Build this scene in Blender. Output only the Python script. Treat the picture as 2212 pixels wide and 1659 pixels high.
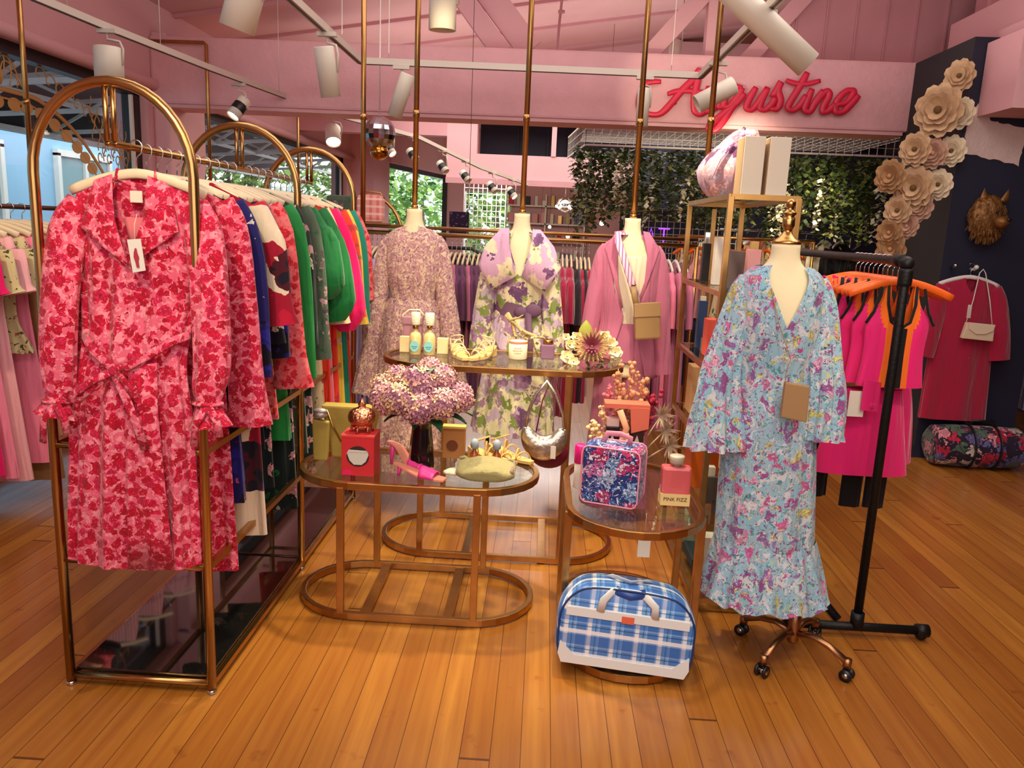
import bpy, bmesh, math, random
from mathutils import Vector, Matrix
for _o in list(bpy.data.objects): bpy.data.objects.remove(_o)
S = bpy.context.scene
COL = S.collection
PI = math.pi
def lin(c):
    return tuple(((v/255)/12.92 if v/255 <= .04045 else ((v/255+.055)/1.055)**2.4) for v in c)+(1.0,)
# ------------------------------------------------ camera
cd = bpy.data.cameras.new('camera'); cam = bpy.data.objects.new('camera', cd); COL.objects.link(cam)
cd.sensor_fit = 'HORIZONTAL'; cd.sensor_width = 36; cd.lens = 36*1680/2212; cd.clip_start = .05; cd.clip_end = 300
cam.matrix_world = (Matrix.Translation((0, 0, 1.5)) @ Matrix.Rotation(math.radians(2.0), 4, 'Z')
                    @ Matrix.Rotation(math.radians(90-11.3), 4, 'X') @ Matrix.Rotation(math.radians(2.5), 4, "Z"))
S.camera = cam
# ------------------------------------------------ view
S.view_settings.view_transform = 'Standard'; S.view_settings.look = 'None'
S.view_settings.exposure = -0.12; S.view_settings.gamma = 1.0; S.view_settings.use_curve_mapping = False
# ------------------------------------------------ world: bright overcast sky
w = bpy.data.worlds.new('world'); S.world = w; w.use_nodes = True
nt = w.node_tree; bg = nt.nodes['Background']; bg.inputs[0].default_value = (.80, .90, 1.0, 1); bg.inputs[1].default_value = 3.6
# ------------------------------------------------ added fill lights and track spot beams
def area(name, loc, size, energy, color, rot=(0, 0, 0), size_y=None):
    l = bpy.data.lights.new(name, 'AREA'); l.energy = energy; l.color = color; l.size = size
    if size_y: l.shape = 'RECTANGLE'; l.size_y = size_y
    o = bpy.data.objects.new(name, l); COL.objects.link(o); o.location = loc; o.rotation_euler = rot
    return o
def spot(name, loc, target, energy, color=(1, .84, .56), angle=60, blend=.6, r=.04, parent=None):
    l = bpy.data.lights.new(name, 'SPOT'); l.energy = energy; l.color = color
    l.spot_size = math.radians(angle); l.spot_blend = blend; l.shadow_soft_size = r
    o = bpy.data.objects.new(name, l); COL.objects.link(o); o.location = loc
    o.rotation_euler = (Vector(target)-Vector(loc)).to_track_quat('-Z', 'Y').to_euler()
    return o
WARM = (1, .80, .55)
area('ceiling_fill_front', (0.0, .4, 3.0), 3.2, 44, (1, .95, .90), size_y=1.6)  # unseen soft fill over the foreground, no fixture behind it
area('ceiling_fill_middle', (0.2, 3.6, 3.3), 4.0, 66, (1, .95, .90), size_y=2.4)  # added overhead fill for the middle of the shop
area('ceiling_fill_rear', (0.0, 8.6, 2.95), 4.0, 120, (1, .93, .84), size_y=2.6)  # added overhead fill beyond the cross beam
area('ceiling_fill_up', (0.2, 5.2, 2.5), 4.5, 30, (1, .94, .90), rot=(PI, 0, 0), size_y=1.6)  # added upward fill to brighten the ceiling
area('rear_fill_up', (0.2, 8.2, 2.5), 4.5, 34, (1, .94, .90), rot=(PI, 0, 0), size_y=1.6)  # added upward fill for the ceiling past the beam
area('rear_shelf_fill', (-.2, 11.8, 2.34), 2.4, 90, (1, .95, .90), size_y=.8)  # added fill, hidden behind the low rear beam, to brighten the shelves
area('right_corner_fill', (2.6, 3.2, 3.2), 2.0, 32, (1, .90, .80), size_y=2)  # added fill to lift the right side
area('front_fill', (.1, -1.0, 2.3), 3.8, 62, (1, .95, .90), rot=(math.radians(88), 0, 0), size_y=2)  # added broad fill from behind the camera towards the beam
SPOTS = [((-.5, 3.3, 2.3), (-.40, 3.1, 0), 150, 62), ((.2, 2.8, 2.4), (.0, 3.3, 0), 130, 62),
         ((-.1, 1.7, 2.5), (-.05, 2.0, 0), 48, 70), ((.4, 3.0, 2.4), (.75, 3.9, 1.0), 70, 80),
         ((-.9, 1.3, 2.4), (-1.2, 2.3, 1.1), 50, 60), ((.9, 1.4, 2.45), (.85, 2.6, .9), 55, 55),
         ((-.3, 2.2, 2.35), (-.35, 4.0, 1.1), 80, 55), ((-2.2, 2.2, 2.4), (-2.5, 3.9, 1.0), 60, 70),
         ((1.6, 1.6, 2.45), (1.5, 3.0, .9), 30, 60), ((.72, 5.3, 2.35), (1.05, 6.4, 2.58), 20, 60), ((2.2, 6.2, 2.2), (2.3, 7.9, 1.3), 120, 60), ((1.4, 6.0, 2.2), (1.6, 7.0, 1.9), 18, 110), ((-.3, 10.9, 2.2), (.0, 15.5, 1.4), 160, 90)]  # closing entries are added spots brightening the right rear, greenery and rear shelves
for i, (a, b, e, g) in enumerate(SPOTS): spot('track_or_fill_spot', a, b, e, angle=g)
# ------------------------------------------------ node materials
def nm(name):
    m = bpy.data.materials.new(name); m.use_nodes = True
    t = m.node_tree; return m, t, t.nodes['Principled BSDF']
def mat(name, col, rough=.6, metal=0, bump=0, bscale=40, var=0, vscale=6, emit=0, spec=.5, sheen=0, coat=0):
    m, t, b = nm(name); N = t.nodes; L = t.links
    b.inputs['Base Color'].default_value = lin(col); b.inputs['Roughness'].default_value = rough
    b.inputs['Metallic'].default_value = metal; b.inputs['Specular IOR Level'].default_value = spec
    if sheen: b.inputs['Sheen Weight'].default_value = sheen
    if coat: b.inputs['Coat Weight'].default_value = coat
    if bump or var:
        tc = N.new('ShaderNodeTexCoord')
        no = N.new('ShaderNodeTexNoise'); no.inputs['Scale'].default_value = bscale; no.inputs['Detail'].default_value = 4
        L.new(tc.outputs['Object'], no.inputs['Vector'])
        if bump:
            bp = N.new('ShaderNodeBump'); bp.inputs['Strength'].default_value = min(1, bump); bp.inputs['Distance'].default_value = .01
            L.new(no.outputs[0], bp.inputs['Height']); L.new(bp.outputs[0], b.inputs['Normal'])
        if var:
            n2 = N.new('ShaderNodeTexNoise'); n2.inputs['Scale'].default_value = vscale; L.new(tc.outputs['Object'], n2.inputs['Vector'])
            hs = N.new('ShaderNodeHueSaturation'); hs.inputs['Color'].default_value = lin(col)
            mr = N.new('ShaderNodeMapRange'); mr.inputs[1].default_value = .3; mr.inputs[2].default_value = .7
            mr.inputs[3].default_value = 1-var; mr.inputs[4].default_value = 1+var
            L.new(n2.outputs[0], mr.inputs[0]); L.new(mr.outputs[0], hs.inputs['Value']); L.new(hs.outputs[0], b.inputs['Base Color'])
    if emit:
        b.inputs['Emission Color'].default_value = lin(col); b.inputs['Emission Strength'].default_value = emit
    return m
def math_node(t, op, a, b=None):
    n = t.nodes.new('ShaderNodeMath'); n.operation = op
    for i, v in enumerate((a, b)):
        if v is None: continue
        if isinstance(v, (int, float)): n.inputs[i].default_value = v
        else: t.links.new(v, n.inputs[i])
    return n.outputs[0]
def mixc(t, f, a, b):
    n = t.nodes.new('ShaderNodeMix'); n.data_type = 'RGBA'
    if isinstance(f, (int, float)): n.inputs[0].default_value = f
    else: t.links.new(f, n.inputs[0])
    for k, v in ((6, a), (7, b)):
        if isinstance(v, tuple): n.inputs[k].default_value = v
        else: t.links.new(v, n.inputs[k])
    return n.outputs[2]
def ramp(t, fac, stops, const=False):
    n = t.nodes.new('ShaderNodeValToRGB'); cr = n.color_ramp
    if const: cr.interpolation = 'CONSTANT'
    while len(cr.elements) < len(stops): cr.elements.new(.5)
    for e, (p, c) in zip(cr.elements, stops): e.position = p; e.color = c
    t.links.new(fac, n.inputs[0]); return n.outputs[0]
def fabric(name, base, layers=(), rough=.85, warp=.25, sheen=.15, bump=.15, coord='Object', seed=0, stretch=(1, 1, 1)):
    """printed cloth. layers: ('blob', palette, scale, radius, density) flowers; ('fleck', col, scale, threshold); ('stripe', col, scale, duty, axis)"""
    m, t, b = nm(name); N = t.nodes; L = t.links
    b.inputs['Roughness'].default_value = rough; b.inputs['Sheen Weight'].default_value = sheen; b.inputs['Specular IOR Level'].default_value = .25
    tc = N.new('ShaderNodeTexCoord'); mp = N.new('ShaderNodeMapping'); L.new(tc.outputs[coord], mp.inputs[0])
    mp.inputs['Location'].default_value = (seed*1.37, seed*.71, seed*.33); mp.inputs['Scale'].default_value = stretch
    no = N.new('ShaderNodeTexNoise'); no.inputs['Scale'].default_value = 22; no.inputs['Detail'].default_value = 3; L.new(mp.outputs[0], no.inputs['Vector'])
    sc = N.new('ShaderNodeVectorMath'); sc.operation = 'SCALE'; sc.inputs['Scale'].default_value = warp*.12; L.new(no.outputs['Color'], sc.inputs[0])
    ad = N.new('ShaderNodeVectorMath'); ad.operation = 'ADD'; L.new(mp.outputs[0], ad.inputs[0]); L.new(sc.outputs[0], ad.inputs[1])
    V = ad.outputs[0]
    cur = lin(base)
    for i, ly in enumerate(layers):
        k = ly[0]
        if k == 'blob':
            _, pal, s, rad, dens = ly
            vo = N.new('ShaderNodeTexVoronoi'); vo.inputs['Scale'].default_value = s; L.new(V, vo.inputs['Vector'])
            sp = N.new('ShaderNodeSeparateColor'); L.new(vo.outputs['Color'], sp.inputs[0])
            v2 = N.new('ShaderNodeTexVoronoi'); v2.inputs['Scale'].default_value = s*3.2; L.new(V, v2.inputs['Vector'])
            rr = math_node(t, 'ADD', vo.outputs['Distance'], math_node(t, 'MULTIPLY', v2.outputs['Distance'], .35))
            mk = math_node(t, 'LESS_THAN', rr, rad+.12)
            mk = math_node(t, 'MULTIPLY', mk, math_node(t, 'LESS_THAN', sp.outputs[1], dens))
            pc = ramp(t, sp.outputs[0], [(j/len(pal), lin(c)) for j, c in enumerate(pal)], True)
            dk = mixc(t, math_node(t, 'MULTIPLY', math_node(t, 'GREATER_THAN', v2.outputs['Distance'], .42), .45), pc, lin(tuple(int(v*.55) for v in pal[0])))
            cur = mixc(t, mk, cur, dk)
        elif k == 'fleck':
            _, col, s, th = ly
            n2 = N.new('ShaderNodeTexNoise'); n2.inputs['Scale'].default_value = s; n2.inputs['Detail'].default_value = 2
            a2 = N.new('ShaderNodeVectorMath'); a2.operation = 'ADD'; L.new(V, a2.inputs[0]); a2.inputs[1].default_value = (i*3.1, i*1.7, 0); L.new(a2.outputs[0], n2.inputs['Vector'])
            mr = N.new('ShaderNodeMapRange'); mr.inputs[1].default_value = th-.02; mr.inputs[2].default_value = th+.02; L.new(n2.outputs[0], mr.inputs[0])
            cur = mixc(t, mr.outputs[0], cur, lin(col))
        elif k == 'stripe':
            _, col, s, duty, ax, al = ly
            sx = N.new('ShaderNodeSeparateXYZ'); L.new(mp.outputs[0], sx.inputs[0])
            fr = math_node(t, 'FRACT', math_node(t, 'MULTIPLY', sx.outputs[ax], s))
            cur = mixc(t, math_node(t, 'MULTIPLY', math_node(t, 'LESS_THAN', fr, duty), al), cur, lin(col))
        elif k == 'leaf':
            _, col, s, th = ly
            w_ = N.new('ShaderNodeTexVoronoi'); w_.feature = 'DISTANCE_TO_EDGE'; w_.inputs['Scale'].default_value = s; L.new(V, w_.inputs['Vector'])
            cur = mixc(t, math_node(t, 'LESS_THAN', w_.outputs['Distance'], th), cur, lin(col))
    if isinstance(cur, tuple): b.inputs['Base Color'].default_value = cur
    else: L.new(cur, b.inputs['Base Color'])
    if bump:
        bp = N.new('ShaderNodeBump'); bp.inputs['Strength'].default_value = bump; bp.inputs['Distance'].default_value = .01
        nb = N.new('ShaderNodeTexNoise'); nb.inputs['Scale'].default_value = 35; L.new(tc.outputs['Object'], nb.inputs['Vector'])
        m2 = N.new('ShaderNodeMapping'); m2.inputs['Scale'].default_value = (16, 16, 2.2); L.new(tc.outputs['Object'], m2.inputs[0])
        n3 = N.new('ShaderNodeTexNoise'); n3.inputs['Scale'].default_value = 1; n3.inputs['Detail'].default_value = 2; n3.inputs['Distortion'].default_value = .6; L.new(m2.outputs[0], n3.inputs['Vector'])
        b2 = N.new('ShaderNodeBump'); b2.inputs['Strength'].default_value = .75; b2.inputs['Distance'].default_value = .03
        L.new(n3.outputs[0], b2.inputs['Height']); L.new(nb.outputs[0], bp.inputs['Height']); L.new(b2.outputs[0], bp.inputs['Normal']); L.new(bp.outputs[0], b.inputs['Normal'])
    return m
def thin_glass(name, tint=(.92, .97, .95), refl=.12, rough=.02):
    m = bpy.data.materials.new(name); m.use_nodes = True; t = m.node_tree; N = t.nodes; L = t.links; N.clear()
    o = N.new('ShaderNodeOutputMaterial'); tr = N.new('ShaderNodeBsdfTransparent'); tr.inputs[0].default_value = tint+(1,)
    gl = N.new('ShaderNodeBsdfGlossy'); gl.inputs['Roughness'].default_value = rough
    fr = N.new('ShaderNodeLayerWeight'); fr.inputs['Blend'].default_value = .5
    f2 = math_node(t, 'ADD', math_node(t, 'MULTIPLY', math_node(t, 'POWER', fr.outputs['Facing'], 4), .55), refl); f2.node.use_clamp = True
    mx = N.new('ShaderNodeMixShader'); L.new(f2, mx.inputs[0]); L.new(tr.outputs[0], mx.inputs[1]); L.new(gl.outputs[0], mx.inputs[2]); L.new(mx.outputs[0], o.inputs[0])
    return m
# ------------------------------------------------ mesh builder
class MB:
    def __init__(s): s.v = []; s.f = []; s.m = []; s.s = []
    def add(s, vs, fs, m=0, sm=False):
        o = len(s.v); s.v.extend([tuple(v) for v in vs])
        for f in fs: s.f.append([i+o for i in f]); s.m.append(m); s.s.append(sm)
        return s
    def box(s, c, d, rot=None, m=0):
        x, y, z = (k/2 for k in d)
        vs = [Vector((a*x, b*y, e*z)) for a in (-1, 1) for b in (-1, 1) for e in (-1, 1)]
        if rot is not None: vs = [rot @ v for v in vs]
        vs = [v+Vector(c) for v in vs]
        return s.add(vs, [(0, 1, 3, 2), (4, 6, 7, 5), (0, 4, 5, 1), (2, 3, 7, 6), (0, 2, 6, 4), (1, 5, 7, 3)], m)
    def bx(s, x0, x1, y0, y1, z0, z1, m=0):
        return s.box(((x0+x1)/2, (y0+y1)/2, (z0+z1)/2), (abs(x1-x0), abs(y1-y0), abs(z1-z0)), m=m)
    def rings(s, R, closed=True, cap0=False, cap1=False, m=0, sm=True, loop=False):
        n = len(R[0]); vs = [p for r in R for p in r]; fs = []
        K = len(R)
        for j in range(K if loop else K-1):
            a = j*n; b = ((j+1) % K)*n
            for i in range(n if closed else n-1):
                k = (i+1) % n; fs.append((a+i, a+k, b+k, b+i))
        if cap0: fs.append(tuple(range(n))[::-1])
        if cap1: fs.append(tuple(range((K-1)*n, K*n)))
        return s.add(vs, fs, m, sm)
    def tube(s, pts, r, n=10, loop=False, caps=True, m=0, ry=None, up=None, sm=True):
        P = [Vector(p) for p in pts]; K = len(P); R = []; prev = None
        for i, p in enumerate(P):
            if loop: T = P[(i+1) % K]-P[i-1]
            else: T = P[min(i+1, K-1)]-P[max(i-1, 0)]
            T.normalize()
            if prev is None:
                u = Vector(up) if up else (Vector((0, 0, 1)) if abs(T.z) < .9 else Vector((1, 0, 0)))
                u = (u-T*u.dot(T)).normalized()
            else:
                u = prev-T*prev.dot(T); u.normalize()
            prev = u; w_ = T.cross(u)
            ra = r[i] if isinstance(r, (list, tuple)) else r
            rb = ry[i] if isinstance(ry, (list, tuple)) else (ry if ry else ra)
            R.append([p+u*(ra*math.cos(2*PI*k/n))+w_*(rb*math.sin(2*PI*k/n)) for k in range(n)])
        return s.rings(R, cap0=caps and not loop, cap1=caps and not loop, m=m, loop=loop, sm=sm)
    def bar(s, p, q, w_, h=None, up=(0, 0, 1), m=0):
        p = Vector(p); q = Vector(q); T = (q-p).normalized(); u = Vector(up)
        if abs(T.dot(u)) > .95: u = Vector((0, 1, 0))
        u = (u-T*u.dot(T)).normalized(); v = T.cross(u); h = h or w_
        R = [[c+v*(a*w_/2)+u*(b*h/2) for a, b in ((-1, -1), (1, -1), (1, 1), (-1, 1))] for c in (p, q)]
        return s.rings(R, cap0=True, cap1=True, m=m, sm=False)
    def lathe(s, prof, c=(0, 0, 0), n=24, m=0, sx=1, sy=1, cap=True, sm=True):
        R = [[(c[0]+r*sx*math.cos(2*PI*k/n), c[1]+r*sy*math.sin(2*PI*k/n), c[2]+z) for k in range(n)] for r, z in prof]
        return s.rings(R, cap0=cap, cap1=cap, m=m, sm=sm)
    def ball(s, c, r, nu=12, nv=8, m=0, rot=None, fn=None):
        if isinstance(r, (int, float)): r = (r, r, r)
        R = []
        for j in range(nv+1):
            a = -PI/2+PI*j/nv; ring = []
            for k in range(nu):
                b = 2*PI*k/nu; v = Vector((r[0]*math.cos(a)*math.cos(b), r[1]*math.cos(a)*math.sin(b), r[2]*math.sin(a)))
                if fn: v *= fn(a, b)
                if rot is not None: v = rot @ v
                ring.append(v+Vector(c))
            R.append(ring)
        return s.rings(R, m=m)
    def prism(s, poly, y0, y1, m=0, plane='xz'):
        """polygon in xz (extruded along y) or xy (extruded along z)"""
        n = len(poly)
        if plane == 'xz': vs = [(x, y0, z) for x, z in poly]+[(x, y1, z) for x, z in poly]
        elif plane == 'yz': vs = [(y0, x, z) for x, z in poly]+[(y1, x, z) for x, z in poly]
        else: vs = [(x, y, y0) for x, y in poly]+[(x, y, y1) for x, y in poly]
        fs = [tuple(range(n))[::-1], tuple(range(n, 2*n))]+[(i, (i+1) % n, n+(i+1) % n, n+i) for i in range(n)]
        return s.add(vs, fs, m)
    def xf(s, M):
        s.v = [tuple(M @ Vector(v)) for v in s.v]; return s
    def build(s, name, mats, parent=None, world=False, bevel=0, origin=None, solid=0, sub=0):
        me = bpy.data.meshes.new(name)
        vs = s.v
        off = Vector((0, 0, 0))
        if parent is not None and world: off = Vector(parent['_o'])
        elif parent is None:
            if origin is not None: off = Vector(origin)
            elif vs:
                off = Vector(((min(v[0] for v in vs)+max(v[0] for v in vs))/2, (min(v[1] for v in vs)+max(v[1] for v in vs))/2, min(v[2] for v in vs)))
        vs = [tuple(Vector(v)-off) for v in vs]
        me.from_pydata(vs, [], s.f)
        me.polygons.foreach_set('material_index', s.m); me.polygons.foreach_set('use_smooth', s.s)
        bm = bmesh.new(); bm.from_mesh(me)
        if bevel: bmesh.ops.bevel(bm, geom=[e for e in bm.edges if len(e.link_faces) == 2 and e.calc_face_angle(0) > .6], offset=bevel, segments=2, profile=.6, affect='EDGES')
        bmesh.ops.recalc_face_normals(bm, faces=bm.faces); bm.to_mesh(me); bm.free()
        for m_ in (mats if isinstance(mats, (list, tuple)) else [mats]): me.materials.append(m_)
        o = bpy.data.objects.new(name, me); COL.objects.link(o)
        if parent is not None: o.parent = parent
        else: o.location = off; o['_o'] = tuple(off)
        if solid:
            md = o.modifiers.new('solid', 'SOLIDIFY'); md.thickness = solid; md.offset = 0
        if sub:
            md = o.modifiers.new('sub', 'SUBSURF'); md.levels = sub; md.render_levels = sub
        return o
def tag(o, label, cat, group=None, kind=None):
    o['label'] = label; o['category'] = cat
    if group: o['group'] = group
    if kind: o['kind'] = kind
    return o
def thing(name, label, cat, loc=(0, 0, 0), rz=0, group=None):
    o = bpy.data.objects.new(name, None); COL.objects.link(o); o.empty_display_size = .05
    o.location = loc; o.rotation_euler = (0, 0, rz); o['_o'] = tuple(loc)
    return tag(o, label, cat, group)
def struct(name, mb, m, **k):
    o = mb.build(name, m, **k)
    if k.get('parent') is None: o['kind'] = 'structure'
    return o
def kids(o): return [c for c in bpy.data.objects if c.parent == o]
def dup(root, loc, rz=0, label=None, group=None, scale=None):
    def cp(o, par):
        c = o.copy(); COL.objects.link(c)
        if par is not None: c.parent = par
        for ch in CH.get(o.name, []): cp(ch, c)
        return c
    CH = {}
    for o in bpy.data.objects:
        if o.parent: CH.setdefault(o.parent.name, []).append(o)
    r = cp(root, None); r.location = loc; r.rotation_euler = (0, 0, rz)
    if scale: r.scale = scale
    if label: r['label'] = label
    if group: r['group'] = group
    return r
def arc(cx, cy, r, a0, a1, n):
    return [(cx+r*math.cos(a0+(a1-a0)*i/n), cy+r*math.sin(a0+(a1-a0)*i/n)) for i in range(n+1)]
def hermite(kn, t):
    """kn: list of (t, a, b, ...) ascending; smooth interpolation"""
    if t <= kn[0][0]: return kn[0][1:]
    if t >= kn[-1][0]: return kn[-1][1:]
    for i in range(len(kn)-1):
        if kn[i][0] <= t <= kn[i+1][0]: break
    a, b = kn[i], kn[i+1]; h = b[0]-a[0]; u = (t-a[0])/h; out = []
    for k in range(1, len(a)):
        d = (b[k]-a[k])/h
        m0 = d if i == 0 else (d+(a[k]-kn[i-1][k])/(a[0]-kn[i-1][0]))/2
        m1 = d if i+2 >= len(kn) else (d+(kn[i+2][k]-b[k])/(kn[i+2][0]-b[0]))/2
        if i > 0 and (a[k]-kn[i-1][k])*d <= 0: m0 = 0
        if i+2 < len(kn) and (kn[i+2][k]-b[k])*d <= 0: m1 = 0
        out.append((2*u**3-3*u*u+1)*a[k]+(u**3-2*u*u+u)*h*m0+(-2*u**3+3*u*u)*b[k]+(u**3-u*u)*h*m1)
    return out
# ------------------------------------------------ shared materials
GOLD = mat('brass', (190, 150, 92), .26, 1)
GOLD_OLD = mat('aged_brass', (184, 140, 82), .30, 1, var=.12, vscale=14)
COPPER = mat('rose_copper', (176, 130, 92), .38, 1)
CHROME = mat('chrome', (205, 205, 205), .12, 1)
BLACK = mat('black_paint', (22, 21, 23), .4)
BLACKM = mat('black_pipe', (32, 32, 33), .45, .6, bump=.2, bscale=90)
WHITE = mat('white_paint', (228, 222, 210), .45)
CREAM = mat('cream_card', (232, 222, 200), .6)
LINEN = mat('cream_linen', (238, 225, 185), .85, bump=.12, bscale=220)
PINKW = mat('pink_wall_paint', (222, 172, 176), .7, bump=.12, bscale=25, var=.04, vscale=2)
PINKSTUC = mat('pink_stucco', (226, 174, 178), .75, bump=.6, bscale=26, var=.05, vscale=5)
PINKD = mat('pink_wood_paint', (206, 152, 158), .6, var=.05, vscale=3)
PINKC = mat('pink_ceiling_paint', (212, 164, 164), .7, var=.05, vscale=2)
NAVY = mat('navy_paint', (26, 28, 52), .65, var=.15, vscale=2)
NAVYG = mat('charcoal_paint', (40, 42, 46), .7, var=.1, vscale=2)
HANG = mat('cream_hanger', (232, 212, 176), .45)
GREYW = mat('track_white', (205, 192, 178), .45)
LAMPGLOW = mat('lamp_glow', (255, 238, 205), .5, emit=9)
GLASS = thin_glass('table_glass', (.90, .93, .90), .05)
WGLASS = thin_glass('window_glass', (.97, .98, .98), .02)
DARKGLASS = mat('dark_mirror_glass', (26, 24, 22), .04, 0, spec=1.0, coat=1)
# floor boards running away from the camera
def floor_mat():
    m, t, b = nm('rimu_floorboards'); N = t.nodes; L = t.links
    tc = N.new('ShaderNodeTexCoord'); sx = N.new('ShaderNodeSeparateXYZ'); L.new(tc.outputs['Object'], sx.inputs[0])
    bx = math_node(t, 'MULTIPLY', sx.outputs[0], 1/.088); fx = math_node(t, 'FRACT', bx); ix = math_node(t, 'FLOOR', bx)
    wn = N.new('ShaderNodeTexWhiteNoise'); wn.noise_dimensions = '1D'; L.new(ix, wn.inputs['W'])
    yy = math_node(t, 'ADD', math_node(t, 'MULTIPLY', sx.outputs[1], 1/4.2), math_node(t, 'MULTIPLY', wn.outputs[0], 7))
    fy = math_node(t, 'FRACT', yy); iy = math_node(t, 'FLOOR', yy)
    w2 = N.new('ShaderNodeTexWhiteNoise'); w2.noise_dimensions = '2D'
    cb = N.new('ShaderNodeCombineXYZ'); L.new(ix, cb.inputs[0]); L.new(iy, cb.inputs[1]); L.new(cb.outputs[0], w2.inputs['Vector'])
    col = ramp(t, w2.outputs[0], [(0, lin((146, 88, 32))), (.35, lin((162, 103, 38))), (.7, lin((170, 110, 42))), (1, lin((182, 122, 48)))])
    mp = N.new('ShaderNodeMapping'); mp.inputs['Scale'].default_value = (38, 1.6, 1); L.new(tc.outputs['Object'], mp.inputs[0])
    mo = N.new('ShaderNodeVectorMath'); mo.operation = 'ADD'; L.new(mp.outputs[0], mo.inputs[0]); L.new(cb.outputs[0], mo.inputs[1])
    gr = N.new('ShaderNodeTexNoise'); gr.inputs['Scale'].default_value = 1.0; gr.inputs['Detail'].default_value = 6; L.new(mo.outputs[0], gr.inputs['Vector'])
    g = N.new('ShaderNodeMapRange'); g.inputs[1].default_value = .35; g.inputs[2].default_value = .75; g.inputs[3].default_value = 0; g.inputs[4].default_value = .5; L.new(gr.outputs[0], g.inputs[0])
    c1 = mixc(t, g.outputs[0], col, lin((120, 52, 20)))
    st = N.new('ShaderNodeTexNoise'); st.inputs['Scale'].default_value = 9; st.inputs['Detail'].default_value = 3; L.new(tc.outputs['Object'], st.inputs['Vector'])
    s2 = N.new('ShaderNodeMapRange'); s2.inputs[1].default_value = .66; s2.inputs[2].default_value = .74; s2.inputs[4].default_value = .45; L.new(st.outputs[0], s2.inputs[0])
    c1 = mixc(t, s2.outputs[0], c1, lin((110, 50, 22)))
    e1 = math_node(t, 'LESS_THAN', fx, .028); e2 = math_node(t, 'LESS_THAN', fy, .0022)
    ed = math_node(t, 'MAXIMUM', e1, e2)
    c2 = mixc(t, math_node(t, 'MULTIPLY', ed, .8), c1, lin((58, 22, 8)))
    L.new(c2, b.inputs['Base Color'])
    b.inputs['Roughness'].default_value = .27; b.inputs['Coat Weight'].default_value = .25; b.inputs['Coat Roughness'].default_value = .12
    bp = N.new('ShaderNodeBump'); bp.inputs['Strength'].default_value = .25; bp.inputs['Distance'].default_value = .004
    L.new(math_node(t, 'ADD', math_node(t, 'MULTIPLY', ed, -1), math_node(t, 'MULTIPLY', gr.outputs[0], .3)), bp.inputs['Height']); L.new(bp.outputs[0], b.inputs['Normal'])
    return m
FLOORM = floor_mat()
# ================================================================ THE ROOM
XL, XR, YB, YF = -3.2, 4.6, 16.5, -2.2
m = MB(); m.bx(XL-.2, XR+.2, YF, YB+.3, -.1, 0); struct('floor', m, FLOORM, origin=(0, 0, 0))
def cz(x): return 3.13+.15*(x+3.2)
# sloping ceiling with seams
m = MB(); m.prism([(XL-.3, cz(XL-.3)), (XR+.3, cz(XR+.3)), (XR+.3, cz(XR+.3)+.1), (XL-.3, cz(XL-.3)+.1)], YF, YB+.3); struct('ceiling', m, PINKC)
k = 0
for y in (3.8, 4.8, 5.8, 6.85, 7.8, 8.75, 9.8, 10.9, 12.2, 14):
    k += 1; m = MB(); m.bar((XL, y, cz(XL)-.015), (XR, y, cz(XR)-.015), .05, .03); struct('trim_%d' % k, m, PINKD)
# left wall : header band, sill, piers
m = MB(); m.bx(XL-.25, XL, YF, 13.0, 2.47, cz(XL)+.05); m.bx(XL-.25, XL, YF, 13.0, 0, .12)
for y0, y1 in ((YF, 1.2), (6.33, 7.35), (12.6, 13.0)): m.bx(XL-.25, XL, y0, y1, .12, 2.47)
struct('wall_left', m, PINKW)
m = MB(); m.bx(XL, XL+.13, 6.42, 7.1, 0, 2.9); struct('trim_20', m, PINKW, bevel=.02)
m = MB(); m.tube([(XL+.03, YF, 2.50), (XL+.03, 13, 2.50)], .045, 10); struct('trim_21', m, PINKW)
def window(i, y0, y1, n):
    m = MB(); z0, z1 = .12, 2.47
    for a in (y0, y1-.09): m.bx(XL-.16, XL-.06, a, a+.09, z0, z1)
    m.bx(XL-.16, XL-.06, y0, y1, z1-.075, z1); m.bx(XL-.16, XL-.06, y0, y1, z0, z0+.07)
    w_ = struct('window_%d' % i, m, BLACK)
    for j in range(1, n):
        a = y0+(y1-y0)*j/n; f = MB(); f.bx(XL-.14, XL-.09, a-.02, a+.02, z0, z1); f.build('mullion', BLACK, w_, world=True)
    g = MB(); g.bx(XL-.12, XL-.112, y0+.05, y1-.05, z0+.05, z1-.05); g.build('pane', WGLASS, w_, world=True)
    f = MB(); f.bx(XL-.085, XL-.06, y1-.125, y1-.1, z0, z1-.08); f.build('white_bead', WHITE, w_, world=True)
window(1, 1.2, 6.33, 1); window(2, 7.35, 12.6, 1)
# angled rear-left corner : column, window, column
m = MB(); m.prism([(-3.3, 12.85), (-2.83, 12.85), (-2.70, 13.5), (-3.3, 13.5)], 0, 3.6, plane='xy'); struct('wall_rear_left', m, PINKW)
P0, P1 = Vector((-2.75, 13.5, 0)), Vector((-2.12, 16.4, 0))
m = MB(); m.bar(P0+Vector((0, 0, 2.9)), P1+Vector((0, 0, 2.9)), .2, .8); m.bar(P0+Vector((0, 0, .1)), P1+Vector((0, 0, .1)), .2, .2); struct('wall_rear_corner', m, PINKW)
m = MB(); m.bar(P0+Vector((0, 0, 2.46)), P1+Vector((0, 0, 2.46)), .08, .08); m.bar(P1+Vector((0, -.02, .2)), P1+Vector((0, -.02, 2.5)), .1, .1)
w3 = struct('window_3', m, BLACK)
m = MB(); m.bx(-2.12, -1.72, 16.35, 16.8, 0, 3.4); struct('trim_22', m, PINKW)
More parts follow.
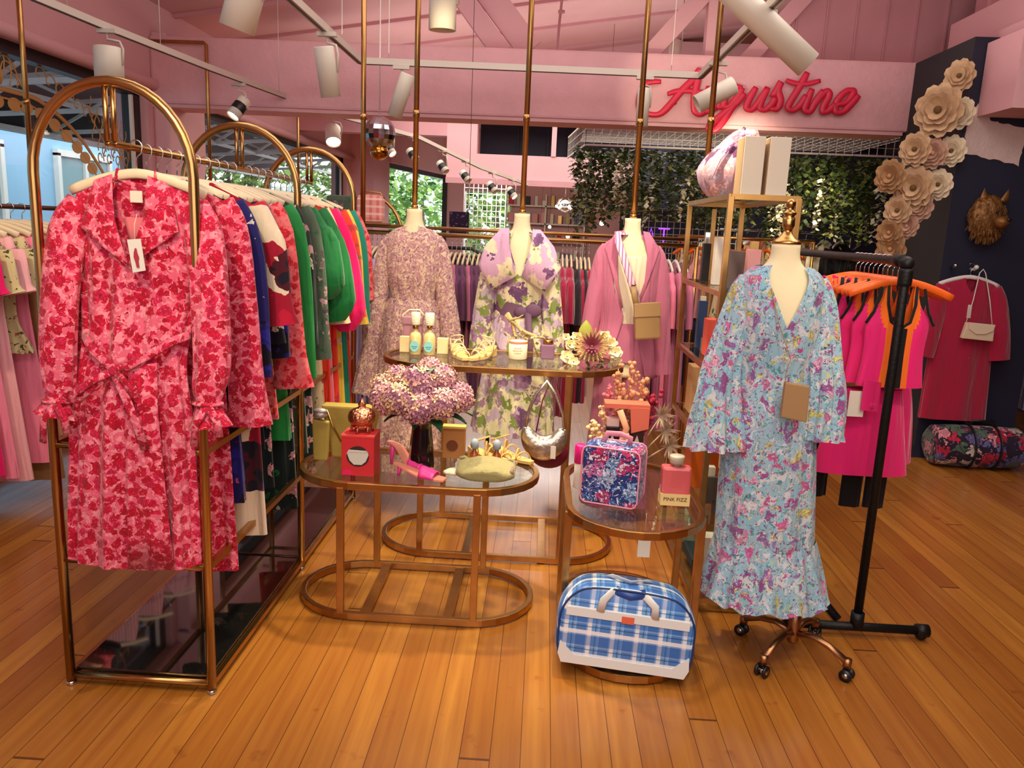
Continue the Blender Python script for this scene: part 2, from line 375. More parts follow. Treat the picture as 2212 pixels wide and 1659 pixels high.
# back wall with a window and openings
m = MB(); m.bx(-1.75, XR, 16.5, 16.7, 2.25, 4.6); m.bx(-.75, XR, 16.5, 16.7, 0, 2.25); m.bx(-1.75, -.75, 16.5, 16.7, 0, .2); struct('wall_back', m, PINKW)
m = MB()
for x in (-1.75, -.78): m.bx(x, x+.04, 16.42, 16.5, .2, 2.25)
m.bx(-1.75, -.75, 16.42, 16.5, 2.21, 2.25); struct('window_4', m, GREYW)
# lower rear beam and the dark openings above it
m = MB(); m.bx(-1.3, 4.4, 10.1, 10.3, 2.07, 2.40); m.bx(-1.3, -.92, 10.1, 10.3, 2.40, 3.6); m.bx(-.92, 4.4, 10.1, 10.3, 2.80, 3.8); m.bx(.01, .07, 10.08, 10.3, 2.40, 2.80); struct('trim_23', m, PINKW)
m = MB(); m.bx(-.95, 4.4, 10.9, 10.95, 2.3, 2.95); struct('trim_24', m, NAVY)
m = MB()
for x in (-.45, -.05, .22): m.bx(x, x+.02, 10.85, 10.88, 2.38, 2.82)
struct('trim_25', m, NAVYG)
m = MB(); m.bx(-1.3, 4.4, 10.05, 10.12, 2.03, 2.10); struct('trim_26', m, PINKD)
m = MB(); m.bx(XL, -1.3, 10.1, 10.3, 2.6, 3.6); struct('trim_27', m, PINKD)
# right and front walls, rear navy wall
m = MB(); m.bx(XR, XR+.2, YF, YB, 0, 5); struct('wall_right', m, NAVY)
m = MB(); m.bx(XL-.2, XR+.2, YF-.2, YF, 0, 4.6); struct('wall_front', m, PINKW)
m = MB(); m.bx(1.05, XR, 9.2, 9.3, 0, 2.5); struct('wall_rear_right', m, NAVY)
# main stuccoed cross beam
m = MB(); m.bx(XL, 3.0, 6.4, 6.75, 2.36, 2.87); struct('trim_28', m, PINKSTUC, bevel=.02)
m = MB(); m.bx(XL, 2.72, 6.42, 6.72, 2.335, 2.36); struct('trim_29', m, PINKW)
# board wall above the beam on the right
m = MB(); m.prism([(1.62, 2.87), (3.6, 2.87), (3.6, 4.2), (2.35, 3.98)], 6.75, 6.8); 
for j in range(9):
    x = 1.9+j*.235; m.bx(x, x+.012, 6.735, 6.75, 2.87, 3.9)
struct('wall_boards', m, PINKD)
m = MB(); m.bar((1.45, 6.7, 2.80), (2.45, 6.7, 4.0), .09, .12); struct('trim_30', m, PINKW)
# roof truss above the beam
m = MB(); m.bar((-.98, 6.62, 3.55), (-.42, 6.62, 2.86), .14, .15); m.bar((-.75, 6.62, 3.55), (-.20, 6.62, 2.9), .05, .2); struct('trim_31', m, PINKW)
m = MB(); m.bar((1.35, 6.62, 3.6), (.72, 6.62, 2.87), .13, .13); m.bar((1.22, 6.6, 3.9), (1.22, 6.6, 2.86), .10, .12); struct('trim_32', m, PINKW)
m = MB(); m.tube([(.05, 7.3, 3.75), (.02, 7.3, 3.25), (.01, 7.3, 2.8)], .012, 8); m.lathe([(.0, .03), (.03, .02), (.03, 0), (.0, -.01)], (.035, 7.3, 3.36)); struct('trim_33', m, PINKD)
m = MB(); m.bx(-2.35, -1.75, 7.2, 7.5, 2.9, 3.0); struct('trim_34', m, PINKD)
# right side : fascia, box beam, pillar
m = MB(); m.bar((3.02, 6.4, 3.0), (3.02, 1.2, 3.0), .12, .28); m.bar((2.95, 6.4, 2.88), (2.95, 1.2, 2.88), .10, .06); struct('trim_35', m, PINKW)
m = MB(); m.prism([(3.12, 3.14), (4.7, 3.14), (4.7, 4.4), (3.12, 4.1)], 1.2, 6.4); struct('wall_upper_right', m, PINKD)
m = MB()
for j in range(14): m.bx(3.10, 3.12, 1.5+j*.36, 1.515+j*.36, 3.14, 4.2)
struct('trim_36', m, PINKW)
m = MB(); m.bx(2.82, 4.6, 5.15, 5.55, 2.36, 2.82); struct('trim_37', m, PINKW)
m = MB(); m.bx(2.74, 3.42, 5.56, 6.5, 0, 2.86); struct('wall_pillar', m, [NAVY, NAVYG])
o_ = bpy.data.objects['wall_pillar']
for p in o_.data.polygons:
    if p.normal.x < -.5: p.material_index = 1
m = MB(); m.bx(2.725, 3.44, 5.545, 5.56, 0, .09); struct('baseboard_pillar', m, NAVY)
# plaster patch left bare on the pillar
rnd = random.Random(4)
poly = []
def edge(a, b, n, j):
    return [(a[0]+(b[0]-a[0])*i/n+rnd.uniform(-j, j), a[1]+(b[1]-a[1])*i/n+rnd.uniform(-j, j)) for i in range(n)]
for a, b in (((2.76, 2.13), (3.14, 2.06)), ((3.14, 2.06), (3.16, 2.30)), ((3.16, 2.30), (2.92, 2.34)), ((2.92, 2.34), (2.82, 2.45)), ((2.82, 2.45), (2.78, 2.38)), ((2.78, 2.38), (2.76, 2.13))):
    poly += edge(a, b, 12, .007)
m = MB(); m.prism(poly, 5.552, 5.561); struct('trim_38', m, mat('bare_plaster', (214, 190, 184), .9, bump=.5, bscale=60, var=.06, vscale=12))
# ---------------------------------------------------------------- outside
m = MB(); m.bx(-40, XL-.26, -8, 40, -.16, -.12); struct('trim_50', m, mat('asphalt', (120, 120, 122), .9, var=.1))
BLUEW = mat('pale_blue_render', (150, 190, 214), .8, var=.04, vscale=1)
bd = thing('blue_building', 'pale blue rendered building with white framed windows across the street', 'building', (-9.6, 10, -.1))
m = MB(); m.bx(-11, -9.5, -6, 19, -.1, 7); m.build('facade', BLUEW, bd, world=True)
for y in (3.6, 8.6, 12.6, 16.0):
    f = MB()
    for a in (y-.9, y, y+.9): f.bx(-9.52, -9.40, a-.05, a+.05, 1.0, 2.55)
    f.bx(-9.52, -9.40, y-.95, y+.95, 2.50, 2.62); f.bx(-9.52, -9.38, y-.95, y+.95, .95, 1.05); fo = f.build('window_frame', WHITE, bd, world=True)
    f = MB(); f.bx(-9.51, -9.46, y-.9, y+.9, 1.0, 2.55); f.build('pane', mat('street_window', (150, 180, 185), .2), fo) if False else f.build('pane', mat('street_window', (140, 165, 170), .2), bd, world=True)
m = MB(); m.bx(-9.53, -9.42, 9.95, 10.25, .0, 3.0); m.build('downpipe', NAVYG, bd, world=True)
# street awning over the pavement
aw = thing('street_awning', 'dark awning roof on white steel trusses outside the shop windows', 'awning', (-4.6, 6, 2.6))
DK = mat('awning_lining', (64, 60, 58), .8); WS = mat('white_steel', (236, 236, 232), .5)
m = MB(); m.prism([(-3.5, 3.3), (-3.5, 3.4), (-6.9, 3.05), (-6.9, 2.95)], -4, 20); m.build('roof_sheet', DK, aw, world=True)
m = MB(); m.bx(-7.0, -6.9, -4, 20, 2.45, 3.05); m.build('valance', mat('awning_dark', (40, 37, 38), .8), aw, world=True)
for j in range(12):
    y = -1+j*1.7
    f = MB(); f.bar((-3.6, y, 3.22), (-6.85, y, 2.9), .05, .05); f.bar((-3.6, y, 2.75), (-6.85, y, 2.52), .05, .05)
    q = [(-3.7, 2.76), (-4.5, 3.12), (-5.3, 2.64), (-6.1, 2.96), (-6.85, 2.54)]
    for a, b in zip(q, q[1:]): f.bar((a[0], y, a[1]), (b[0], y, b[1]), .035, .035)
    f.bar((-3.7, y, 2.8), (-5.3, y+1.7, 2.9), .03, .03)
    f.build('truss', WS, aw, world=True)
m = MB(); m.bar((-6.82, -4, 2.47), (-6.82, 20, 2.47), .06, .07); m.bar((-5.3, -4, 2.62), (-5.3, 20, 2.62), .045, .045); m.build('purlin', WS, aw, world=True)
# ================================================================ TRACK LIGHTING
def track(name, pts, label, loc):
    t_ = thing(name, label, 'light track', loc)
    for a, b in zip(pts, pts[1:]):
        m = MB(); m.bar(a, b, .034, .036); m.build('rail', GREYW, t_, world=True)
        m = MB(); m.bar(Vector(a)-Vector((0, 0, .019)), Vector(b)-Vector((0, 0, .019)), .012, .003); m.build('slot', mat('slot_grey', (90, 84, 80), .6) if 'slot_grey' not in bpy.data.materials else bpy.data.materials['slot_grey'], t_, world=True)
    return t_
TZ = 2.45
tr = track('light_track', [(-1.17, 1.2, TZ), (-1.17, 4.93, TZ), (.88, 5.0, TZ), (.88, 1.2, TZ)], 'white three sided lighting track hung across the middle of the shop', (-.1, 4.9, TZ))
for x, y in ((-1.17, 4.5), (.88, 4.6), (-1.0, 4.94), (.7, 4.99)):
    m = MB(); m.tube([(x, y, TZ), (x, y, cz(x))], .0025, 5); m.build('suspension_wire', GREYW, tr, world=True)
tr = track('light_track', [(-2.50, 2.2, TZ), (-2.38, 4.2, TZ), (-2.27, 5.3, TZ), (-2.0, 7.3, TZ), (-1.38, 8.4, 2.39), (-.79, 9.2, 2.17), (-.26, 9.85, 2.04)], 'long white lighting track running along the window wall', (-2.3, 5, TZ))
for x, y in ((-2.43, 3.4), (-2.40, 4.0), (-2.33, 4.8), (-2.1, 6.2), (-1.38, 8.4)):
    m = MB(); m.tube([(x, y, TZ), (x, y, cz(x))], .0025, 5); m.build('suspension_wire', GREYW, tr, world=True)
SPOTM = mat('spot_white', (222, 214, 196), .4)
def spotlight(loc, aim, R, Lh, label, lit=0, ring=False, tz=TZ):
    """cylinder centre loc, aim = direction of the open end"""
    loc = Vector(loc); d = Vector(aim).normalized()
    t_ = thing('track_spotlight', label, 'spotlight', tuple(loc), group='track spotlights')
    q = d.to_track_quat('Z', 'Y').to_matrix()
    m = MB(); m.lathe([(R*.96, -Lh/2), (R, -Lh/2+.004), (R, Lh/2), (R*.93, Lh/2), (R*.90, Lh/2-.03), (0.001, Lh/2-.03)], n=28)
    m.v = [tuple(q @ Vector(v)) for v in m.v]; hs_ = m.build('housing', SPOTM, t_)
    m = MB(); m.lathe([(.001, -Lh/2+.0), (R*.95, -Lh/2)], n=28, cap=False); m.v = [tuple(q @ Vector(v)) for v in m.v]; m.build('back_cap', GREYW, hs_)
    if lit:
        m = MB(); m.lathe([(.001, Lh/2-.012), (R*.88, Lh/2-.012)], n=24, cap=False); m.v = [tuple(q @ Vector(v)) for v in m.v]; m.build('lens', LAMPGLOW, hs_)
    if ring:
        m = MB(); m.lathe([(R*1.02, -.03), (R*1.04, -.028), (R*1.04, .028), (R*1.02, .03)], n=24, cap=False); m.v = [tuple(q @ Vector(v)) for v in m.v]; m.build('heat_sink', BLACK, hs_)
    dz = tz-.02-loc.z
    if dz > 0:
        m = MB(); m.bx(-.05, .05, -.016, .016, dz-.02, dz); m.tube([(0, 0, dz-.02), (0, 0, dz-.05), (R*.9, 0, dz-.06), (R*1.12, 0, dz*.45), (R*1.05, 0, 0)], .007, 6)
        m.build('bracket', GREYW, t_)
    return t_
spotlight((-.93, 2.45, 2.13), (-.35, .1, -1), .052, .17, 'large white spotlight cut by the top edge left of the ceiling rafters')
spotlight((-1.155, 4.15, 2.24), (.10, .2, -1), .050, .24, 'white spotlight with glowing lens under the left corner of the hung track', 1)
spotlight((-.40, 2.9, 2.255), (0, .05, -1), .048, .17, 'white spotlight cut by the top edge in the middle')
spotlight((.855, 3.5, 2.385), (.78, .0, -.62), .056, .52, 'largest white spotlight, a long tube tilted right at the top right')
spotlight((.88, 4.5, 2.26), (-.75, 0, -.42), .050, .22, 'white spotlight tilted left in front of the pink wall lettering')
spotlight((.545, 4.97, 2.25), (.0, 0, -1), .038, .22, 'slim white upright spotlight beside the first pink letter')
spotlight((-.92, 4.93, 2.26), (-.35, .1, -1), .045, .26, 'white spotlight leaning left above the mirrored ball')
spotlight((-2.345, 4.25, 2.255), (0, .0, -1), .072, .17, 'fat white spotlight hanging in front of the window with gold decals')
spotlight((-2.24, 5.75, 2.26), (-.25, -.3, -.5), .048, .16, 'small white spotlight with black band in front of the pink pier', 1, True)
spotlight((-1.98, 7.3, 2.26), (.15, -.45, -.6), .07, .17, 'bright glowing spotlight next to the mirrored ball', 1)
for i, (x, y, z_, tz_) in enumerate(((-1.60, 7.98, 2.22, 2.43), (-1.42, 8.3, 2.20, 2.41), (-1.16, 8.7, 2.12, 2.32), (-.94, 9.0, 2.05, 2.24), (-.66, 9.36, 1.96, 2.15), (-.44, 9.63, 1.92, 2.10))):
    spotlight((x, y, z_), (.5, -.3, -.6), .042, .14, ['small spotlight first along the far track after the ball', 'small spotlight second along the far track', 'small spotlight third along the far track', 'small spotlight fourth along the far track', 'small spotlight fifth along the far track', 'farthest small spotlight at the end of the far track'][i], 1 if i in (0, 5) else 0, True, tz=tz_)
# small lamp above the beam
spotlight((1.0, 7.0, 3.02), (0, -.2, -1), .05, .16, 'small lit lamp above the beam between the roof braces', 1, tz=3.5)
# mirrored ball with gold bulb
t_ = thing('mirror_ball_lamp', 'mirrored glass ball lamp with a gold bulb below hanging by the far column', 'lamp', (-1.13, 5.3, 2.05))
MIR = mat('mirror_facets', (190, 190, 196), .08, 1)
m = MB(); m.ball((0, 0, .03), .105, 18, 11); m.s = [False]*len(m.s); m.build('mirrored_shade', MIR, t_)
m = MB(); m.ball((0, 0, -.09), (.06, .06, .055), 20, 12); m.build('gold_bulb', mat('gold_mirror', (196, 140, 60), .12, 1), t_)
m = MB(); m.tube([(0, 0, .13), (0, 0, cz(-1.13)-2.05)], .004, 6); m.build('cord', GREYW, t_)
# ================================================================ HANGING BRASS POLES
def pole(x, y, z0, label, r=.0135, joint=True, z1=None):
    z1 = z1 or cz(x)
    t_ = thing('hanging_pole', label, 'pole', (x, y, z0), group='brass poles hung from the ceiling')
    m = MB(); m.tube([(x, y, z0), (x, y, z1)], r, 12); m.build('tube', GOLD_OLD, t_, world=True)
    if joint:
        m = MB(); m.lathe([(r*1.25, 0), (r*1.25, .03)], c=(x, y, 2.02), n=12); m.build('collar', GOLD_OLD, t_, world=True)
    return t_
POLES = [(-.67, 4.0), (-.125, 4.0), (.43, 4.0)]
for (x, y), l in zip(POLES, ('brass pole holding the smocked mauve dress form', 'brass pole holding the poppy print dress form', 'brass pole holding the mauve suit form')): pole(x, y, 1.56, l)
pole(-.98, 4.2, 1.10, 'brass pole ending at the rail left of the smocked dress')
pole(.745, 3.86, 1.70, 'brass pole rising from the back of the tall display tower')
def wallpole(x, y, z0, z1, label):
    t_ = thing('rail_bracket_pole', label, 'pole', (x, y, z0), group='brass bracket poles on the window wall')
    m = MB(); m.tube([(x, y, z0), (x, y, z1), (x-.02, y, z1+.015), (XL, y, z1+.015)], .014, 10); m.build('tube', GOLD_OLD, t_, world=True)
wallpole(-2.72, 6.35, 1.45, 2.80, 'brass pole bracketed to the pink pier behind the first arch')
wallpole(-2.72, 8.62, 1.45, 2.70, 'brass pole bracketed to the wall behind the third arch')
pole(-2.72, 4.12, 1.42, 'leftmost brass pole in front of the window with gold decals')
# ================================================================ LEFT DISPLAY RACK WITH ARCHES
RX0, RX1, RC = -1.455, -.995, -1.225
RY = [2.21, 3.14, 4.06]
rk = thing('garment_rack', 'brass garment rack with three arched frames and dark glass base', 'clothing rack', (RC, 3.13, 0))
for i, y in enumerate(RY):
    m = MB(); R_ = (RX1-RX0)/2
    pts = [(RX0, y, .012), (RX0, y, .8), (RX0, y, 1.60)]+[(RC-R_*math.cos(a*PI/20), y, 1.60+.25*math.sin(a*PI/20)) for a in range(1, 20)]+[(RX1, y, 1.60), (RX1, y, .8), (RX1, y, .012)]
    m.tube(pts, .0145, 12); m.build('arched_frame', GOLD, rk, world=True)
    m = MB()
    for dx in (-.011, .011): m.tube([(RC+dx, y, 1.84), (RC+dx, y, 1.69)], .008, 8)
    m.build('drop_tube', GOLD, rk, world=True)
    for x in (RX0, RX1):
        m = MB(); m.lathe([(.012, 0), (.015, .003), (.015, .014)], c=(x, y, 0), n=14); m.build('foot', CHROME, rk, world=True)
m = MB()
for dx in (-.011, .011): m.tube([(RC+dx, RY[0], 1.685), (RC+dx, RY[-1], 1.685)], .008, 10)
m.build('hanging_rail', GOLD, rk, world=True)
for z, nm_ in ((.80, 'side_bar'), (.43, 'side_bar'), (.035, 'base_bar')):
    for x in (RX0, RX1):
        m = MB(); m.bar((x, RY[0], z), (x, RY[-1], z), .02, .02); m.build(nm_, GOLD, rk, world=True)
for y in RY:
    for z in (.80, .43, .035):
        m = MB(); m.tube([(RX0, y, z), (RX1, y, z)], .0105, 8); m.build('cross_bar', GOLD, rk, world=True)
for a, b in zip(RY, RY[1:]):
    m = MB(); m.bx(RX0+.012, RX1-.012, a+.012, b-.012, .045, .055); m.build('mirror_shelf', DARKGLASS, rk, world=True, bevel=.002)
# ================================================================ OVAL BRASS TABLES
def stadium(cx, cy, hx, hy, n=14):
    r = hy; P = []
    for i in range(n+1):
        a = -PI/2+PI*i/n; P.append((cx+hx-r+r*math.cos(a), cy+r*math.sin(a)))
    for i in range(n+1):
        a = PI/2+PI*i/n; P.append((cx-hx+r+r*math.cos(a), cy+r*math.sin(a)))
    return P
def oval_table(c, hx, hy, h, label, legs, bars, name='oval_table', rimh=.028):
    t_ = thing(name, label, 'table', (c[0], c[1], 0))
    for z, nm_ in ((.02, 'base_ring'), (h-.014, 'top_ring')):
        P = stadium(0, 0, hx, hy); m = MB()
        R_ = []
        for i, p in enumerate(P):
            a, b = Vector(P[i-1]), Vector(P[(i+1) % len(P)]); d = (b-a).normalized(); nn = Vector((d.y, -d.x))
            q = Vector(p); R_.append([(q.x+nn.x*s_*.011, q.y+nn.y*s_*.011, z+zz*rimh/2) for s_, zz in ((-1, -1), (1, -1), (1, 1), (-1, 1))])
        m.rings(R_, loop=True, sm=False); m.build(nm_, GOLD_OLD, t_, bevel=.003)
    for x, y in legs:
        m = MB(); m.bar((x, y, .03), (x, y, h-.02), .026, .026); m.build('leg', GOLD_OLD, t_, bevel=.002)
    for x in bars:
        yy = math.sqrt(max(0, hy*hy-max(0, abs(x)-(hx-hy))**2))
        m = MB(); m.bar((x, -yy, .02), (x, yy, .02), .035, .02); m.build('base_crossbar', GOLD_OLD, t_)
    m = MB(); m.prism(stadium(0, 0, hx-.012, hy-.012), h-.013, h-.003, plane='xy'); m.build('glass_top', GLASS, t_)
    return t_
H1, H2, H3 = .555, .903, .55
oval_table((-.455, 2.96), .465, .235, H1, 'low oval brass table with glass top holding the hydrangea vase', [(-.26, -.235), (.25, -.235), (-.22, .235), (.25, .235)], [-.17, .15])
oval_table((-.17, 3.59), .55, .25, H2, 'taller oval brass table with glass top holding candle and sandals', [(-.34, -.25), (.30, -.25), (-.30, .25), (.33, .25)], [-.13, .22])
# round side table with its bag of legs
t3 = oval_table((.365, 2.82), .41, .235, H3, 'short oval brass glass topped table turned end on beside the display tower', [(-.20, -.2349), (.19, -.2349), (-.20, .2349), (.19, .2349)], [-.12, .14])
t3.rotation_euler = (0, 0, PI/2)
# ================================================================ TALL DISPLAY TOWER
TX0, TX1, TY0, TY1, TH = .672, .918, 2.97, 3.80, 1.65
tw = thing('display_tower', 'tall narrow brass display tower with glass shelves behind the blue dress', 'shelving', ((TX0+TX1)/2, 3.38, 0))
for x in (TX0, TX1):
    for y in (TY0, TY1): m = MB(); m.bar((x, y, .015), (x, y, TH), .022, .022); m.build('post', GOLD_OLD, tw, world=True, bevel=.002)
m = MB(); m.bar((TX1-.13, TY1, .04), (TX1-.13, TY1, TH-.02), .018, .018); m.build('post', GOLD_OLD, tw, world=True)
TS = [.05, .36, .68, .98, 1.29, TH]
for z in TS:
    for x in (TX0, TX1): m = MB(); m.bar((x, TY0, z), (x, TY1, z), .018, .02); m.build('shelf_bar', GOLD_OLD, tw, world=True)
    for y in (TY0, TY1): m = MB(); m.bar((TX0, y, z), (TX1, y, z), .018, .02); m.build('shelf_bar', GOLD_OLD, tw, world=True)
    m = MB(); m.bx(TX0+.01, TX1-.01, TY0+.01, TY1-.01, z+.003, z+.010); m.build('glass_shelf', GLASS, tw, world=True)
for x in (TX0, TX1):
    for y in (TY0, TY1): m = MB(); m.lathe([(.012, 0), (.015, .003), (.015, .015)], c=(x, y, 0), n=12); m.build('foot', CHROME, tw, world=True)
# ================================================================ BLACK PIPE RAIL
pr = thing('pipe_rail', 'black steel pipe clothes rail holding the pink and orange sportswear', 'clothing rack', (1.3, 2.84, 0))
m = MB(); m.tube([(1.28, 2.84, .05), (1.28, 2.84, 1.40), (1.28, 2.852, 1.435), (1.28, 2.89, 1.445), (1.28, 4.15, 1.445), (1.28, 4.18, 1.43), (1.28, 4.19, 1.40), (1.28, 4.19, .05)], .0165, 12); m.build('pipe_frame', BLACKM, pr, world=True)
m = MB(); m.lathe([(.023, 0), (.024, .01), (.024, .05), (.023, .06)], c=(1.28, 2.84, 1.36), n=14); m.tube([(1.28, 2.87, 1.445), (1.28, 2.93, 1.445)], .024, 12); m.ball((1.28, 2.845, 1.438), .026, 12, 8); m.build('elbow', BLACKM, pr, world=True)
for y in (2.84, 4.19):
    m = MB(); m.tube([(1.02, y, .04), (1.53, y, .04)], .017, 12); m.build('foot_pipe', BLACKM, pr, world=True)
    for x in (1.02, 1.53): m = MB(); m.tube([(x-.02, y, .04), (x+.025, y, .04)], .025, 12); m.ball((x, y, .026), .024, 10, 8); m.build('end_cap', BLACKM, pr, world=True)
    m = MB(); m.lathe([(.025, 0), (.025, .06)], c=(1.28, y, .04), n=14); m.build('tee_joint', BLACKM, pr, world=True)
m = MB(); m.tube([(1.14, 2.86, .05), (1.14, 3.0, .08), (1.14, 3.5, .32), (1.14, 4.1, .06)], .015, 10) if False else m.tube([(1.22, 2.87, .05), (1.05, 3.10, .23)], .017, 10); m.build('brace', BLACKM, pr, world=True)
# ================================================================ REAR RAILS
def rail(x0, x1, y, z, label, mt=GOLD_OLD, r=.014, posts=(), double=False):
    t_ = thing('clothes_rail', label, 'clothing rack', ((x0+x1)/2, y, 0 if posts else z))
    m = MB(); m.tube([(x0, y, z), (x1, y, z)], r, 10)
    if double: m.tube([(x0, y, z+.04), (x1, y, z+.04)], r*.8, 10)
    m.build('rail', mt, t_, world=True)
    for x in posts: m = MB(); m.tube([(x, y, 0), (x, y, z)], r, 10); m.build('post', mt, t_, world=True)
    return t_
rail(-1.33, .95, 5.0, 1.44, 'long horizontal brass rail behind the three hanging dress forms', posts=(-1.33, .95), double=True)
for x, y in ((-1.28, 5.15), ):
    t_ = thing('arched_frame', 'brass half arch by the rail left of the smocked dress', 'rack arch', (x+.15, y, 0))
    m = MB(); m.tube([(x-.1, y, 0), (x-.1, y, 1.40)]+[(x+.12-.22*math.cos(a*PI/16), y, 1.40+.27*math.sin(a*PI/16)) for a in range(1, 16)]+[(x+.34, y, 1.38), (x+.34, y, 0)], .011, 8); m.build('tube', GOLD_OLD, t_, world=True)
t_ = thing('rounded_rail', 'black rounded top rail end among the plum dresses', 'clothing rack', (-.55, 5.2, 0))
m = MB(); m.tube([(-.72, 5.12, 1.36), (-.48, 5.12, 1.36), (-.40, 5.12, 1.32), (-.34, 5.12, 1.22), (-.33, 5.12, 1.1), (-.33, 5.12, 0)], .012, 8); m.build('tube', BLACK, t_, world=True)
# left wall rail
t_ = thing('clothes_rail', 'dark rail along the window wall at the left edge', 'clothing rack', (-2.7, 4.0, 1.5))
m = MB(); m.tube([(-2.7, 2.4, 1.5), (-2.7, 8.6, 1.5)], .012, 10); m.build('rail', mat('bronze', (92, 60, 48), .4, .8), t_, world=True)
for y in (2.9, 7.2): m = MB(); m.tube([(-2.7, y, 1.5), (-3.12, y, 1.5)], .01, 8); m.build('wall_bracket', GOLD_OLD, t_, world=True)
# ================================================================ FABRICS
F_PINK = fabric('pink_tulip_print', (224, 96, 122), [('fleck', (236, 142, 154), 70, .54), ('blob', [(208, 16, 56), (216, 26, 68), (194, 10, 44), (216, 36, 80)], 36, .60, 1.0), ('fleck', (140, 6, 34), 110, .68), ('fleck', (232, 120, 144), 130, .66)], warp=.35)
F_RED2 = fabric('coral_red_print', (236, 120, 122), [('fleck', (236, 96, 100), 50, .5), ('blob', [(226, 40, 60), (236, 54, 66)], 30, .5, 1.0)], warp=.35)
F_BLUEF = fabric('blue_floral_print', (152, 188, 206), [('fleck', (140, 188, 210), 14, .54), ('fleck', (202, 208, 216), 30, .56), ('fleck', (86, 140, 150), 62, .62), ('blob', [(206, 110, 165), (150, 92, 156), (226, 168, 200), (206, 206, 120), (150, 120, 180)], 20, .44, .9), ('fleck', (168, 60, 130), 75, .64), ('fleck', (84, 60, 110), 105, .66), ('fleck', (206, 208, 110), 60, .68), ('fleck', (220, 228, 230), 85, .69)], warp=.9, stretch=(1, 1, .9))
F_SMOCK = fabric('mauve_smock_print', (226, 200, 172), [('fleck', (196, 150, 150), 55, .48), ('fleck', (150, 108, 132), 90, .58), ('blob', [(160, 112, 140), (226, 204, 140), (178, 130, 140)], 60, .34, .6)], warp=.6)
F_POPPY = fabric('poppy_print', (226, 216, 178), [('fleck', (196, 172, 196), 9, .56), ('fleck', (128, 144, 74), 14, .57), ('fleck', (160, 120, 150), 12, .60), ('blob', [(140, 96, 140), (118, 78, 122), (170, 128, 168)], 9.5, .42, .8), ('blob', [(62, 38, 66)], 19, .18, .25)], warp=.9)
F_LAPEL = fabric('lilac_lapel_print', (216, 172, 206), [('fleck', (236, 222, 190), 11, .56), ('blob', [(128, 88, 132)], 9, .3, .4), ('fleck', (130, 146, 70), 16, .66)], warp=.8)
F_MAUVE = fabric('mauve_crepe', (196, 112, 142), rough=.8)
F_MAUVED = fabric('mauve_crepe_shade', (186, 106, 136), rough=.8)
F_PLUM = fabric('plum_satin', (104, 56, 92), rough=.5)
F_MAG = fabric('magenta_velvet', (166, 8, 62), rough=.8, sheen=.6)
F_COATR = fabric('raspberry_velvet', (164, 14, 58), rough=.8, sheen=.5)
F_HOT = fabric('hot_pink', (238, 34, 122), rough=.65)
F_HOT2 = fabric('hot_pink_fleece', (224, 30, 112), rough=.9, sheen=.3)
F_PINK1 = fabric('plain_pink', (240, 130, 158)); F_PALEP = fabric('pale_pink', (238, 172, 178)); F_CER = fabric('cerise', (220, 14, 98))
F_ORANGE = fabric('orange_knit', (246, 116, 34)); F_BLACK = fabric('black_cloth', (20, 18, 22), rough=.7); F_DARK = fabric('charcoal_cloth', (40, 36, 44))
F_GREEN = fabric('bright_green', (20, 132, 56), rough=.6); F_DGREEN = fabric('deep_green', (6, 104, 48), rough=.6); F_TEAL = fabric('teal', (30, 130, 110))
F_NAVYP = fabric('navy_painted_print', (28, 24, 92), [('blob', [(14, 12, 30), (40, 36, 140)], 7, .5, .8), ('blob', [(214, 206, 200), (150, 30, 60), (210, 80, 120)], 17, .34, .35)], warp=1.0)
F_NAVY2 = fabric('dark_brush_print', (20, 18, 34), [('blob', [(220, 212, 196), (160, 30, 60), (30, 30, 110)], 15, .36, .5)], warp=1.0)
F_BLOCK = fabric('colour_block_print', (226, 206, 178), [('blob', [(190, 20, 54), (62, 90, 170), (190, 20, 54), (230, 86, 40), (24, 20, 34)], 5.5, .8, .6)], warp=.25)
F_GFLOR = fabric('green_floral_dark', (18, 34, 34), [('blob', [(18, 120, 56), (226, 160, 170), (20, 96, 48), (220, 210, 190)], 14, .42, .75)], warp=.8)
F_GPINK = fabric('green_mauve_print', (78, 92, 76), [('blob', [(170, 112, 136), (30, 96, 56), (196, 150, 160), (50, 50, 60)], 22, .42, .8)], warp=.9)
F_CREAMG = fabric('cream_leaf_print', (226, 204, 160), [('blob', [(70, 120, 60), (226, 110, 90), (200, 60, 70)], 20, .4, .6)], warp=.8)
F_OLIVE = fabric('olive_ruffle_print', (206, 190, 140), [('blob', [(96, 100, 48), (206, 120, 96), (70, 76, 40)], 34, .4, .7)], warp=.8)
F_BROWN = fabric('brown_plain', (150, 108, 66)); F_SAND = fabric('sand', (206, 168, 122))
F_GING = fabric('pink_gingham', (240, 190, 190), [('stripe', (220, 110, 120), 50, .5, 0, .5), ('stripe', (220, 110, 120), 50, .5, 2, .5)])
F_ORRED = fabric('orange_red_print', (228, 60, 40), [('blob', [(240, 150, 60), (200, 30, 60), (250, 200, 120), (40, 110, 60)], 14, .42, .6)], warp=.8)
F_YEL = fabric('yellow_print', (232, 196, 70), [('blob', [(226, 90, 60), (240, 236, 200), (60, 120, 70)], 14, .4, .5)], warp=.8)
F_PASTEL = fabric('pastel_print', (176, 160, 196), [('blob', [(206, 150, 178), (130, 160, 196), (150, 190, 190), (226, 214, 220)], 14, .45, .8)], warp=1.0)
F_LEOP = fabric('leopard_print', (206, 180, 120), [('leaf', (70, 54, 36), 50, .08)], warp=.6)
F_WHITEC = fabric('cream_silk', (240, 226, 196), rough=.5); F_PEACH = fabric('peach', (236, 168, 130))
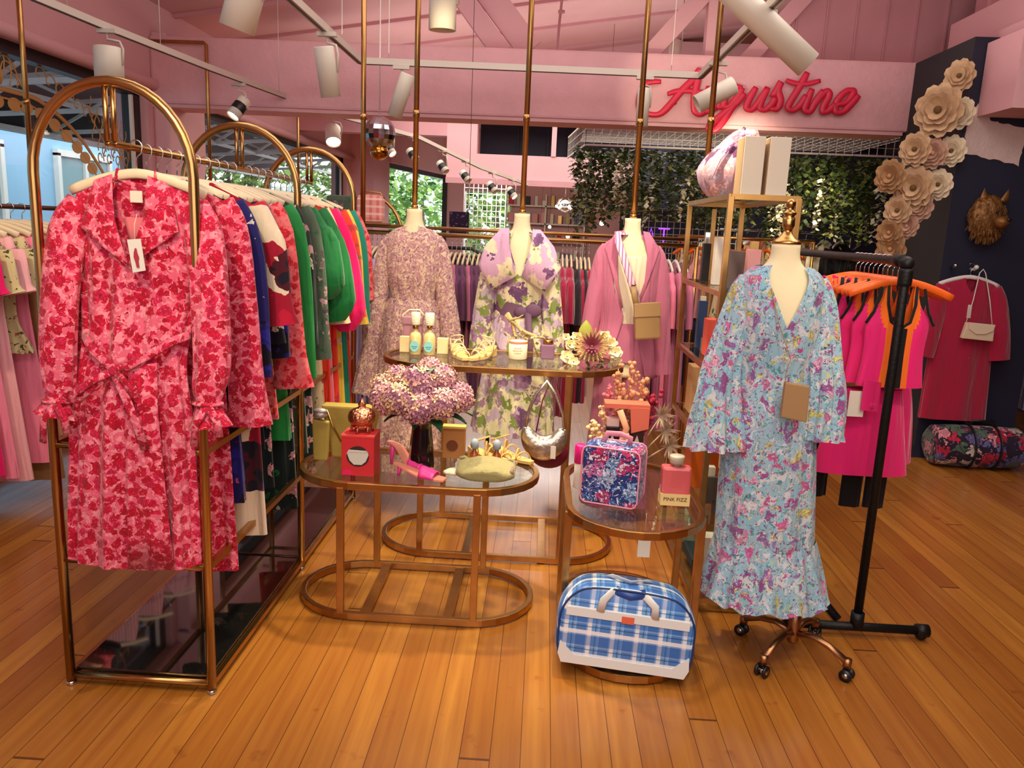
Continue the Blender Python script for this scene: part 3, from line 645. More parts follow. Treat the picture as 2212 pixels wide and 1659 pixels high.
F_TAN = mat('tan_leather', (160, 126, 80), .5, bump=.1, bscale=160); F_TAN2 = mat('taupe_leather', (160, 126, 84), .55, bump=.1, bscale=160)
# ================================================================ CLOTHING BUILDERS
def cloth(mb, kn, top, n=56, rows=34, folds=8, amp=(0, .012), seed=0, hem=0.0, yc=None, m=0, xc=None, zp=1.35):
    """kn: [(z, rx, ry)] from the top down; top(c, front) = neckline height in column c=cos; folds grow downwards"""
    kk = sorted([(-k[0],)+tuple(k[1:]) for k in kn]); z0 = -kk[0][0]; z1 = -kk[-1][0]
    rnd = random.Random(seed); ph = [rnd.uniform(0, 6.28) for _ in range(4)]; fr = [folds, int(folds*1.6)+1, max(2, folds//2), folds*2+1]
    R = []
    for j in range(rows+1):
        t = (j/rows)**zp; zl = z0+(z1-z0)*t; ring = []
        for i in range(n):
            th = 2*PI*i/n; c, s = math.cos(th), math.sin(th)
            z = min(zl, top(c, s < 0))
            rx, ry = hermite(kk, -z); u = (z0-z)/(z0-z1)
            a = amp[0]+(amp[1]-amp[0])*u
            F = .55*math.sin(fr[0]*th+ph[0]+1.2*u)+.3*math.sin(fr[1]*th+ph[1]-u)+.25*math.sin(fr[2]*th+ph[2]+2*u)+.15*math.sin(fr[3]*th+ph[3])
            nx, ny = c/max(rx, 1e-4), s/max(ry, 1e-4); l = math.hypot(nx, ny)
            nx /= l; ny /= l
            zz = z
            if hem and j == rows: zz = z+hem*F
            elif hem and u > .8: zz = z+hem*F*(u-.8)/.2
            pc = abs(c)**.9*(1 if c > 0 else -1)
            x = rx*pc+a*F*nx; y = ry*s+a*F*ny*1.2
            if yc: y += yc(z)
            if xc: x += xc(z)
            ring.append((x, y, zz))
        R.append(ring)
    mb.rings(R, m=m); return mb
def sleeve(mb, pts, rad, n=20, flat=.6, folds=5, amp=.05, seed=0, ruffle=0, m=0, sub=4, cap=True):
    """open tube along pts; rad per point"""
    kn = [(i,)+tuple(p)+(r,) for i, (p, r) in enumerate(zip(pts, rad))]
    K = (len(pts)-1)*sub; rnd = random.Random(seed); ph = [rnd.uniform(0, 6.28) for _ in range(3)]
    C_ = [hermite(kn, i/sub) for i in range(K+1)]; R = []
    for i, q in enumerate(C_):
        p = Vector(q[:3]); a = Vector(C_[max(0, i-1)][:3]); b = Vector(C_[min(K, i+1)][:3]); T = (b-a).normalized()
        v = Vector((0, 1, 0)); v = (v-T*v.dot(T)).normalized(); u = T.cross(v); ring = []
        for k in range(n):
            th = 2*PI*k/n; F = math.sin(folds*th+ph[0]+i*.15)*.6+math.sin((folds*2-1)*th+ph[1]-i*.1)*.4
            r = q[3]*(1+amp*F*(.5+i/K)); g = 0
            if ruffle and i > K-4: g = ruffle*math.sin(n*.5*th*.5+ph[2])*(i-K+4)/4
            ring.append(p+u*((r+g)*math.cos(th))+v*((r*flat+g)*math.sin(th)))
        R.append(ring)
    mb.rings(R, cap0=cap, m=m); return mb
def vneck(w, depth, zs=0, back=.015, slope=.12, frontw=None):
    """neckline function: V in front; c is cos(theta) across the shoulder width"""
    def f(c, front):
        a = abs(c); sh = zs-slope*max(0, a-w)
        if a < w: return zs-(depth if front else back)*(1-a/w)
        return sh
    return f
def scoop(w, depth, zs=0, back=.01, slope=.12):
    def f(c, front):
        a = abs(c)
        if a < w: return zs-(depth if front else back)*math.sqrt(max(0, 1-(a/w)**2))
        return zs-slope*(a-w)
    return f
def strap(w0, w1, depth, low, zs=0):
    """tank top: straps between w0 and w1, armholes outside"""
    def f(c, front):
        a = abs(c)
        if a < w0: return zs-(depth if front else depth*.8)*(1-(a/w0)**2)**.5
        if a < w1: return zs
        return zs-low*min(1, ((a-w1)/(1-w1))**.5)
    return f
# ---------------- hangers : origin on the rail, arms along local x
def make_hanger(body, hook, w=.20, name='clothes_hanger', label='cream hanger with metal hook', group=None, drop=.07, thick=.007):
    t_ = thing(name, label, 'hanger', (0, 0, 50), group=group)
    m = MB(); m.tube([(0, 0, -drop), (0, 0, -.035), (.004, 0, -.028), (.016, 0, -.018)]+[(.019*math.cos(a), 0, .019*math.sin(a)-.002) for a in [i*PI/8-.5 for i in range(9)]], .0022, 6); m.build('hook', hook, t_)
    m = MB(); P = [(w*s_, 0, -drop-.006-.055*abs(s_)**1.6) for s_ in [k/8-1 for k in range(17)]]
    m.tube(P, .0145, 8, ry=thick, up=(0, 0, 1)); m.build('shoulder_bar', body, t_)
    return t_
HANG0 = make_hanger(HANG, CHROME)
HANGO = make_hanger(mat('orange_hanger', (240, 104, 30), .4), CHROME, w=.19, label='orange hanger')
HANGW = make_hanger(mat('white_hanger', (235, 228, 220), .5), CHROME, w=.20, label='white hanger')
_used = {}
def hang(x, y, z, rz, label='cream clothes hanger holding a garment on its rail', src=None, group='clothes hangers on the rails'):
    src = src or HANG0
    if src.name not in _used:
        _used[src.name] = 1; src.location = (x, y, z); src.rotation_euler = (0, 0, rz); src['label'] = label; src['group'] = group; return src
    return dup(src, (x, y, z), rz, label, group)
TOP = -.078   # garment top below the rail centre
def garment(kind, name, label, cat, mats, loc, rz=0, length=1.0, seed=0, group=None, th=.022, w=.20, flare=.03, sleeve_len=.5, hi=False, hmat=None, puff=0, cuff=0, tilt=0, scal=None):
    """a garment hanging from a rail point; local x across the shoulders"""
    t_ = thing(name, label, cat, loc, rz, group); rnd = random.Random(seed)
    n, rows = (64, 44) if hi else (36, 20)
    A = mats[0]; B = mats[-1]; L_ = length; z = TOP
    m = MB()
    if kind in ('dress', 'coat', 'blouse'):
        nk = .28 if kind != 'coat' else .36
        kn = [(z, w*.78, th*.5), (z-.035, w*.93, th*.8), (z-.09, w*1.0, th), (z-.2, w*.92, th*1.3), (z-.36, w*.80, th*1.2), (z-.48, w*.84, th*1.35), (z-L_, w*.9+flare, th*1.5+flare*.15)]
        if L_ < .6: kn = [k for k in kn if k[0] > z-L_+.05 or k[0] == z-L_]
        cloth(m, kn, vneck(nk, .12, z, .012, .11), n=n, rows=rows, folds=rnd.randint(6, 9), amp=(.001, .014 if L_ > .6 else .007), seed=seed, hem=.006)
        m.build('bodice', A, t_)
        for s_ in (-1, 1):
            m = MB(); sx = s_*w*.93; d = sleeve_len
            sleeve(m, [(sx*.93, 0, z-.075), (sx*1.13, -.008, z-.16), (sx*1.27, -.012, z-.3*d/.5), (sx*1.33, -.02, z-.1-d*.8), (sx*1.38, -.02, z-.1-d)],
                   [.052, .056+puff*.3, .052+puff, .05+cuff*.3+puff*1.1, .045+(cuff if not puff else -.008)], flat=.42, folds=5, amp=.07, seed=seed+s_, ruffle=.006 if cuff else 0, n=18 if hi else 12, sub=5 if hi else 2)
            m.build('sleeve', B, t_)
    elif kind == 'tank':
        kn = [(z, w*.6, th*.5), (z-.1, w*.62, th), (z-.2, w*.72, th*1.3), (z-.36, w*.66, th*1.2), (z-L_, w*.72+flare, th*1.5)]
        cloth(m, kn, strap(.55, .78, .13, .15, z), n=n, rows=rows, folds=6, amp=(.001, .012), seed=seed, hem=.006); m.build('bodice', A, t_)
    elif kind == 'skirt':
        kn = [(z-.04, w*.62, th), (z-.10, w*.68, th*1.1), (z-.5*L_, w*.8+flare*.5, th*1.5), (z-L_, w*.85+flare, th*1.8)]
        cloth(m, kn, lambda c, f: z-.04, n=n, rows=rows, folds=9, amp=(.002, .018), seed=seed, hem=.004); m.build('skirt_panel', A, t_)
        m = MB(); cloth(m, [(z-.035, w*.63, th*1.06), (z-.075, w*.64, th*1.06)], lambda c, f: z-.035, n=24, rows=2, folds=3, amp=(0, 0), seed=seed); m.build('waistband', B, t_)
    elif kind == 'pants':
        for s_ in (-1, 1):
            m = MB(); kn = [(z-.04, w*.42, th), (z-.2, w*.45, th*1.3), (z-L_, w*.40+flare, th*1.3)]
            cloth(m, kn, lambda c, f: z-.04, n=24, rows=rows, folds=4, amp=(.001, .008), seed=seed, xc=lambda q, s_=s_: s_*w*.40); m.build('trouser_leg', A, t_)
    if scal: t_.scale = scal
    return t_
# ================================================================ FRONT COAT (pink tulip print) on the left rack
CX0, CY0, CZ0 = -1.19, 2.262, 1.685
hang(CX0, 2.275, CZ0, 0, 'cream hanger inside the front pink print coat', group=None)
ct = thing('coat', 'front long pink and red tulip print coat with tie belt on the arched brass rack', 'coat', (CX0, CY0, CZ0))
m = MB()
kn = [(-.085, .115, .014), (-.11, .155, .02), (-.16, .182, .03), (-.26, .178, .042), (-.45, .165, .045), (-.60, .150, .042), (-.75, .170, .055), (-1.0, .185, .062), (-1.245, .195, .066)]
cloth(m, kn, vneck(.42, .25, -.085, .02, .10), n=110, rows=80, folds=11, amp=(.002, .021), seed=3, hem=.008, xc=lambda z: .008+.028*z, zp=1.1)
m.build('body', F_PINK, ct)
for s_ in (-1, 1):
    m = MB()
    if s_ < 0: P = [(-.155, 0, -.165), (-.195, -.02, -.25), (-.205, -.06, -.42), (-.208, -.088, -.60), (-.208, -.095, -.70), (-.212, -.10, -.735), (-.22, -.105, -.78)]
    else: P = [(.165, 0, -.165), (.205, -.02, -.25), (.235, -.06, -.42), (.245, -.085, -.60), (.235, -.095, -.68), (.235, -.10, -.72), (.245, -.105, -.79)]
    sleeve(m, P, [.050, .058, .055, .052, .045, .036, .062], n=40, flat=.55, folds=6, amp=.07, seed=8+s_, ruffle=.007, sub=7); sl_ = m.build('sleeve', F_PINK, ct)
    m = MB(); m.tube([(P[5][0]+.038*math.cos(a), P[5][1]+.024*math.sin(a), P[5][2]) for a in [k*PI/8 for k in range(16)]], .006, 6, loop=True, ry=.009)
    m.tube([(P[5][0]+.01, P[5][1]-.026, P[5][2]), (P[5][0]-.02, P[5][1]-.04, P[5][2]-.05), (P[5][0]-.03, P[5][1]-.035, P[5][2]-.12)], .012, 6, ry=.003, up=(1, 0, 0))
    m.tube([(P[5][0]+.01, P[5][1]-.026, P[5][2]), (P[5][0]+.04, P[5][1]-.04, P[5][2]-.04), (P[5][0]+.045, P[5][1]-.035, P[5][2]-.09)], .012, 6, ry=.003, up=(1, 0, 0))
    m.build('cuff_tie', F_PINK, sl_)
def plate(mb, poly, y, th=.004, m=0): return mb.prism(poly, y, y+th, m=m)
def sheet(mb, poly, yf, th=.004, nseg=8):
    """thin panel following depth function yf(x,z): polygon given as left edge and right edge lists of equal length"""
    L, R_ = poly; rows = []
    for (a, b) in zip(L, R_):
        row = [(a[0]+(b[0]-a[0])*i/nseg, yf(a[0]+(b[0]-a[0])*i/nseg, a[1]+(b[1]-a[1])*i/nseg), a[1]+(b[1]-a[1])*i/nseg) for i in range(nseg+1)]
        rows.append(row)
    front = rows; back = [[(x, y+th, z) for x, y, z in r] for r in rows]; n = nseg+1; K = len(rows)
    vs = [p for r in front for p in r]+[p for r in back for p in r]; o = n*K; fs = []
    for j in range(K-1):
        for i in range(nseg):
            a = j*n+i; fs += [(a, a+1, a+n+1, a+n), (o+a, o+a+n, o+a+n+1, o+a+1)]
    for j in range(K-1):
        for i in (0, nseg): a = j*n+i; fs.append((a, a+n, o+a+n, o+a) if i else (a, o+a, o+a+n, a+n))
    for i in range(nseg):
        for j in (0, K-1): a = j*n+i; fs.append((a, o+a, o+a+1, a+1) if j else (a, a+1, o+a+1, o+a))
    return mb.add(vs, fs, 0, True)
cy = lambda x, z: -.060+.35*x*x-.02*max(0, -.16-z if z > -.16 else 0)
for s_ in (-1, 1):
    m = MB(); sheet(m, ([(s_*.052, -.082), (s_*.048, -.15), (s_*.040, -.21), (s_*.02, -.27), (0.0, -.335)], [(s_*.105, -.10), (s_*.128, -.17), (s_*.142, -.235), (s_*.075, -.285), (s_*.004, -.34)]), lambda x, z: -.030+.5*x*x-.16*min(.2, max(0, -z-.08))); m.build('lapel', F_PINK, ct)
m = MB(); m.tube([(.058*math.cos(a), .004+.03*math.sin(a)*.9, -.088+.008*math.cos(2*a)) for a in [k*PI/10 for k in range(11)]], .018, 8, ry=.004); m.build('collar', F_PINK, ct)
m = MB(); sheet(m, ([(-.045, -.20), (-.036, -.25), (-.022, -.31)], [(.045, -.20), (.036, -.25), (.022, -.31)]), lambda x, z: .012, th=.002); m.build('lining', mat('salmon_lining', (216, 112, 116), .7), ct)
m = MB(); plate(m, [(-.018, -.125), (.018, -.125), (.018, -.158), (-.018, -.158)], .002, .002); m.build('neck_label', CREAM, ct)
# right front panel overlapping the left
m = MB(); sheet(m, ([(.012, -.62), (-.004, -.75), (-.010, -.95), (-.012, -1.12), (-.018, -1.24)], [(.085, -.61), (.09, -.75), (.10, -.95), (.11, -1.12), (.12, -1.235)]), lambda x, z: -.064-.012*(-z-.6)+1.4*max(0, x-.03)**2+.003*math.sin(60*x+z*5), th=.003, nseg=16); m.build('overlap_panel', F_PINK, ct)
m = MB()
m.tube([(-.150, -.03, -.545), (-.11, -.062, -.575), (-.05, -.075, -.615), (-.025, -.078, -.63)], .004, 8, ry=.013, up=(0, 1, 0))
m.tube([(-.025, -.078, -.63), (.02, -.078, -.615), (.07, -.07, -.585), (.13, -.055, -.545), (.165, -.03, -.53)], .004, 8, ry=.013, up=(0, 1, 0)); bt_ = m.build('belt', F_PINK, ct)
m = MB(); m.ball((-.025, -.084, -.63), (.018, .012, .018), 10, 8)
m.tube([(-.025, -.085, -.635), (-.07, -.10, -.655), (-.13, -.10, -.70), (-.15, -.09, -.725), (-.13, -.088, -.725), (-.08, -.088, -.68), (-.03, -.085, -.64)], .0035, 8, ry=.011, up=(0, 1, 0))
m.tube([(-.02, -.085, -.635), (.02, -.10, -.66), (.05, -.10, -.70), (.035, -.09, -.70), (-.01, -.085, -.645)], .0035, 8, ry=.010, up=(0, 1, 0)); m.build('bow', F_PINK, bt_)
m = MB(); m.tube([(-.02, -.085, -.64), (.02, -.09, -.72), (.045, -.085, -.80), (.06, -.08, -.86)], .0035, 8, ry=.014, up=(0, 1, 0)); m.build('belt_tail', F_PINK, bt_)
def fwd(z): u = min(1, max(0, (-z-.42)/.30)); return -.052*u*u*(3-2*u)
for o_ in [c for c in bpy.data.objects if c.parent and c.parent.name == ct.name or (c.parent and c.parent.name == 'belt')]:
    if o_.name.startswith(('sleeve', 'cuff')): continue
    for v_ in o_.data.vertices: v_.co.y += fwd(v_.co.z)
t_ = thing('price_tag', 'white swing tag with a small red figure on the front coat', 'tag', (CX0+.035, CY0-.085, CZ0-.31))
m = MB(); m.add([(-.022, 0, .048), (.018, -.002, .052), (.028, -.002, -.036), (-.010, 0, -.044), (-.022, .002, .048), (.018, 0, .052), (.028, 0, -.036), (-.010, .002, -.044)], [(0, 1, 2, 3), (7, 6, 5, 4), (0, 4, 5, 1), (1, 5, 6, 2), (2, 6, 7, 3), (3, 7, 4, 0)]); cd_ = m.build('card', WHITE, t_)
m = MB(); m.prism([(.002, .026), (.006, .024), (.008, .012), (.012, .0), (.010, -.012), (.012, -.028), (.004, -.028), (.001, -.012), (-.003, .0), (-.002, .014)], -.005, -.0035); m.build('printed_figure', mat('tag_red', (170, 40, 62), .6), cd_)
m = MB(); m.tube([(0, 0, .05), (-.004, .01, .09), (.0, .02, .12)], .0008, 5); m.build('string', WHITE, t_)
# ---------------------------------------------------------------- the rest of the rack
RACK = [  # y, kind, name, fabrics, length, sleeve length, cuff, width, dx, label
 (2.40, 'coat', 'coat', (F_PINK,), 1.27, .66, .03, .215, .035, 'second pink and red tulip print coat right behind the front coat'),
 (2.47, 'dress', 'dress', (F_NAVYP,), 1.06, .52, .0, .215, .035, 'navy blue painted print dress behind the second pink coat'),
 (2.53, 'dress', 'dress', (F_NAVYP, F_NAVY2), 1.0, .40, .0, .21, .02, 'navy dress with black brushstroke sleeves, next on the rack'),
 (2.60, 'dress', 'dress', (F_BLOCK,), 1.22, .36, .03, .225, .055, 'cream dress with red and blue colour block shapes'),
 (2.67, 'dress', 'dress', (F_NAVY2,), 1.1, .44, .01, .21, .01, 'black dress with white brush marks behind the colour block dress'),
 (2.74, 'dress', 'dress', (F_NAVY2, F_NAVYP), .95, .50, .0, .205, .02, 'black dress with navy printed sleeves'),
 (2.82, 'dress', 'dress', (F_RED2,), .85, .62, .03, .215, .04, 'coral red print dress with long sleeves before the second arch'),
 (2.90, 'blouse', 'blouse', (F_GFLOR,), 1.15, .40, .0, .20, .0, 'dark green floral dress just before the second arch'),
 (2.98, 'dress', 'dress', (F_GREEN,), .98, .62, .0, .215, .03, 'plain bright green dress with long smooth sleeve'),
 (3.06, 'dress', 'dress', (F_GFLOR,), 1.30, .5, .0, .205, .03, 'long green dress with large pink and white flowers'),
 (3.22, 'dress', 'dress', (F_GPINK,), 1.1, .58, .01, .21, .03, 'green and mauve print dress just past the second arch'),
 (3.30, 'dress', 'dress', (F_GFLOR, F_DGREEN), 1.22, .34, .05, .21, .03, 'dark floral dress with deep green puffed sleeve'),
 (3.38, 'blouse', 'blouse', (F_DGREEN,), .62, .44, .05, .22, .04, 'deep green satin blouse with full sleeve'),
 (3.46, 'dress', 'dress', (F_CREAMG,), 1.1, .46, .02, .21, .04, 'cream dress with leaf print past the green blouse'),
 (3.54, 'dress', 'dress', (F_ORRED, F_CER), 1.1, .50, .06, .22, .05, 'orange print dress with hot pink balloon sleeve'),
 (3.62, 'dress', 'dress', (F_PINK1,), 1.05, .44, .0, .21, .04, 'plain pink dress past the balloon sleeve'),
 (3.70, 'dress', 'dress', (F_ORRED,), 1.2, .46, .02, .21, .05, 'orange and red floral dress near the third arch'),
 (3.78, 'dress', 'dress', (F_YEL,), 1.1, .5, .02, .21, .05, 'yellow floral dress near the third arch'),
 (3.86, 'dress', 'dress', (F_TEAL,), 1.1, .5, .0, .21, .06, 'teal dress near the third arch'),
 (3.94, 'dress', 'dress', (F_ORRED, F_RED2), 1.15, .4, .0, .21, .05, 'last orange dress beside the third arch')]
for i, (y, kd, nme, fb, L_, sl, cf, w_, dx, lab) in enumerate(RACK):
    hang(RC, y, 1.685, .03*math.sin(i*2.1), 'cream hanger of the '+' '.join(lab.split(',')[0].split()[:10]), group=None)
    garment(kd, nme, lab, 'coat' if nme == 'coat' else nme, fb, (RC+dx, y, 1.685), .05*math.sin(i*1.7), L_, seed=i+11, th=.018, w=w_, sleeve_len=sl, cuff=cf, hi=i < 4, flare=.02, puff=.032 if 'balloon' in lab and 'past' not in lab or 'puffed' in lab or 'satin' in lab else 0)
# ================================================================ LEFT WALL RAIL
LW = [('dress', (F_SAND, F_OLIVE), 1.28, 'olive ruffled dress with sand skirt at the left edge'), ('dress', (F_CER,), 1.16, 'long plain cerise dress on the window rail'), ('dress', (F_PINK1, F_OLIVE), 1.2, 'pink dress with olive floral ruffle on the window rail'),
      ('dress', (F_PALEP,), 1.24, 'pale pink pleated dress on the window rail'), ('blouse', (F_OLIVE,), .62, 'short olive and coral floral blouse on the window rail'), ('dress', (F_PINK1,), 1.2, 'plain pink dress next to the leftmost brass pole'),
      ('skirt', (F_BROWN,), 1.32, 'long brown skirt hanging low on the window rail'), ('dress', (F_PEACH,), 1.1, 'peach dress on the window rail'), ('dress', (F_RED2,), 1.0, 'coral print dress on the window rail'), ('dress', (F_DARK,), 1.0, 'dark dress at the end of the near window rail group')]
for i, (kd, fb, L_, lab) in enumerate(LW):
    y = 3.28+i*.088
    hang(-2.7, y, 1.5, .12, 'cream hanger of the '+' '.join(lab.split()[:10]), group=None)
    o = garment(kd, 'dress' if kd == 'dress' else kd, lab, 'dress' if kd == 'dress' else kd, fb, (-2.7, y, 1.5), .12, L_, seed=40+i, th=.02, w=.20, sleeve_len=.22, flare=.05, cuff=.03)
for i in range(5):
    y = 4.6+i*.35
    hang(-2.7, y, 1.5, .1, 'cream hangers farther along the window rail', group='hangers farther along the window rail')
    garment('skirt' if i < 2 else 'dress', 'skirt' if i < 2 else 'dress', ['pink gingham skirt on the window rail seen under the coat cuff', 'second pink gingham skirt farther along the window rail', 'pale pink dress farther along the window rail', 'peach dress farther along the window rail', 'farthest pink dress on the window rail'][i], 'skirt' if i < 2 else 'dress', ((F_GING,), (F_GING,), (F_PALEP,), (F_PEACH,), (F_PINK1,))[i], (-2.7, y, 1.5), .1, 1.1, seed=60+i, w=.2)
# ================================================================ DRESS FORMS AND THEIR CLOTHES
def torso(name, label, x, y, dz=0, loc_z=.72):
    t_ = thing(name, label, 'mannequin', (x, y, loc_z))
    kn = [(1.575+dz, .045, .043), (1.53+dz, .047, .046), (1.49+dz, .06, .052), (1.455+dz, .115, .062), (1.42+dz, .150, .075), (1.34+dz, .152, .092), (1.24+dz, .150, .10), (1.08+dz, .118, .082), (.95+dz, .150, .10), (.78+dz, .155, .10)]
    kn = [(a-loc_z, b, c_) for a, b, c_ in kn]; zt = kn[0][0]
    m = MB(); cloth(m, kn, lambda c, f: 99, n=40, rows=44, folds=3, amp=(0, 0), zp=1.0); K = len(m.v)//40
    m.f.append(list(range(40))[::-1]); m.m.append(0); m.s.append(False); m.f.append([(K-1)*40+i for i in range(40)]); m.m.append(0); m.s.append(False)
    m.build('torso', LINEN, t_)
    return t_, zt
DF = []
for (x, y), l, g in zip(POLES, ('cream dress form inside the smocked mauve dress', 'cream dress form inside the poppy print wrap dress', 'cream dress form inside the mauve trouser suit'), range(3)):
    t_, zt = torso('dress_form', l, x, y)
    m = MB(); m.lathe([(.020, 0), (.020, .018), (.016, .02)], c=(0, 0, zt), n=16); m.build('neck_collar', GOLD_OLD, t_)
def dress_shift(b): return lambda z: 0
# smocked dress
x, y = POLES[0]; ds = thing('dress', 'mauve and cream smocked long sleeved dress on the left hanging form', 'dress', (x, y, .2)); Z = -.2
m = MB(); cloth(m, [(1.50+Z, .062, .055), (1.47+Z, .115, .068), (1.435+Z, .160, .085), (1.36+Z, .168, .102), (1.25+Z, .160, .112), (1.13+Z, .132, .095), (1.10+Z, .135, .098)], scoop(.36, .035, 1.495+Z, .01, .03), n=80, rows=30, folds=26, amp=(.001, .0025), seed=5); m.build('smocked_bodice', F_SMOCK, ds)
m = MB(); cloth(m, [(1.125+Z, .136, .098), (1.08+Z, .158, .118), (.85+Z, .19, .15), (.62+Z, .215, .17)], lambda c, f: 9, n=90, rows=20, folds=14, amp=(.003, .014), seed=6, hem=.004); m.build('upper_skirt_tier', F_SMOCK, ds)
m = MB(); cloth(m, [(.635+Z, .205, .16), (.58+Z, .235, .185), (.24+Z, .275, .22)], lambda c, f: 9, n=90, rows=20, folds=16, amp=(.004, .018), seed=7, hem=.006); m.build('lower_skirt_tier', F_SMOCK, ds)
for s_ in (-1, 1):
    m = MB(); sleeve(m, [(s_*.125, 0, 1.425+Z), (s_*.160, -.01, 1.36+Z), (s_*.195, -.02, 1.15+Z), (s_*.225, -.03, .98+Z), (s_*.24, -.03, .86+Z)], [.040, .048, .055, .062, .05], n=26, flat=.8, folds=6, amp=.08, seed=20+s_); m.build('sleeve', F_SMOCK, ds)
    m = MB(); sleeve(m, [(s_*.24, -.03, .87+Z), (s_*.25, -.03, .78+Z), (s_*.265, -.03, .62+Z)], [.048, .062, .085], n=40, flat=.8, folds=7, amp=.12, seed=30+s_, ruffle=.008, cap=False, sub=6); m.build('sleeve_flounce', F_SMOCK, ds)
# poppy dress
x, y = POLES[1]; ds = thing('dress', 'cream and lilac poppy print wrap dress with wide pointed collar on the middle form', 'dress', (x, y, .4)); Z = -.4
m = MB(); cloth(m, [(1.50+Z, .06, .055), (1.46+Z, .12, .070), (1.425+Z, .163, .088), (1.34+Z, .170, .104), (1.22+Z, .160, .112), (1.08+Z, .132, .095)], vneck(.48, .22, 1.49+Z, .01, .03), n=80, rows=34, folds=7, amp=(.001, .005), seed=5); m.build('bodice', F_POPPY, ds)
m = MB(); cloth(m, [(1.10+Z, .135, .098), (1.02+Z, .158, .118), (.8+Z, .20, .15), (.45+Z, .245, .19)], lambda c, f: 9, n=90, rows=26, folds=10, amp=(.002, .02), seed=16, hem=.006); m.build('skirt_panel', F_POPPY, ds)
m = MB(); cloth(m, [(1.14+Z, .138, .103), (1.10+Z, .138, .104), (1.06+Z, .142, .106)], lambda c, f: 9, n=60, rows=4, folds=12, amp=(.001, .001), seed=1); m.build('waist_sash', mat('dusky_purple', (112, 76, 104), .7), ds)
m = MB(); m.ball((.09, -.112, 1.10+Z), (.05, .016, .035), 12, 8); m.ball((.02, -.115, 1.09+Z), (.04, .014, .028), 12, 8); m.tube([(.06, -.12, 1.09+Z), (.08, -.15, .95+Z), (.09, -.165, .80+Z)], .004, 6, ry=.022, up=(0, 1, 0)); m.build('sash_bow', mat('dusky_purple2', (104, 70, 98), .7), ds)
for s_ in (-1, 1):
    m = MB(); sleeve(m, [(s_*.125, 0, 1.42+Z), (s_*.158, -.01, 1.34+Z), (s_*.19, -.02, 1.15+Z), (s_*.215, -.03, .95+Z), (s_*.225, -.035, .78+Z)], [.040, .050, .055, .058, .06], n=24, flat=.8, folds=5, amp=.1, seed=20+s_, cap=True); m.build('sleeve', F_POPPY, ds)
    m = MB(); L1 = [(s_*.065, 1.50+Z), (s_*.062, 1.44+Z), (s_*.045, 1.36+Z), (s_*.015, 1.27+Z)]; R1 = [(s_*.11, 1.50+Z), (s_*.19, 1.42+Z), (s_*.235, 1.32+Z), (s_*.15, 1.20+Z)]
    sheet(m, (L1, R1), lambda x_, z_: -.105-.06*min(1, (1.50+Z-z_)/.1)*.7+.35*x_*x_+.006*math.sin(40*x_), th=.004, nseg=10); m.build('pointed_collar', F_LAPEL, ds)
# mauve suit
x, y = POLES[2]
bl = thing('camisole', 'cream gathered camisole under the mauve blazer', 'top', (x, y, .9)); Z = -.9
m = MB(); cloth(m, [(1.49+Z, .06, .055), (1.45+Z, .12, .068), (1.42+Z, .160, .080), (1.34+Z, .161, .097), (1.22+Z, .155, .107), (1.02+Z, .128, .090)], scoop(.55, .05, 1.44+Z, .01, .03), n=60, rows=26, folds=12, amp=(.001, .003), seed=2); m.build('bodice', F_WHITEC, bl)
bz = thing('blazer', 'mauve long blazer left open on the right hanging form', 'blazer', (x, y, .8)); Z = -.8
def cloth_open(mb, kn, gap, top, n=70, rows=40, folds=5, amp=(0, .006), seed=0, yoff=0):
    """like cloth() but open in front; gap(z) = half opening in radians"""
    kk = sorted([(-k[0],)+tuple(k[1:]) for k in kn]); z0, z1 = -kk[0][0], -kk[-1][0]; rnd = random.Random(seed); ph = [rnd.uniform(0, 6) for _ in range(3)]; R = []
    for j in range(rows+1):
        zl = z0+(z1-z0)*(j/rows)**1.3; g = gap(zl); ring = []
        for i in range(n+1):
            th = -PI/2+g+(2*PI-2*g)*i/n; c, s = math.cos(th), math.sin(th); z = min(zl, top(c, s < 0)); rx, ry = hermite(kk, -z); u = (z0-z)/(z0-z1)
            a = amp[0]+(amp[1]-amp[0])*u; F = math.sin(folds*th+ph[0])*.6+math.sin((folds*2+1)*th+ph[1])*.4
            ring.append((rx*abs(c)**.9*(1 if c > 0 else -1)+a*F*c, ry*s+a*F*s, z))
        R.append(ring)
    return mb.rings(R, closed=False)
m = MB(); cloth_open(m, [(1.51+Z, .062, .058), (1.465+Z, .122, .078), (1.43+Z, .168, .096), (1.34+Z, .178, .116), (1.2+Z, .172, .124), (1.06+Z, .150, .112), (.92+Z, .182, .135), (.78+Z, .20, .145)], lambda z: .55 if z > 1.25+Z else (.55-.40*min(1, (1.25+Z-z)/.15) if z > 1.08+Z else .15+.5*min(1, (1.08+Z-z)/.3)), scoop(.3, .0, 1.505+Z, .0, .03), seed=9); m.build('body', F_MAUVE, bz, solid=.004)
for s_ in (-1, 1):
    m = MB(); sleeve(m, [(s_*.128, 0, 1.425+Z), (s_*.158, -.01, 1.36+Z), (s_*.190, -.02, 1.15+Z), (s_*.215, -.03, .95+Z), (s_*.235, -.03, .80+Z)], [.042, .050, .052, .048, .05], n=24, flat=.85, folds=3, amp=.05, seed=20+s_); m.build('sleeve', F_MAUVE, bz)
    m = MB(); sheet(m, ([(s_*.052, 1.515+Z), (s_*.085, 1.40+Z), (s_*.075, 1.27+Z), (s_*.035, 1.14+Z)], [(s_*.09, 1.51+Z), (s_*.155, 1.43+Z), (s_*.105, 1.30+Z), (s_*.045, 1.13+Z)]), lambda x_, z_: -.070-.30*min(.2, max(0, 1.51+Z-z_))+1.3*x_*x_-.004, th=.004); m.build('lapel', F_MAUVE, bz)
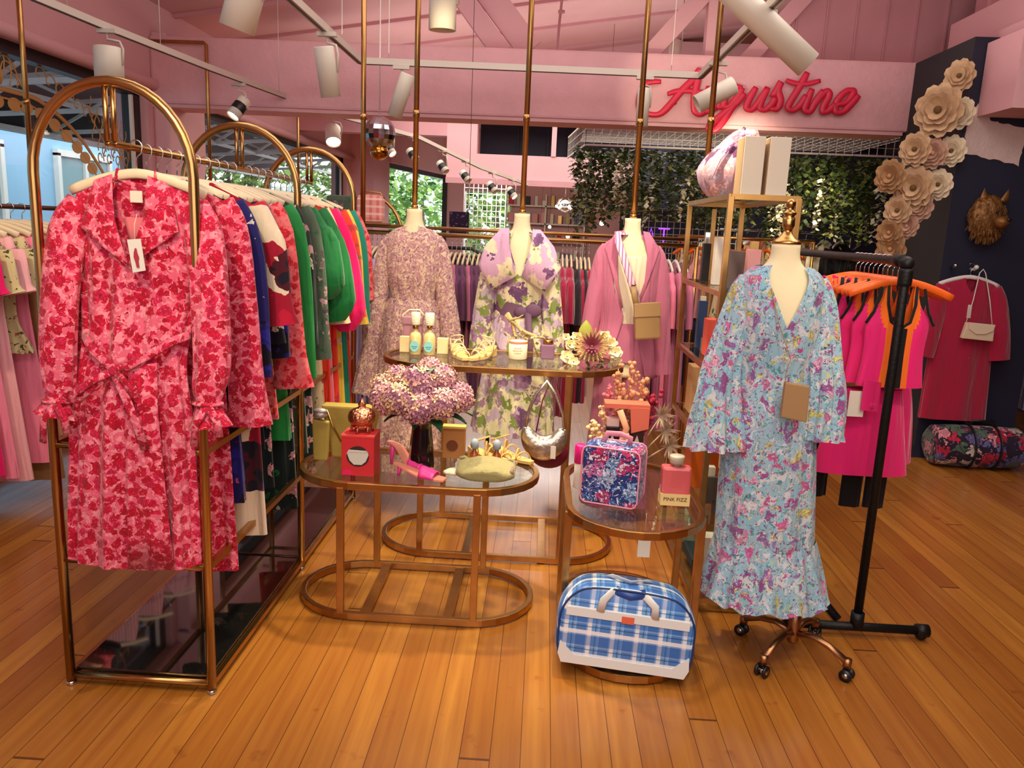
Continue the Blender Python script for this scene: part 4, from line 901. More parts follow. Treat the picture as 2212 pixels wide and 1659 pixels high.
tp = thing('trousers', 'mauve wide trousers below the open blazer', 'trousers', (x, y, .06)); Z = -.06
for s_ in (-1, 1):
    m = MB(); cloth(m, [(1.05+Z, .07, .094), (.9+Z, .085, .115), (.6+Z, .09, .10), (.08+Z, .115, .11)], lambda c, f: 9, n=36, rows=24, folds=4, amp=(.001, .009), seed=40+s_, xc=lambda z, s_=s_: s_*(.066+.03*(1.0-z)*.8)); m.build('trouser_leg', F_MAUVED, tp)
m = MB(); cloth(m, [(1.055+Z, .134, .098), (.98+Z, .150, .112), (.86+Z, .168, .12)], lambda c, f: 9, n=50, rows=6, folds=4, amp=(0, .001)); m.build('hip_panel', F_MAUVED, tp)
for o_ in list(bpy.data.objects):
    if o_.parent is None and o_.type == 'EMPTY' and any(abs(o_.location.x-p_[0]) < .001 and abs(o_.location.y-p_[1]) < .001 for p_ in POLES) and o_.get('category') != 'pole': o_.scale = (.88, .90, 1)
# tan crossbody bag on the suit
bg_ = thing('crossbody_bag', 'tan leather crossbody bag with striped strap over the mauve suit', 'bag', (x+.09, y-.20, 1.0))
q = Matrix.Rotation(-.10, 4, 'Y')
m = MB(); m.bx(-.062, .062, -.03, .03, 0, .175); m.xf(q); m.build('body', F_TAN, bg_, bevel=.01)
m = MB(); m.bx(-.064, .064, -.034, -.028, .11, .178); m.xf(q); m.build('flap', mat('tan_flap', (168, 134, 88), .5), bg_, bevel=.003)
m = MB(); m.tube([(-.06, 0, .17), (-.10, .01, .28), (-.17, .045, .46), (-.17, .10, .50), (-.10, .2, .5)], .003, 8, ry=.018, up=(0, 1, 0)); m.build('striped_strap', fabric('lilac_stripe', (232, 196, 206), [('stripe', (150, 110, 190), 60, .35, 0, 1.0), ('stripe', (226, 90, 120), 60, .12, 0, 1.0)], bump=0), bg_)
m = MB(); m.tube([(-.062, -.005, .15), (-.078, -.004, .20), (-.088, 0, .25)], .004, 8, ry=.014, up=(0, 1, 0)); m.build('strap_tab', F_TAN, bg_)
m = MB(); m.tube([(-.095, -.002, .255), (-.075, -.002, .262)], .004, 6); m.build('buckle', GOLD, bg_)
# ================================================================ BLUE FLORAL DRESS ON ITS STAND
BX, BY = .80, 2.67
fm = thing('dress_form', 'cream dress form on a bent brass stand wearing the blue floral dress', 'mannequin', (.975, 2.655, 0))
o = (-.175, .015, 0)
kn = [(1.490, .046, .044), (1.44, .050, .047), (1.415, .065, .052), (1.385, .112, .060), (1.35, .132, .074), (1.28, .134, .092), (1.18, .132, .10), (1.02, .112, .080), (.90, .145, .098), (.70, .150, .10)]
m = MB(); cloth(m, kn, lambda c, f: 99, n=44, rows=50, folds=3, amp=(0, 0), zp=1.0, xc=lambda z: o[0]); K = len(m.v)//44
m.v = [(a, b+o[1], c) for a, b, c in m.v]
m.f.append(list(range(44))[::-1]); m.m.append(0); m.s.append(False); m.f.append([(K-1)*44+i for i in range(44)]); m.m.append(0); m.s.append(False)
m.build('torso', LINEN, fm)
m = MB(); m.lathe([(.047, 0), (.048, .006), (.040, .014), (.030, .020), (.020, .030), (.014, .040), (.012, .045), (.017, .052), (.020, .060), (.020, .085), (.014, .090), (.022, .098), (.022, .103), (.013, .108), (.010, .118), (.014, .124), (.016, .132), (.012, .142), (.002, .148)], c=(o[0], o[1], 1.488), n=28); m.build('finial', GOLD, fm)
m = MB(); m.tube([(o[0]+.05, o[1], .72), (o[0]+.075, o[1], .38), (-.065, .01, .29), (-.015, 0, .22), (.0, 0, .17), (0, 0, .10)], .0125, 12); m.build('stand_pole', COPPER, fm)
m = MB(); m.lathe([(.016, .06), (.022, .07), (.022, .12), (.020, .17), (.014, .175)], n=20); m.build('hub', COPPER, fm)
for k, a in enumerate((math.radians(225), math.radians(-42), math.radians(135), math.radians(48))):
    ca, sa = math.cos(a), math.sin(a); R_ = .20
    m = MB(); m.tube([(ca*.015, sa*.015, .10), (ca*.07, sa*.07, .112), (ca*.13, sa*.13, .100), (ca*R_, sa*R_, .068)], .011, 10, ry=.014); m.tube([(ca*R_, sa*R_, .080), (ca*R_, sa*R_, .050)], .015, 12); lg = m.build('leg', COPPER, fm)
    m = MB(); cx_, cy_ = ca*(R_+.004), sa*(R_+.004)
    for d in (-.010, .010): m.tube([(cx_-sa*d-.0001, cy_+ca*d, .022), (cx_-sa*d*1.9, cy_+ca*d*1.9, .022)], .022, 16)
    m.tube([(cx_, cy_, .04), (cx_, cy_, .055)], .010, 10); m.build('caster', BLACK, lg)
    m = MB(); m.tube([(cx_-sa*.020, cy_+ca*.020, .022), (cx_+sa*.020, cy_-ca*.020, .022)], .010, 10); m.build('caster_hub', CHROME, lg)
ds = thing('dress', 'long light blue floral dress with flared sleeves and flounced hem', 'dress', (BX, BY, .2)); Z = -.2
xs = lambda z: .0+.055*max(0, (1.0+Z-z))/.8
m = MB(); cloth(m, [(1.425+Z, .075, .060), (1.40+Z, .114, .068), (1.375+Z, .136, .082), (1.31+Z, .144, .102), (1.22+Z, .142, .110), (1.05+Z, .128, .094), (.98+Z, .138, .102)], vneck(.56, .20, 1.42+Z, .01, .02), n=100, rows=44, folds=7, amp=(.001, .004), seed=51); m.build('bodice', F_BLUEF, ds)
m = MB(); cloth(m, [(.99+Z, .139, .103), (.90+Z, .155, .118), (.7+Z, .168, .125), (.45+Z, .175, .13)], lambda c, f: 9, n=100, rows=30, folds=8, amp=(.001, .010), seed=52, xc=xs, zp=1); m.build('skirt_panel', F_BLUEF, ds)
m = MB(); cloth(m, [(.46+Z, .176, .131), (.38+Z, .192, .148), (.235+Z, .225, .18)], lambda c, f: 9, n=120, rows=18, folds=13, amp=(.002, .022), seed=53, hem=.024, xc=xs, zp=1); m.build('hem_flounce', F_BLUEF, ds)
for s_ in (-1, 1):
    P = [(-.105, 0, 1.365+Z), (-.132, -.01, 1.30+Z), (-.165, -.03, 1.15+Z), (-.188, -.05, .99+Z), (-.180, -.06, .79+Z)] if s_ < 0 else [(.105, 0, 1.365+Z), (.132, -.01, 1.30+Z), (.150, -.03, 1.15+Z), (.165, -.05, .99+Z), (.160, -.06, .84+Z)]
    m = MB(); sleeve(m, P, [.042, .048, .055, .068, .098 if s_ < 0 else .078], n=60, flat=.75, folds=7, amp=.17, seed=60+s_, ruffle=.008, sub=9); m.build('sleeve', F_BLUEF, ds)
m = MB()
for k in range(3): m.ball((.008, -.112-.001*k, 1.18-.03*k+Z), .005, 8, 6)
m.build('button', mat('pearl', (220, 214, 200), .3), ds)
t_ = thing('clutch_pouch', 'plain taupe pouch bag resting on the right side of the blue dress', 'bag', (.83, 2.50, .925))
m = MB(); m.prism([(-.038, .128), (.042, .118), (.045, -.002), (-.040, .012)], -.012, .012); m.build('pouch', F_TAN2, t_, bevel=.005)
m = MB(); m.tube([(-.036, .0, .125), (-.030, .02, .16), (-.02, .02, .20), (-.06, .04, .30), (-.09, .08, .42)], .0018, 6); m.build('cord', F_TAN2, t_)
# ================================================================ SPORTSWEAR ON THE PIPE RAIL
for i in range(11):
    y = 2.97+i*.045
    hang(1.33, y, 1.445, .06*math.sin(i), 'orange hanger in the row on the black pipe rail', HANGO, 'orange hangers on the black pipe rail')
for i in range(3):
    y = 2.975+i*.06; tt = thing('sports_top', ['front hot pink, orange and black sports tank top', 'second sports tank top behind the front one', 'third sports tank top on the orange hangers'][i], 'top', (1.335-.06*i*.4, y, 1.445), .0)
    kn = [(-.075, .075, .008), (-.16, .085, .016), (-.24, .118, .03), (-.33, .112, .032), (-.475, .125, .03)]
    m = MB(); cloth(m, kn, strap(.50, .72, .17, .13, -.078), n=64, rows=26, folds=4, amp=(0, .003), seed=70+i)
    o_ = m.build('body', [F_HOT, F_ORANGE, F_BLACK], tt)
    for p in o_.data.polygons:
        c = p.center; a = abs(c.x)
        z = c.z; p.material_index = 2 if a < (.026 if z < -.25 else .018) else (1 if a < (.052 if z < -.25 else .062+max(0, z+.25)*.15) else 0)
    for s_ in (-1, 1):
        m = MB(); m.tube([(s_*.125, -.022, -.235), (s_*.10, -.022, -.19), (s_*.083, -.014, -.12), (s_*.078, 0, -.075)], .0035, 6, ry=.006, up=(0, 1, 0)); m.tube([(s_*.0, -.03, -.25), (s_*.035, -.028, -.225), (s_*.05, -.02, -.16), (s_*.052, -.006, -.085)], .0035, 6, ry=.006, up=(0, 1, 0)); m.build('binding', F_BLACK, tt)
for i in range(4):
    tt = thing('ruched_top', ['hot pink ruched crop top left of the front tank', 'second hot pink ruched top by the blue sleeve', 'third hot pink ruched top by the blue sleeve', 'fourth hot pink ruched top farthest back'][i], 'top', (1.245-.028*i, 3.14+.06*i, 1.445), .0)
    m = MB(); cloth(m, [(-.075, .07, .008), (-.16, .08, .014), (-.24, .115, .022), (-.35, .105, .024), (-.475, .112, .024)], strap(.50, .74, .16, .13, -.078), n=44, rows=26, folds=9, amp=(.001, .008), seed=80+i); m.build('body', F_HOT, tt)
    m = MB(); m.tube([(-.115, -.02, -.24), (-.09, -.02, -.19), (-.074, -.012, -.12), (-.07, 0, -.078)], .0035, 6, ry=.008, up=(0, 1, 0)); m.tube([(-.035, -.03, -.21), (-.048, -.02, -.16), (-.05, -.006, -.085)], .0035, 6, ry=.007, up=(0, 1, 0)); m.build('strap_binding', F_BLACK if i % 2 == 0 else F_ORANGE, tt)
def lower(nme, lab, x, y, z0, kn, fm_, seed, folds=4, two=False):
    tt = thing(nme, lab, nme.replace('_', ' '), (x, y, z0))
    if two:
        for s_ in (-1, 1):
            m = MB(); cloth(m, kn, lambda c, f: 9, n=28, rows=14, folds=3, amp=(.001, .006), seed=seed, xc=lambda z, s_=s_: s_*kn[0][1]*1.08); m.build('leg', fm_, tt)
    else:
        m = MB(); cloth(m, kn, lambda c, f: 9, n=56, rows=20, folds=folds, amp=(.001, .008), seed=seed, hem=.004); m.build('panel', fm_, tt)
    return tt
sk = lower('skirt', 'hot pink fleece skirt hanging below the sports tops', 1.30, 3.05, .60, [(.345, .125, .03), (.2, .15, .045), (0, .185, .05)], F_HOT2, 90)
lower('skirt', 'second hot pink skirt showing behind on the right', 1.415, 3.16, .62, [(.34, .09, .03), (.2, .115, .045), (0, .13, .05)], F_HOT2, 91)
lower('leggings', 'black leggings hanging under the pink skirt, right pair', 1.375, 3.17, .42, [(.5, .045, .03), (0, .042, .025)], F_BLACK, 92, two=True)
lower('leggings', 'black leggings under the pink skirt beside the blue dress', 1.15, 3.20, .45, [(.5, .042, .03), (0, .040, .025)], F_BLACK, 93, two=True)
m = MB(); m.bx(-.03, .03, -.002, 0, -.05, .05); tg = m.build('price_tag', WHITE, None, origin=(0, 0, 0)); tg.location = (1.215, 2.955, .90); tg.rotation_euler = (0, 0, 0); tag(tg, 'white paper tag hanging in front of the pink skirt', 'tag')
m = MB(); m.prism([(-.03, .07), (.035, .06), (.04, -.055), (-.028, -.05)], -.004, 0); m.ball((.012, -.006, -.03), (.011, .002, .011), 12, 6); tg = m.build('swing_card', F_HOT2, None, origin=(0, 0, 0)); tg.location = (1.255, 2.94, .93); tag(tg, 'pink card swing tag with a round dot below the sports tops', 'tag')
# ================================================================ COAT AND BAGS ON THE NAVY PILLAR
t_ = thing('wall_hook', 'small white wall hook on the navy pillar', 'hook', (2.935, 5.55, 1.36)); m = MB(); m.tube([(0, 0, 0), (0, -.05, 0), (0, -.07, .012)], .010, 8); m.ball((0, -.07, .016), .016, 10, 8); m.build('peg', WHITE, t_)
t_ = thing('wall_hook', 'dark wall hook left of the white one on the navy pillar', 'hook', (2.80, 5.55, 1.37)); m = MB(); m.tube([(0, 0, 0), (0, -.05, 0), (0, -.065, .012)], .008, 8); m.ball((0, -.06, .012), .013, 10, 8); m.build('peg', CHROME, t_)
hang(2.90, 5.475, 1.385, 0, 'white hanger under the raspberry coat on the pillar', HANGW, None)
ct = thing('coat', 'raspberry velvet coat with wide sleeves hanging on the navy pillar', 'coat', (2.90, 5.47, 1.385))
m = MB(); cloth(m, [(-.08, .105, .014), (-.11, .15, .022), (-.16, .19, .035), (-.3, .18, .05), (-.6, .21, .05), (-1.07, .235, .05)], vneck(.3, .10, -.08, .01, .06), n=64, rows=40, folds=6, amp=(.001, .012), seed=33, hem=.004, xc=lambda z: .02*(-z)); m.build('body', F_COATR, ct)
for s_ in (-1, 1): m = MB(); sleeve(m, [(s_*.16, 0, -.15), (s_*.20, -.01, -.25), (s_*.235, -.03, -.45), (s_*.26, -.04, -.63)], [.06, .07, .075, .07], n=24, flat=.45, folds=3, amp=.05, seed=4+s_); m.build('sleeve', F_COATR, ct)
m = MB(); m.ball((.045, -.052, -.625), .009, 10, 8); m.build('button', CHROME, ct)
m = MB(); m.prism([(-.014, -.26), (.012, -.26), (.012, -.35), (-.014, -.35)], -.056, -.053); m.build('hang_tag', WHITE, ct)
t_ = thing('evening_bag', 'small cream envelope bag on a thin chain in front of the raspberry coat', 'bag', (2.955, 5.38, .90))
m = MB(); m.prism([(-.105, 0), (.105, -.012), (.10, .10), (-.085, .11)], -.018, .018); m.build('body', mat('cream_patent', (226, 206, 176), .35), t_, bevel=.006)
m = MB(); m.prism([(-.085, .112), (.10, .102), (.09, .06), (.04, .035), (-.02, .034), (-.07, .065)], -.026, -.018); m.build('flap', mat('cream_patent2', (232, 214, 186), .35), t_, bevel=.003)
m = MB(); m.tube([(-.085, 0, .105), (-.05, .02, .26), (-.02, .05, .44), (0, .05, .466), (.02, .05, .44), (.06, .02, .26), (.09, 0, .10)], .0035, 6); m.build('chain', WHITE, t_)
# ================================================================ WALL LETTERING
SIGN = {'A': [[(0.695, 2.593), (0.708, 2.632), (0.756, 2.649), (0.821, 2.652)], [(0.672, 2.572), (0.669, 2.494), (0.699, 2.432), (0.783, 2.41), (0.847, 2.429), (0.915, 2.503), (0.981, 2.591), (1.056, 2.671), (1.099, 2.735), (1.109, 2.758)], [(0.877, 2.564), (0.949, 2.588), (1.03, 2.593), (1.112, 2.588), (1.161, 2.582)], [(1.109, 2.758), (1.097, 2.665), (1.083, 2.548), (1.095, 2.454), (1.134, 2.428), (1.173, 2.457)]], 'u': [[(1.19, 2.63), (1.158, 2.527), (1.156, 2.464), (1.198, 2.45), (1.251, 2.499), (1.298, 2.602)], [(1.298, 2.602), (1.274, 2.516), (1.285, 2.485), (1.317, 2.486)]], 'g': [[(1.442, 2.631), (1.376, 2.64), (1.325, 2.572), (1.313, 2.494), (1.35, 2.487), (1.408, 2.56), (1.442, 2.631)], [(1.442, 2.631), (1.413, 2.552), (1.368, 2.464), (1.312, 2.368), (1.252, 2.31), (1.214, 2.32), (1.239, 2.365), (1.329, 2.447), (1.412, 2.521), (1.462, 2.593)]], 'u2': [[(1.546, 2.638), (1.509, 2.563), (1.488, 2.492), (1.523, 2.471), (1.574, 2.526), (1.631, 2.637)], [(1.635, 2.641), (1.603, 2.559), (1.589, 2.496), (1.624, 2.475), (1.673, 2.514), (1.699, 2.57)]], 's': [[(1.675, 2.569), (1.732, 2.684), (1.714, 2.625), (1.742, 2.548), (1.724, 2.489), (1.668, 2.483)]], 't': [[(1.92, 2.759), (1.882, 2.67), (1.829, 2.567), (1.804, 2.504), (1.835, 2.481), (1.888, 2.514), (1.931, 2.594)], [(1.766, 2.696), (1.833, 2.677), (1.914, 2.675), (2.024, 2.702)]], 'i': [[(1.97, 2.642), (1.941, 2.548), (1.931, 2.493), (1.966, 2.474), (2.004, 2.526)]], 'n': [[(2.056, 2.633), (2.012, 2.558), (1.977, 2.479)], [(1.987, 2.502), (2.037, 2.59), (2.084, 2.63), (2.104, 2.6), (2.073, 2.521), (2.07, 2.478), (2.11, 2.487), (2.156, 2.54)]], 'e': [[(2.165, 2.532), (2.242, 2.558), (2.286, 2.63), (2.248, 2.642), (2.189, 2.595), (2.158, 2.524), (2.18, 2.478), (2.227, 2.488), (2.283, 2.552), (2.325, 2.608)]]}
RASP = mat('raspberry_gloss', (214, 26, 66), .4)
sg = thing('wall_lettering', 'large raspberry script lettering mounted on the pink stuccoed beam', 'sign', (1.5, 6.36, 2.3))
for k_, ss in SIGN.items():
    m = MB()
    for s_ in ss:
        kn = [(i,)+tuple(p) for i, p in enumerate(s_)]; n_ = (len(s_)-1)*5; P = [hermite(kn, i/5) for i in range(n_+1)]
        R_ = []
        for i, p in enumerate(P):
            a, b = P[max(0, i-1)], P[min(n_, i+1)]; dx, dz = b[0]-a[0], b[1]-a[1]; l = math.hypot(dx, dz) or 1
            w_ = (.028 if abs(dz) > .55*l else .020)*(1 if 0 < i < n_ else .7); R_.append(w_)
        R_ = [(R_[max(0, i-2)]+R_[max(0, i-1)]+R_[i]+R_[min(n_, i+1)]+R_[min(n_, i+2)])/5 for i in range(n_+1)]
        m.tube([(p[0], 6.352, p[1]) for p in P], .011, 10, ry=R_, up=(0, 1, 0))
    m.build('letter', RASP, sg, world=True)
for x in (.95, 1.5, 2.1): m = MB(); m.tube([(x, 6.36, 2.5), (x, 6.40, 2.5)], .006, 6); m.build('fixing', RASP, sg, world=True)
# ================================================================ WIRE CANOPY, GREENERY, NEON
WIRE = mat('white_wire', (206, 202, 194), .5)
def grid_panel(mb, p0, u, v, nu, nv, r=.004):
    p0, u, v = Vector(p0), Vector(u), Vector(v)
    for i in range(nu+1): mb.bar(p0+u*i/nu, p0+u*i/nu+v, r, r)
    for j in range(nv+1): mb.bar(p0+v*j/nv, p0+v*j/nv+u, r, r)
    return mb
cn = thing('wire_canopy', 'white wire grid canopy fixed below the pink beam above the greenery', 'canopy', (1.65, 7.2, 2.2))
def gp(nme, *a, **k): m = MB(); grid_panel(m, *a, **k); m.build(nme, WIRE, cn, world=True)
gp('front_grid', (.30, 7.0, 2.235), (2.75, 0, 0), (0, 0, .20), 40, 3)
gp('side_grid', (.30, 7.0, 2.235), (-.12, 1.3, 0), (0, 0, .20), 14, 3)
gp('top_grid', (.30, 7.0, 2.40), (2.75, 0, 0), (0, 1.3, 0), 34, 16)
m = MB()
for z in (2.235, 2.435): m.bar((.30, 6.995, z), (3.05, 6.995, z), .016, .016); m.bar((.30, 7.0, z), (.18, 8.3, z), .014, .014)
m.build('frame', WIRE, cn, world=True)
rnd = random.Random(21)
GR = [mat('ivy_dark', (44, 62, 28), .6), mat('ivy_olive', (74, 84, 38), .6), mat('ivy_light', (112, 122, 58), .6), mat('ivy_blossom', (226, 222, 190), .6)]
def leaf_quad(mb, p, s, rnd, m):
    a = rnd.uniform(0, 6.28); b = rnd.uniform(-.9, .9); ca, sa = math.cos(a), math.sin(a)
    d = Vector((ca*math.cos(b), sa*math.cos(b), math.sin(b)-.6)).normalized()*s; e = Vector((-sa, ca, rnd.uniform(-.4, .4)))*s*.42
    p = Vector(p); mb.add([p, p+d*.5+e, p+d, p+d*.5-e], [(0, 1, 2, 3)], m)
m = MB()
for k in range(250):
    x = rnd.uniform(.24, 3.0); y = rnd.uniform(7.0, 7.75); L_ = rnd.uniform(.35, .68)*(1.15 if x > 1.9 or x < .5 else 1); z = 2.24
    wt = rnd.random() < .12; x0, y0 = x, y
    while z > 2.24-L_:
        x = x0+.03*math.sin(z*9+k); y = y0+.03*math.cos(z*8+k)
        leaf_quad(m, (x+rnd.uniform(-.025, .025), y+rnd.uniform(-.02, .02), z), rnd.uniform(.035, .065), rnd, 3 if (wt and z < 2.24-L_*.3) else rnd.choice((0, 0, 0, 1, 1, 2)))
        z -= rnd.uniform(.010, .02)
tag(m.build('hanging_greenery', GR), 'dense dark artificial greenery with white blossoms hanging from the wire canopy', 'greenery', kind='stuff')
ng = thing('grid_panel', 'dark grid panel behind the purple neon letters', 'panel', (1.15, 7.75, 0))
m = MB(); grid_panel(m, (.75, 7.8, .9), (1.1, 0, 0), (0, 0, .85), 18, 14, .006); m.build('grid', GREYW, ng, world=True)
m = MB(); m.bx(.72, 1.9, 7.9, 7.95, 0, 1.76); m.build('backing', NAVY, ng, world=True)
NEON = mat('violet_neon', (150, 70, 220), .4, emit=2.2)
nl = thing('neon_sign', 'violet neon letters on the dark grid panel', 'sign', (1.10, 7.72, 1.42))
m = MB(); m.tube([(.98, 7.785, 1.42), (1.02, 7.785, 1.56), (1.06, 7.785, 1.42)], .007, 8); m.tube([(.995, 7.785, 1.47), (1.045, 7.785, 1.47)], .007, 8); m.build('letter_a', NEON, nl, world=True)
m = MB(); m.tube([(1.09, 7.785, 1.56), (1.20, 7.785, 1.56)], .007, 8); m.tube([(1.145, 7.785, 1.56), (1.145, 7.785, 1.42)], .007, 8); m.build('letter_t', NEON, nl, world=True)
# ================================================================ PAPER FLOWERS ON THE PILLAR
def petal(mb, c, a, r0, r1, w_, lift, rot, m=0, n=5):
    """cupped petal from radius r0 to r1 in direction a; local z = outward"""
    R = []
    for i in range(n+1):
        t = i/n; r = r0+(r1-r0)*t; h = lift*(t**1.5); ww = w_*math.sin(PI*min(1, .12+t*.83))**.6
        row = []
        for s_ in (-1, -.5, 0, .5, 1): row.append(Vector((r*math.cos(a)-s_*ww*math.sin(a), r*math.sin(a)+s_*ww*math.cos(a), h+.25*ww*s_*s_+(.01*math.sin(7*s_+a*9) if t > .8 else 0)*r1*3)))
        R.append([tuple(rot @ v+Vector(c)) for v in row])
    mb.rings(R, closed=False, m=m)
def paper_flower(name, label, loc, r, pm, cm, normal, asp=1.0, seed=0, group='paper flowers climbing the navy pillar'):
    t_ = thing(name, label, 'flower', loc, group=group); rot = Vector(normal).to_track_quat('Z', 'Y').to_matrix(); rnd = random.Random(seed)
    m = MB()
    for lay, (n_, rr, lf) in enumerate(((9, 1.0, .22), (8, .82, .36), (6, .6, .48), (5, .42, .5))):
        for k in range(n_): petal(m, rot @ Vector((0, 0, lay*r*.10)), 2*PI*(k+.5*lay)/n_+rnd.uniform(-.1, .1), r*.06, r*rr, r*.42*(1-.12*lay), r*lf, rot)
    m.v = [(x, y, z*asp) for x, y, z in m.v]; m.build('petals', pm, t_)
    m = MB(); m.ball(tuple(rot @ Vector((0, 0, r*.45))), r*.16, 12, 8); m.build('flower_centre', cm, t_)
    return t_
PB = mat('paper_beige', (212, 178, 138), .85, var=.12, vscale=30); PW = mat('paper_white', (236, 220, 190), .85, var=.08, vscale=30); PP = mat('paper_blush', (206, 164, 140), .85, var=.1, vscale=30); PT = mat('paper_tan', (184, 142, 98), .85, var=.15, vscale=30)
CB = mat('flower_centre_brown', (110, 78, 40), .9, bump=.6, bscale=120)
FL = [(2.66, 2.60, .105, PB, 'topmost beige paper flower on the pillar'), (2.56, 2.38, .165, PB, 'largest beige paper flower below the topmost one'), (2.70, 2.37, .10, PW, 'white paper flower right of the largest beige one'),
      (2.44, 2.13, .11, PB, 'beige paper flower at the left under the largest one'), (2.56, 2.11, .10, PP, 'blush paper flower between a beige and a white one'), (2.68, 2.13, .10, PW, 'white paper flower with brown centre at the right edge of the pillar'),
      (2.47, 1.88, .14, PB, 'big beige paper flower in the middle of the climb'), (2.625, 1.91, .10, PW, 'lower white paper flower with brown centre'), (2.38, 1.73, .10, PB, 'beige paper flower at the lower left'),
      (2.52, 1.76, .10, PP, 'round blush paper flower at the lower right'), (2.455, 1.63, .085, PP, 'small blush paper flower at the bottom'), (2.345, 1.58, .095, PT, 'tan paper flower behind the rail end'),
      (2.30, 1.95, .11, PT, 'tan paper flower against the greenery'), (2.37, 1.47, .11, PT, 'lowest tan paper flower just above the pipe rail')]
for i, (x, z, r, pm, lab) in enumerate(FL):
    Y = 5.52; paper_flower('paper_flower', lab, (x, Y+.0, z), r*.92, pm, CB if pm in (PW, PB) else pm, (-.75, -1, .05), 1.15, seed=i)
m = MB(); m.tube([(2.66, 5.60, 2.62), (2.6, 5.60, 2.3), (2.5, 5.60, 1.9), (2.4, 5.6, 1.5), (2.38, 5.6, .0)], .012, 6); tag(m.build('flower_support', mat('stem', (80, 66, 44), .8)), 'thin brown stem behind the climbing paper flowers', 'stem')
paper_flower('paper_flower', 'white paper flower at the right picture edge over the bare plaster patch', (3.24, 5.54, 2.22), .09, PW, CB, (-.2, -1, 0), seed=33)
# wolf like head
wh = thing('animal_head_ornament', 'bronze furry animal head ornament with pointed ears on the navy pillar', 'wall ornament', (2.96, 5.50, 1.56))
BRZ = mat('bronze_fur', (132, 92, 48), .45, .5, bump=1, bscale=42, var=.3, vscale=22)
rnd = random.Random(5)
fur = lambda a, b: 1+.05*math.sin(9*b+5*a)+.04*math.sin(17*b-9*a)
m = MB(); m.ball((0, 0, .15), (.115, .075, .145), 36, 24, fn=fur)
for k in range(150):
    a = rnd.uniform(-1.3, 1.1); b = rnd.uniform(PI*.95, 2.05*PI); d = Vector((math.cos(a)*math.cos(b)*.115, math.cos(a)*math.sin(b)*.075, math.sin(a)*.145)); p = d+Vector((0, 0, .15))
    q = p+d.normalized()*.012+Vector((d.x*.12, 0, -.035)); s_ = Vector((.011, 0, 0)); m.add([p-s_, p+s_, q], [(0, 1, 2)])
m.build('head', BRZ, wh)
m = MB(); m.ball((.055, -.085, .12), (.050, .055, .042), 16, 12); mz_ = m.build('muzzle', BRZ, wh)
m = MB(); m.ball((.075, -.135, .135), (.016, .012, .012), 10, 8); m.build('nose', BLACK, mz_)
for x in (.02, .085): m = MB(); m.ball((x, -.085, .185), .009, 10, 8); m.build('eye', BLACK, wh)
for x, t_ in ((-.045, -.1), (.085, .25)):
    m = MB(); m.lathe([(.032, 0), (.024, .03), (.012, .06), (.001, .085)], n=12, sy=.5); m.v = [(a+x+t_*c, b-.02, c+.255) for a, b, c in m.v]; m.build('ear', BRZ, wh)
# ================================================================ HYDRANGEA VASE ON THE LOW TABLE
T1Z = H1-.003
v_ = thing('vase', 'glossy black fluted vase on the low oval table', 'vase', (-.45, 2.95, T1Z))
prof = [(.046, 0), (.048, .004), (.050, .02), (.044, .10), (.038, .16), (.036, .19), (.040, .195), (.036, .195), (.033, .18), (.03, .02)]
n_ = 32; R_ = [[(r*(1+.05*math.cos(8*2*PI*k/n_))*math.cos(2*PI*k/n_), r*(1+.05*math.cos(8*2*PI*k/n_))*math.sin(2*PI*k/n_), z) for k in range(n_)] for r, z in prof]
m = MB(); m.rings(R_, cap0=True); m.build('vessel', mat('black_gloss', (12, 11, 14), .12, coat=.6), v_)
HY = [mat('hydrangea_pink', (204, 146, 152), .8), mat('hydrangea_cream', (226, 190, 150), .8), mat('hydrangea_mauve', (160, 108, 132), .8), mat('hydrangea_pale', (220, 172, 164), .8)]
LEAF = mat('hydrangea_leaf', (30, 78, 44), .5, var=.2, vscale=30)
bq = thing('hydrangea_bouquet', 'bunch of dusty pink and cream hydrangeas with green leaves in the black vase', 'flowers', (-.45, 2.95, T1Z+.15))
rnd = random.Random(9)
def hyd(c, r, pref):
    m = MB(); c = Vector(c)
    for k in range(95):
        z = 1-2*(k+.5)/95; a = k*2.39996; d = Vector((math.sqrt(1-z*z)*math.cos(a), math.sqrt(1-z*z)*math.sin(a), z)); p = c+d*(r*(1+rnd.uniform(-.07, .07)))
        u = d.orthogonal().normalized(); v = d.cross(u); an = rnd.uniform(0, 1.5); mi = pref if rnd.random() < .5 else rnd.choice((0, 1, 2, 3)); s_ = r*rnd.uniform(.26, .34)
        for q in range(4):
            b = an+q*PI/2; e = u*math.cos(b)+v*math.sin(b); f = u*math.cos(b+PI/2)+v*math.sin(b+PI/2)
            m.add([p, p+e*s_*.55+f*s_*.32+d*s_*.12, p+e*s_+d*s_*.25, p+e*s_*.55-f*s_*.32+d*s_*.12], [(0, 1, 2, 3)], mi)
    m.ball(tuple(c), r*.9, 12, 8, m=2); m.build('flower_head', HY, bq)
for i, (x, y, z, r) in enumerate(((-.135, -.02, .085, .062), (-.075, -.075, .10, .062), (.0, -.085, .07, .062), (.085, -.06, .085, .060), (.145, -.01, .10, .056), (-.10, .03, .145, .058), (-.01, -.03, .155, .064), (.075, .0, .165, .056), (.02, .05, .19, .05), (-.155, .02, .12, .048), (.0, -.04, .12, .06))): hyd((x, y-.01, z+.05), r, i % 4)
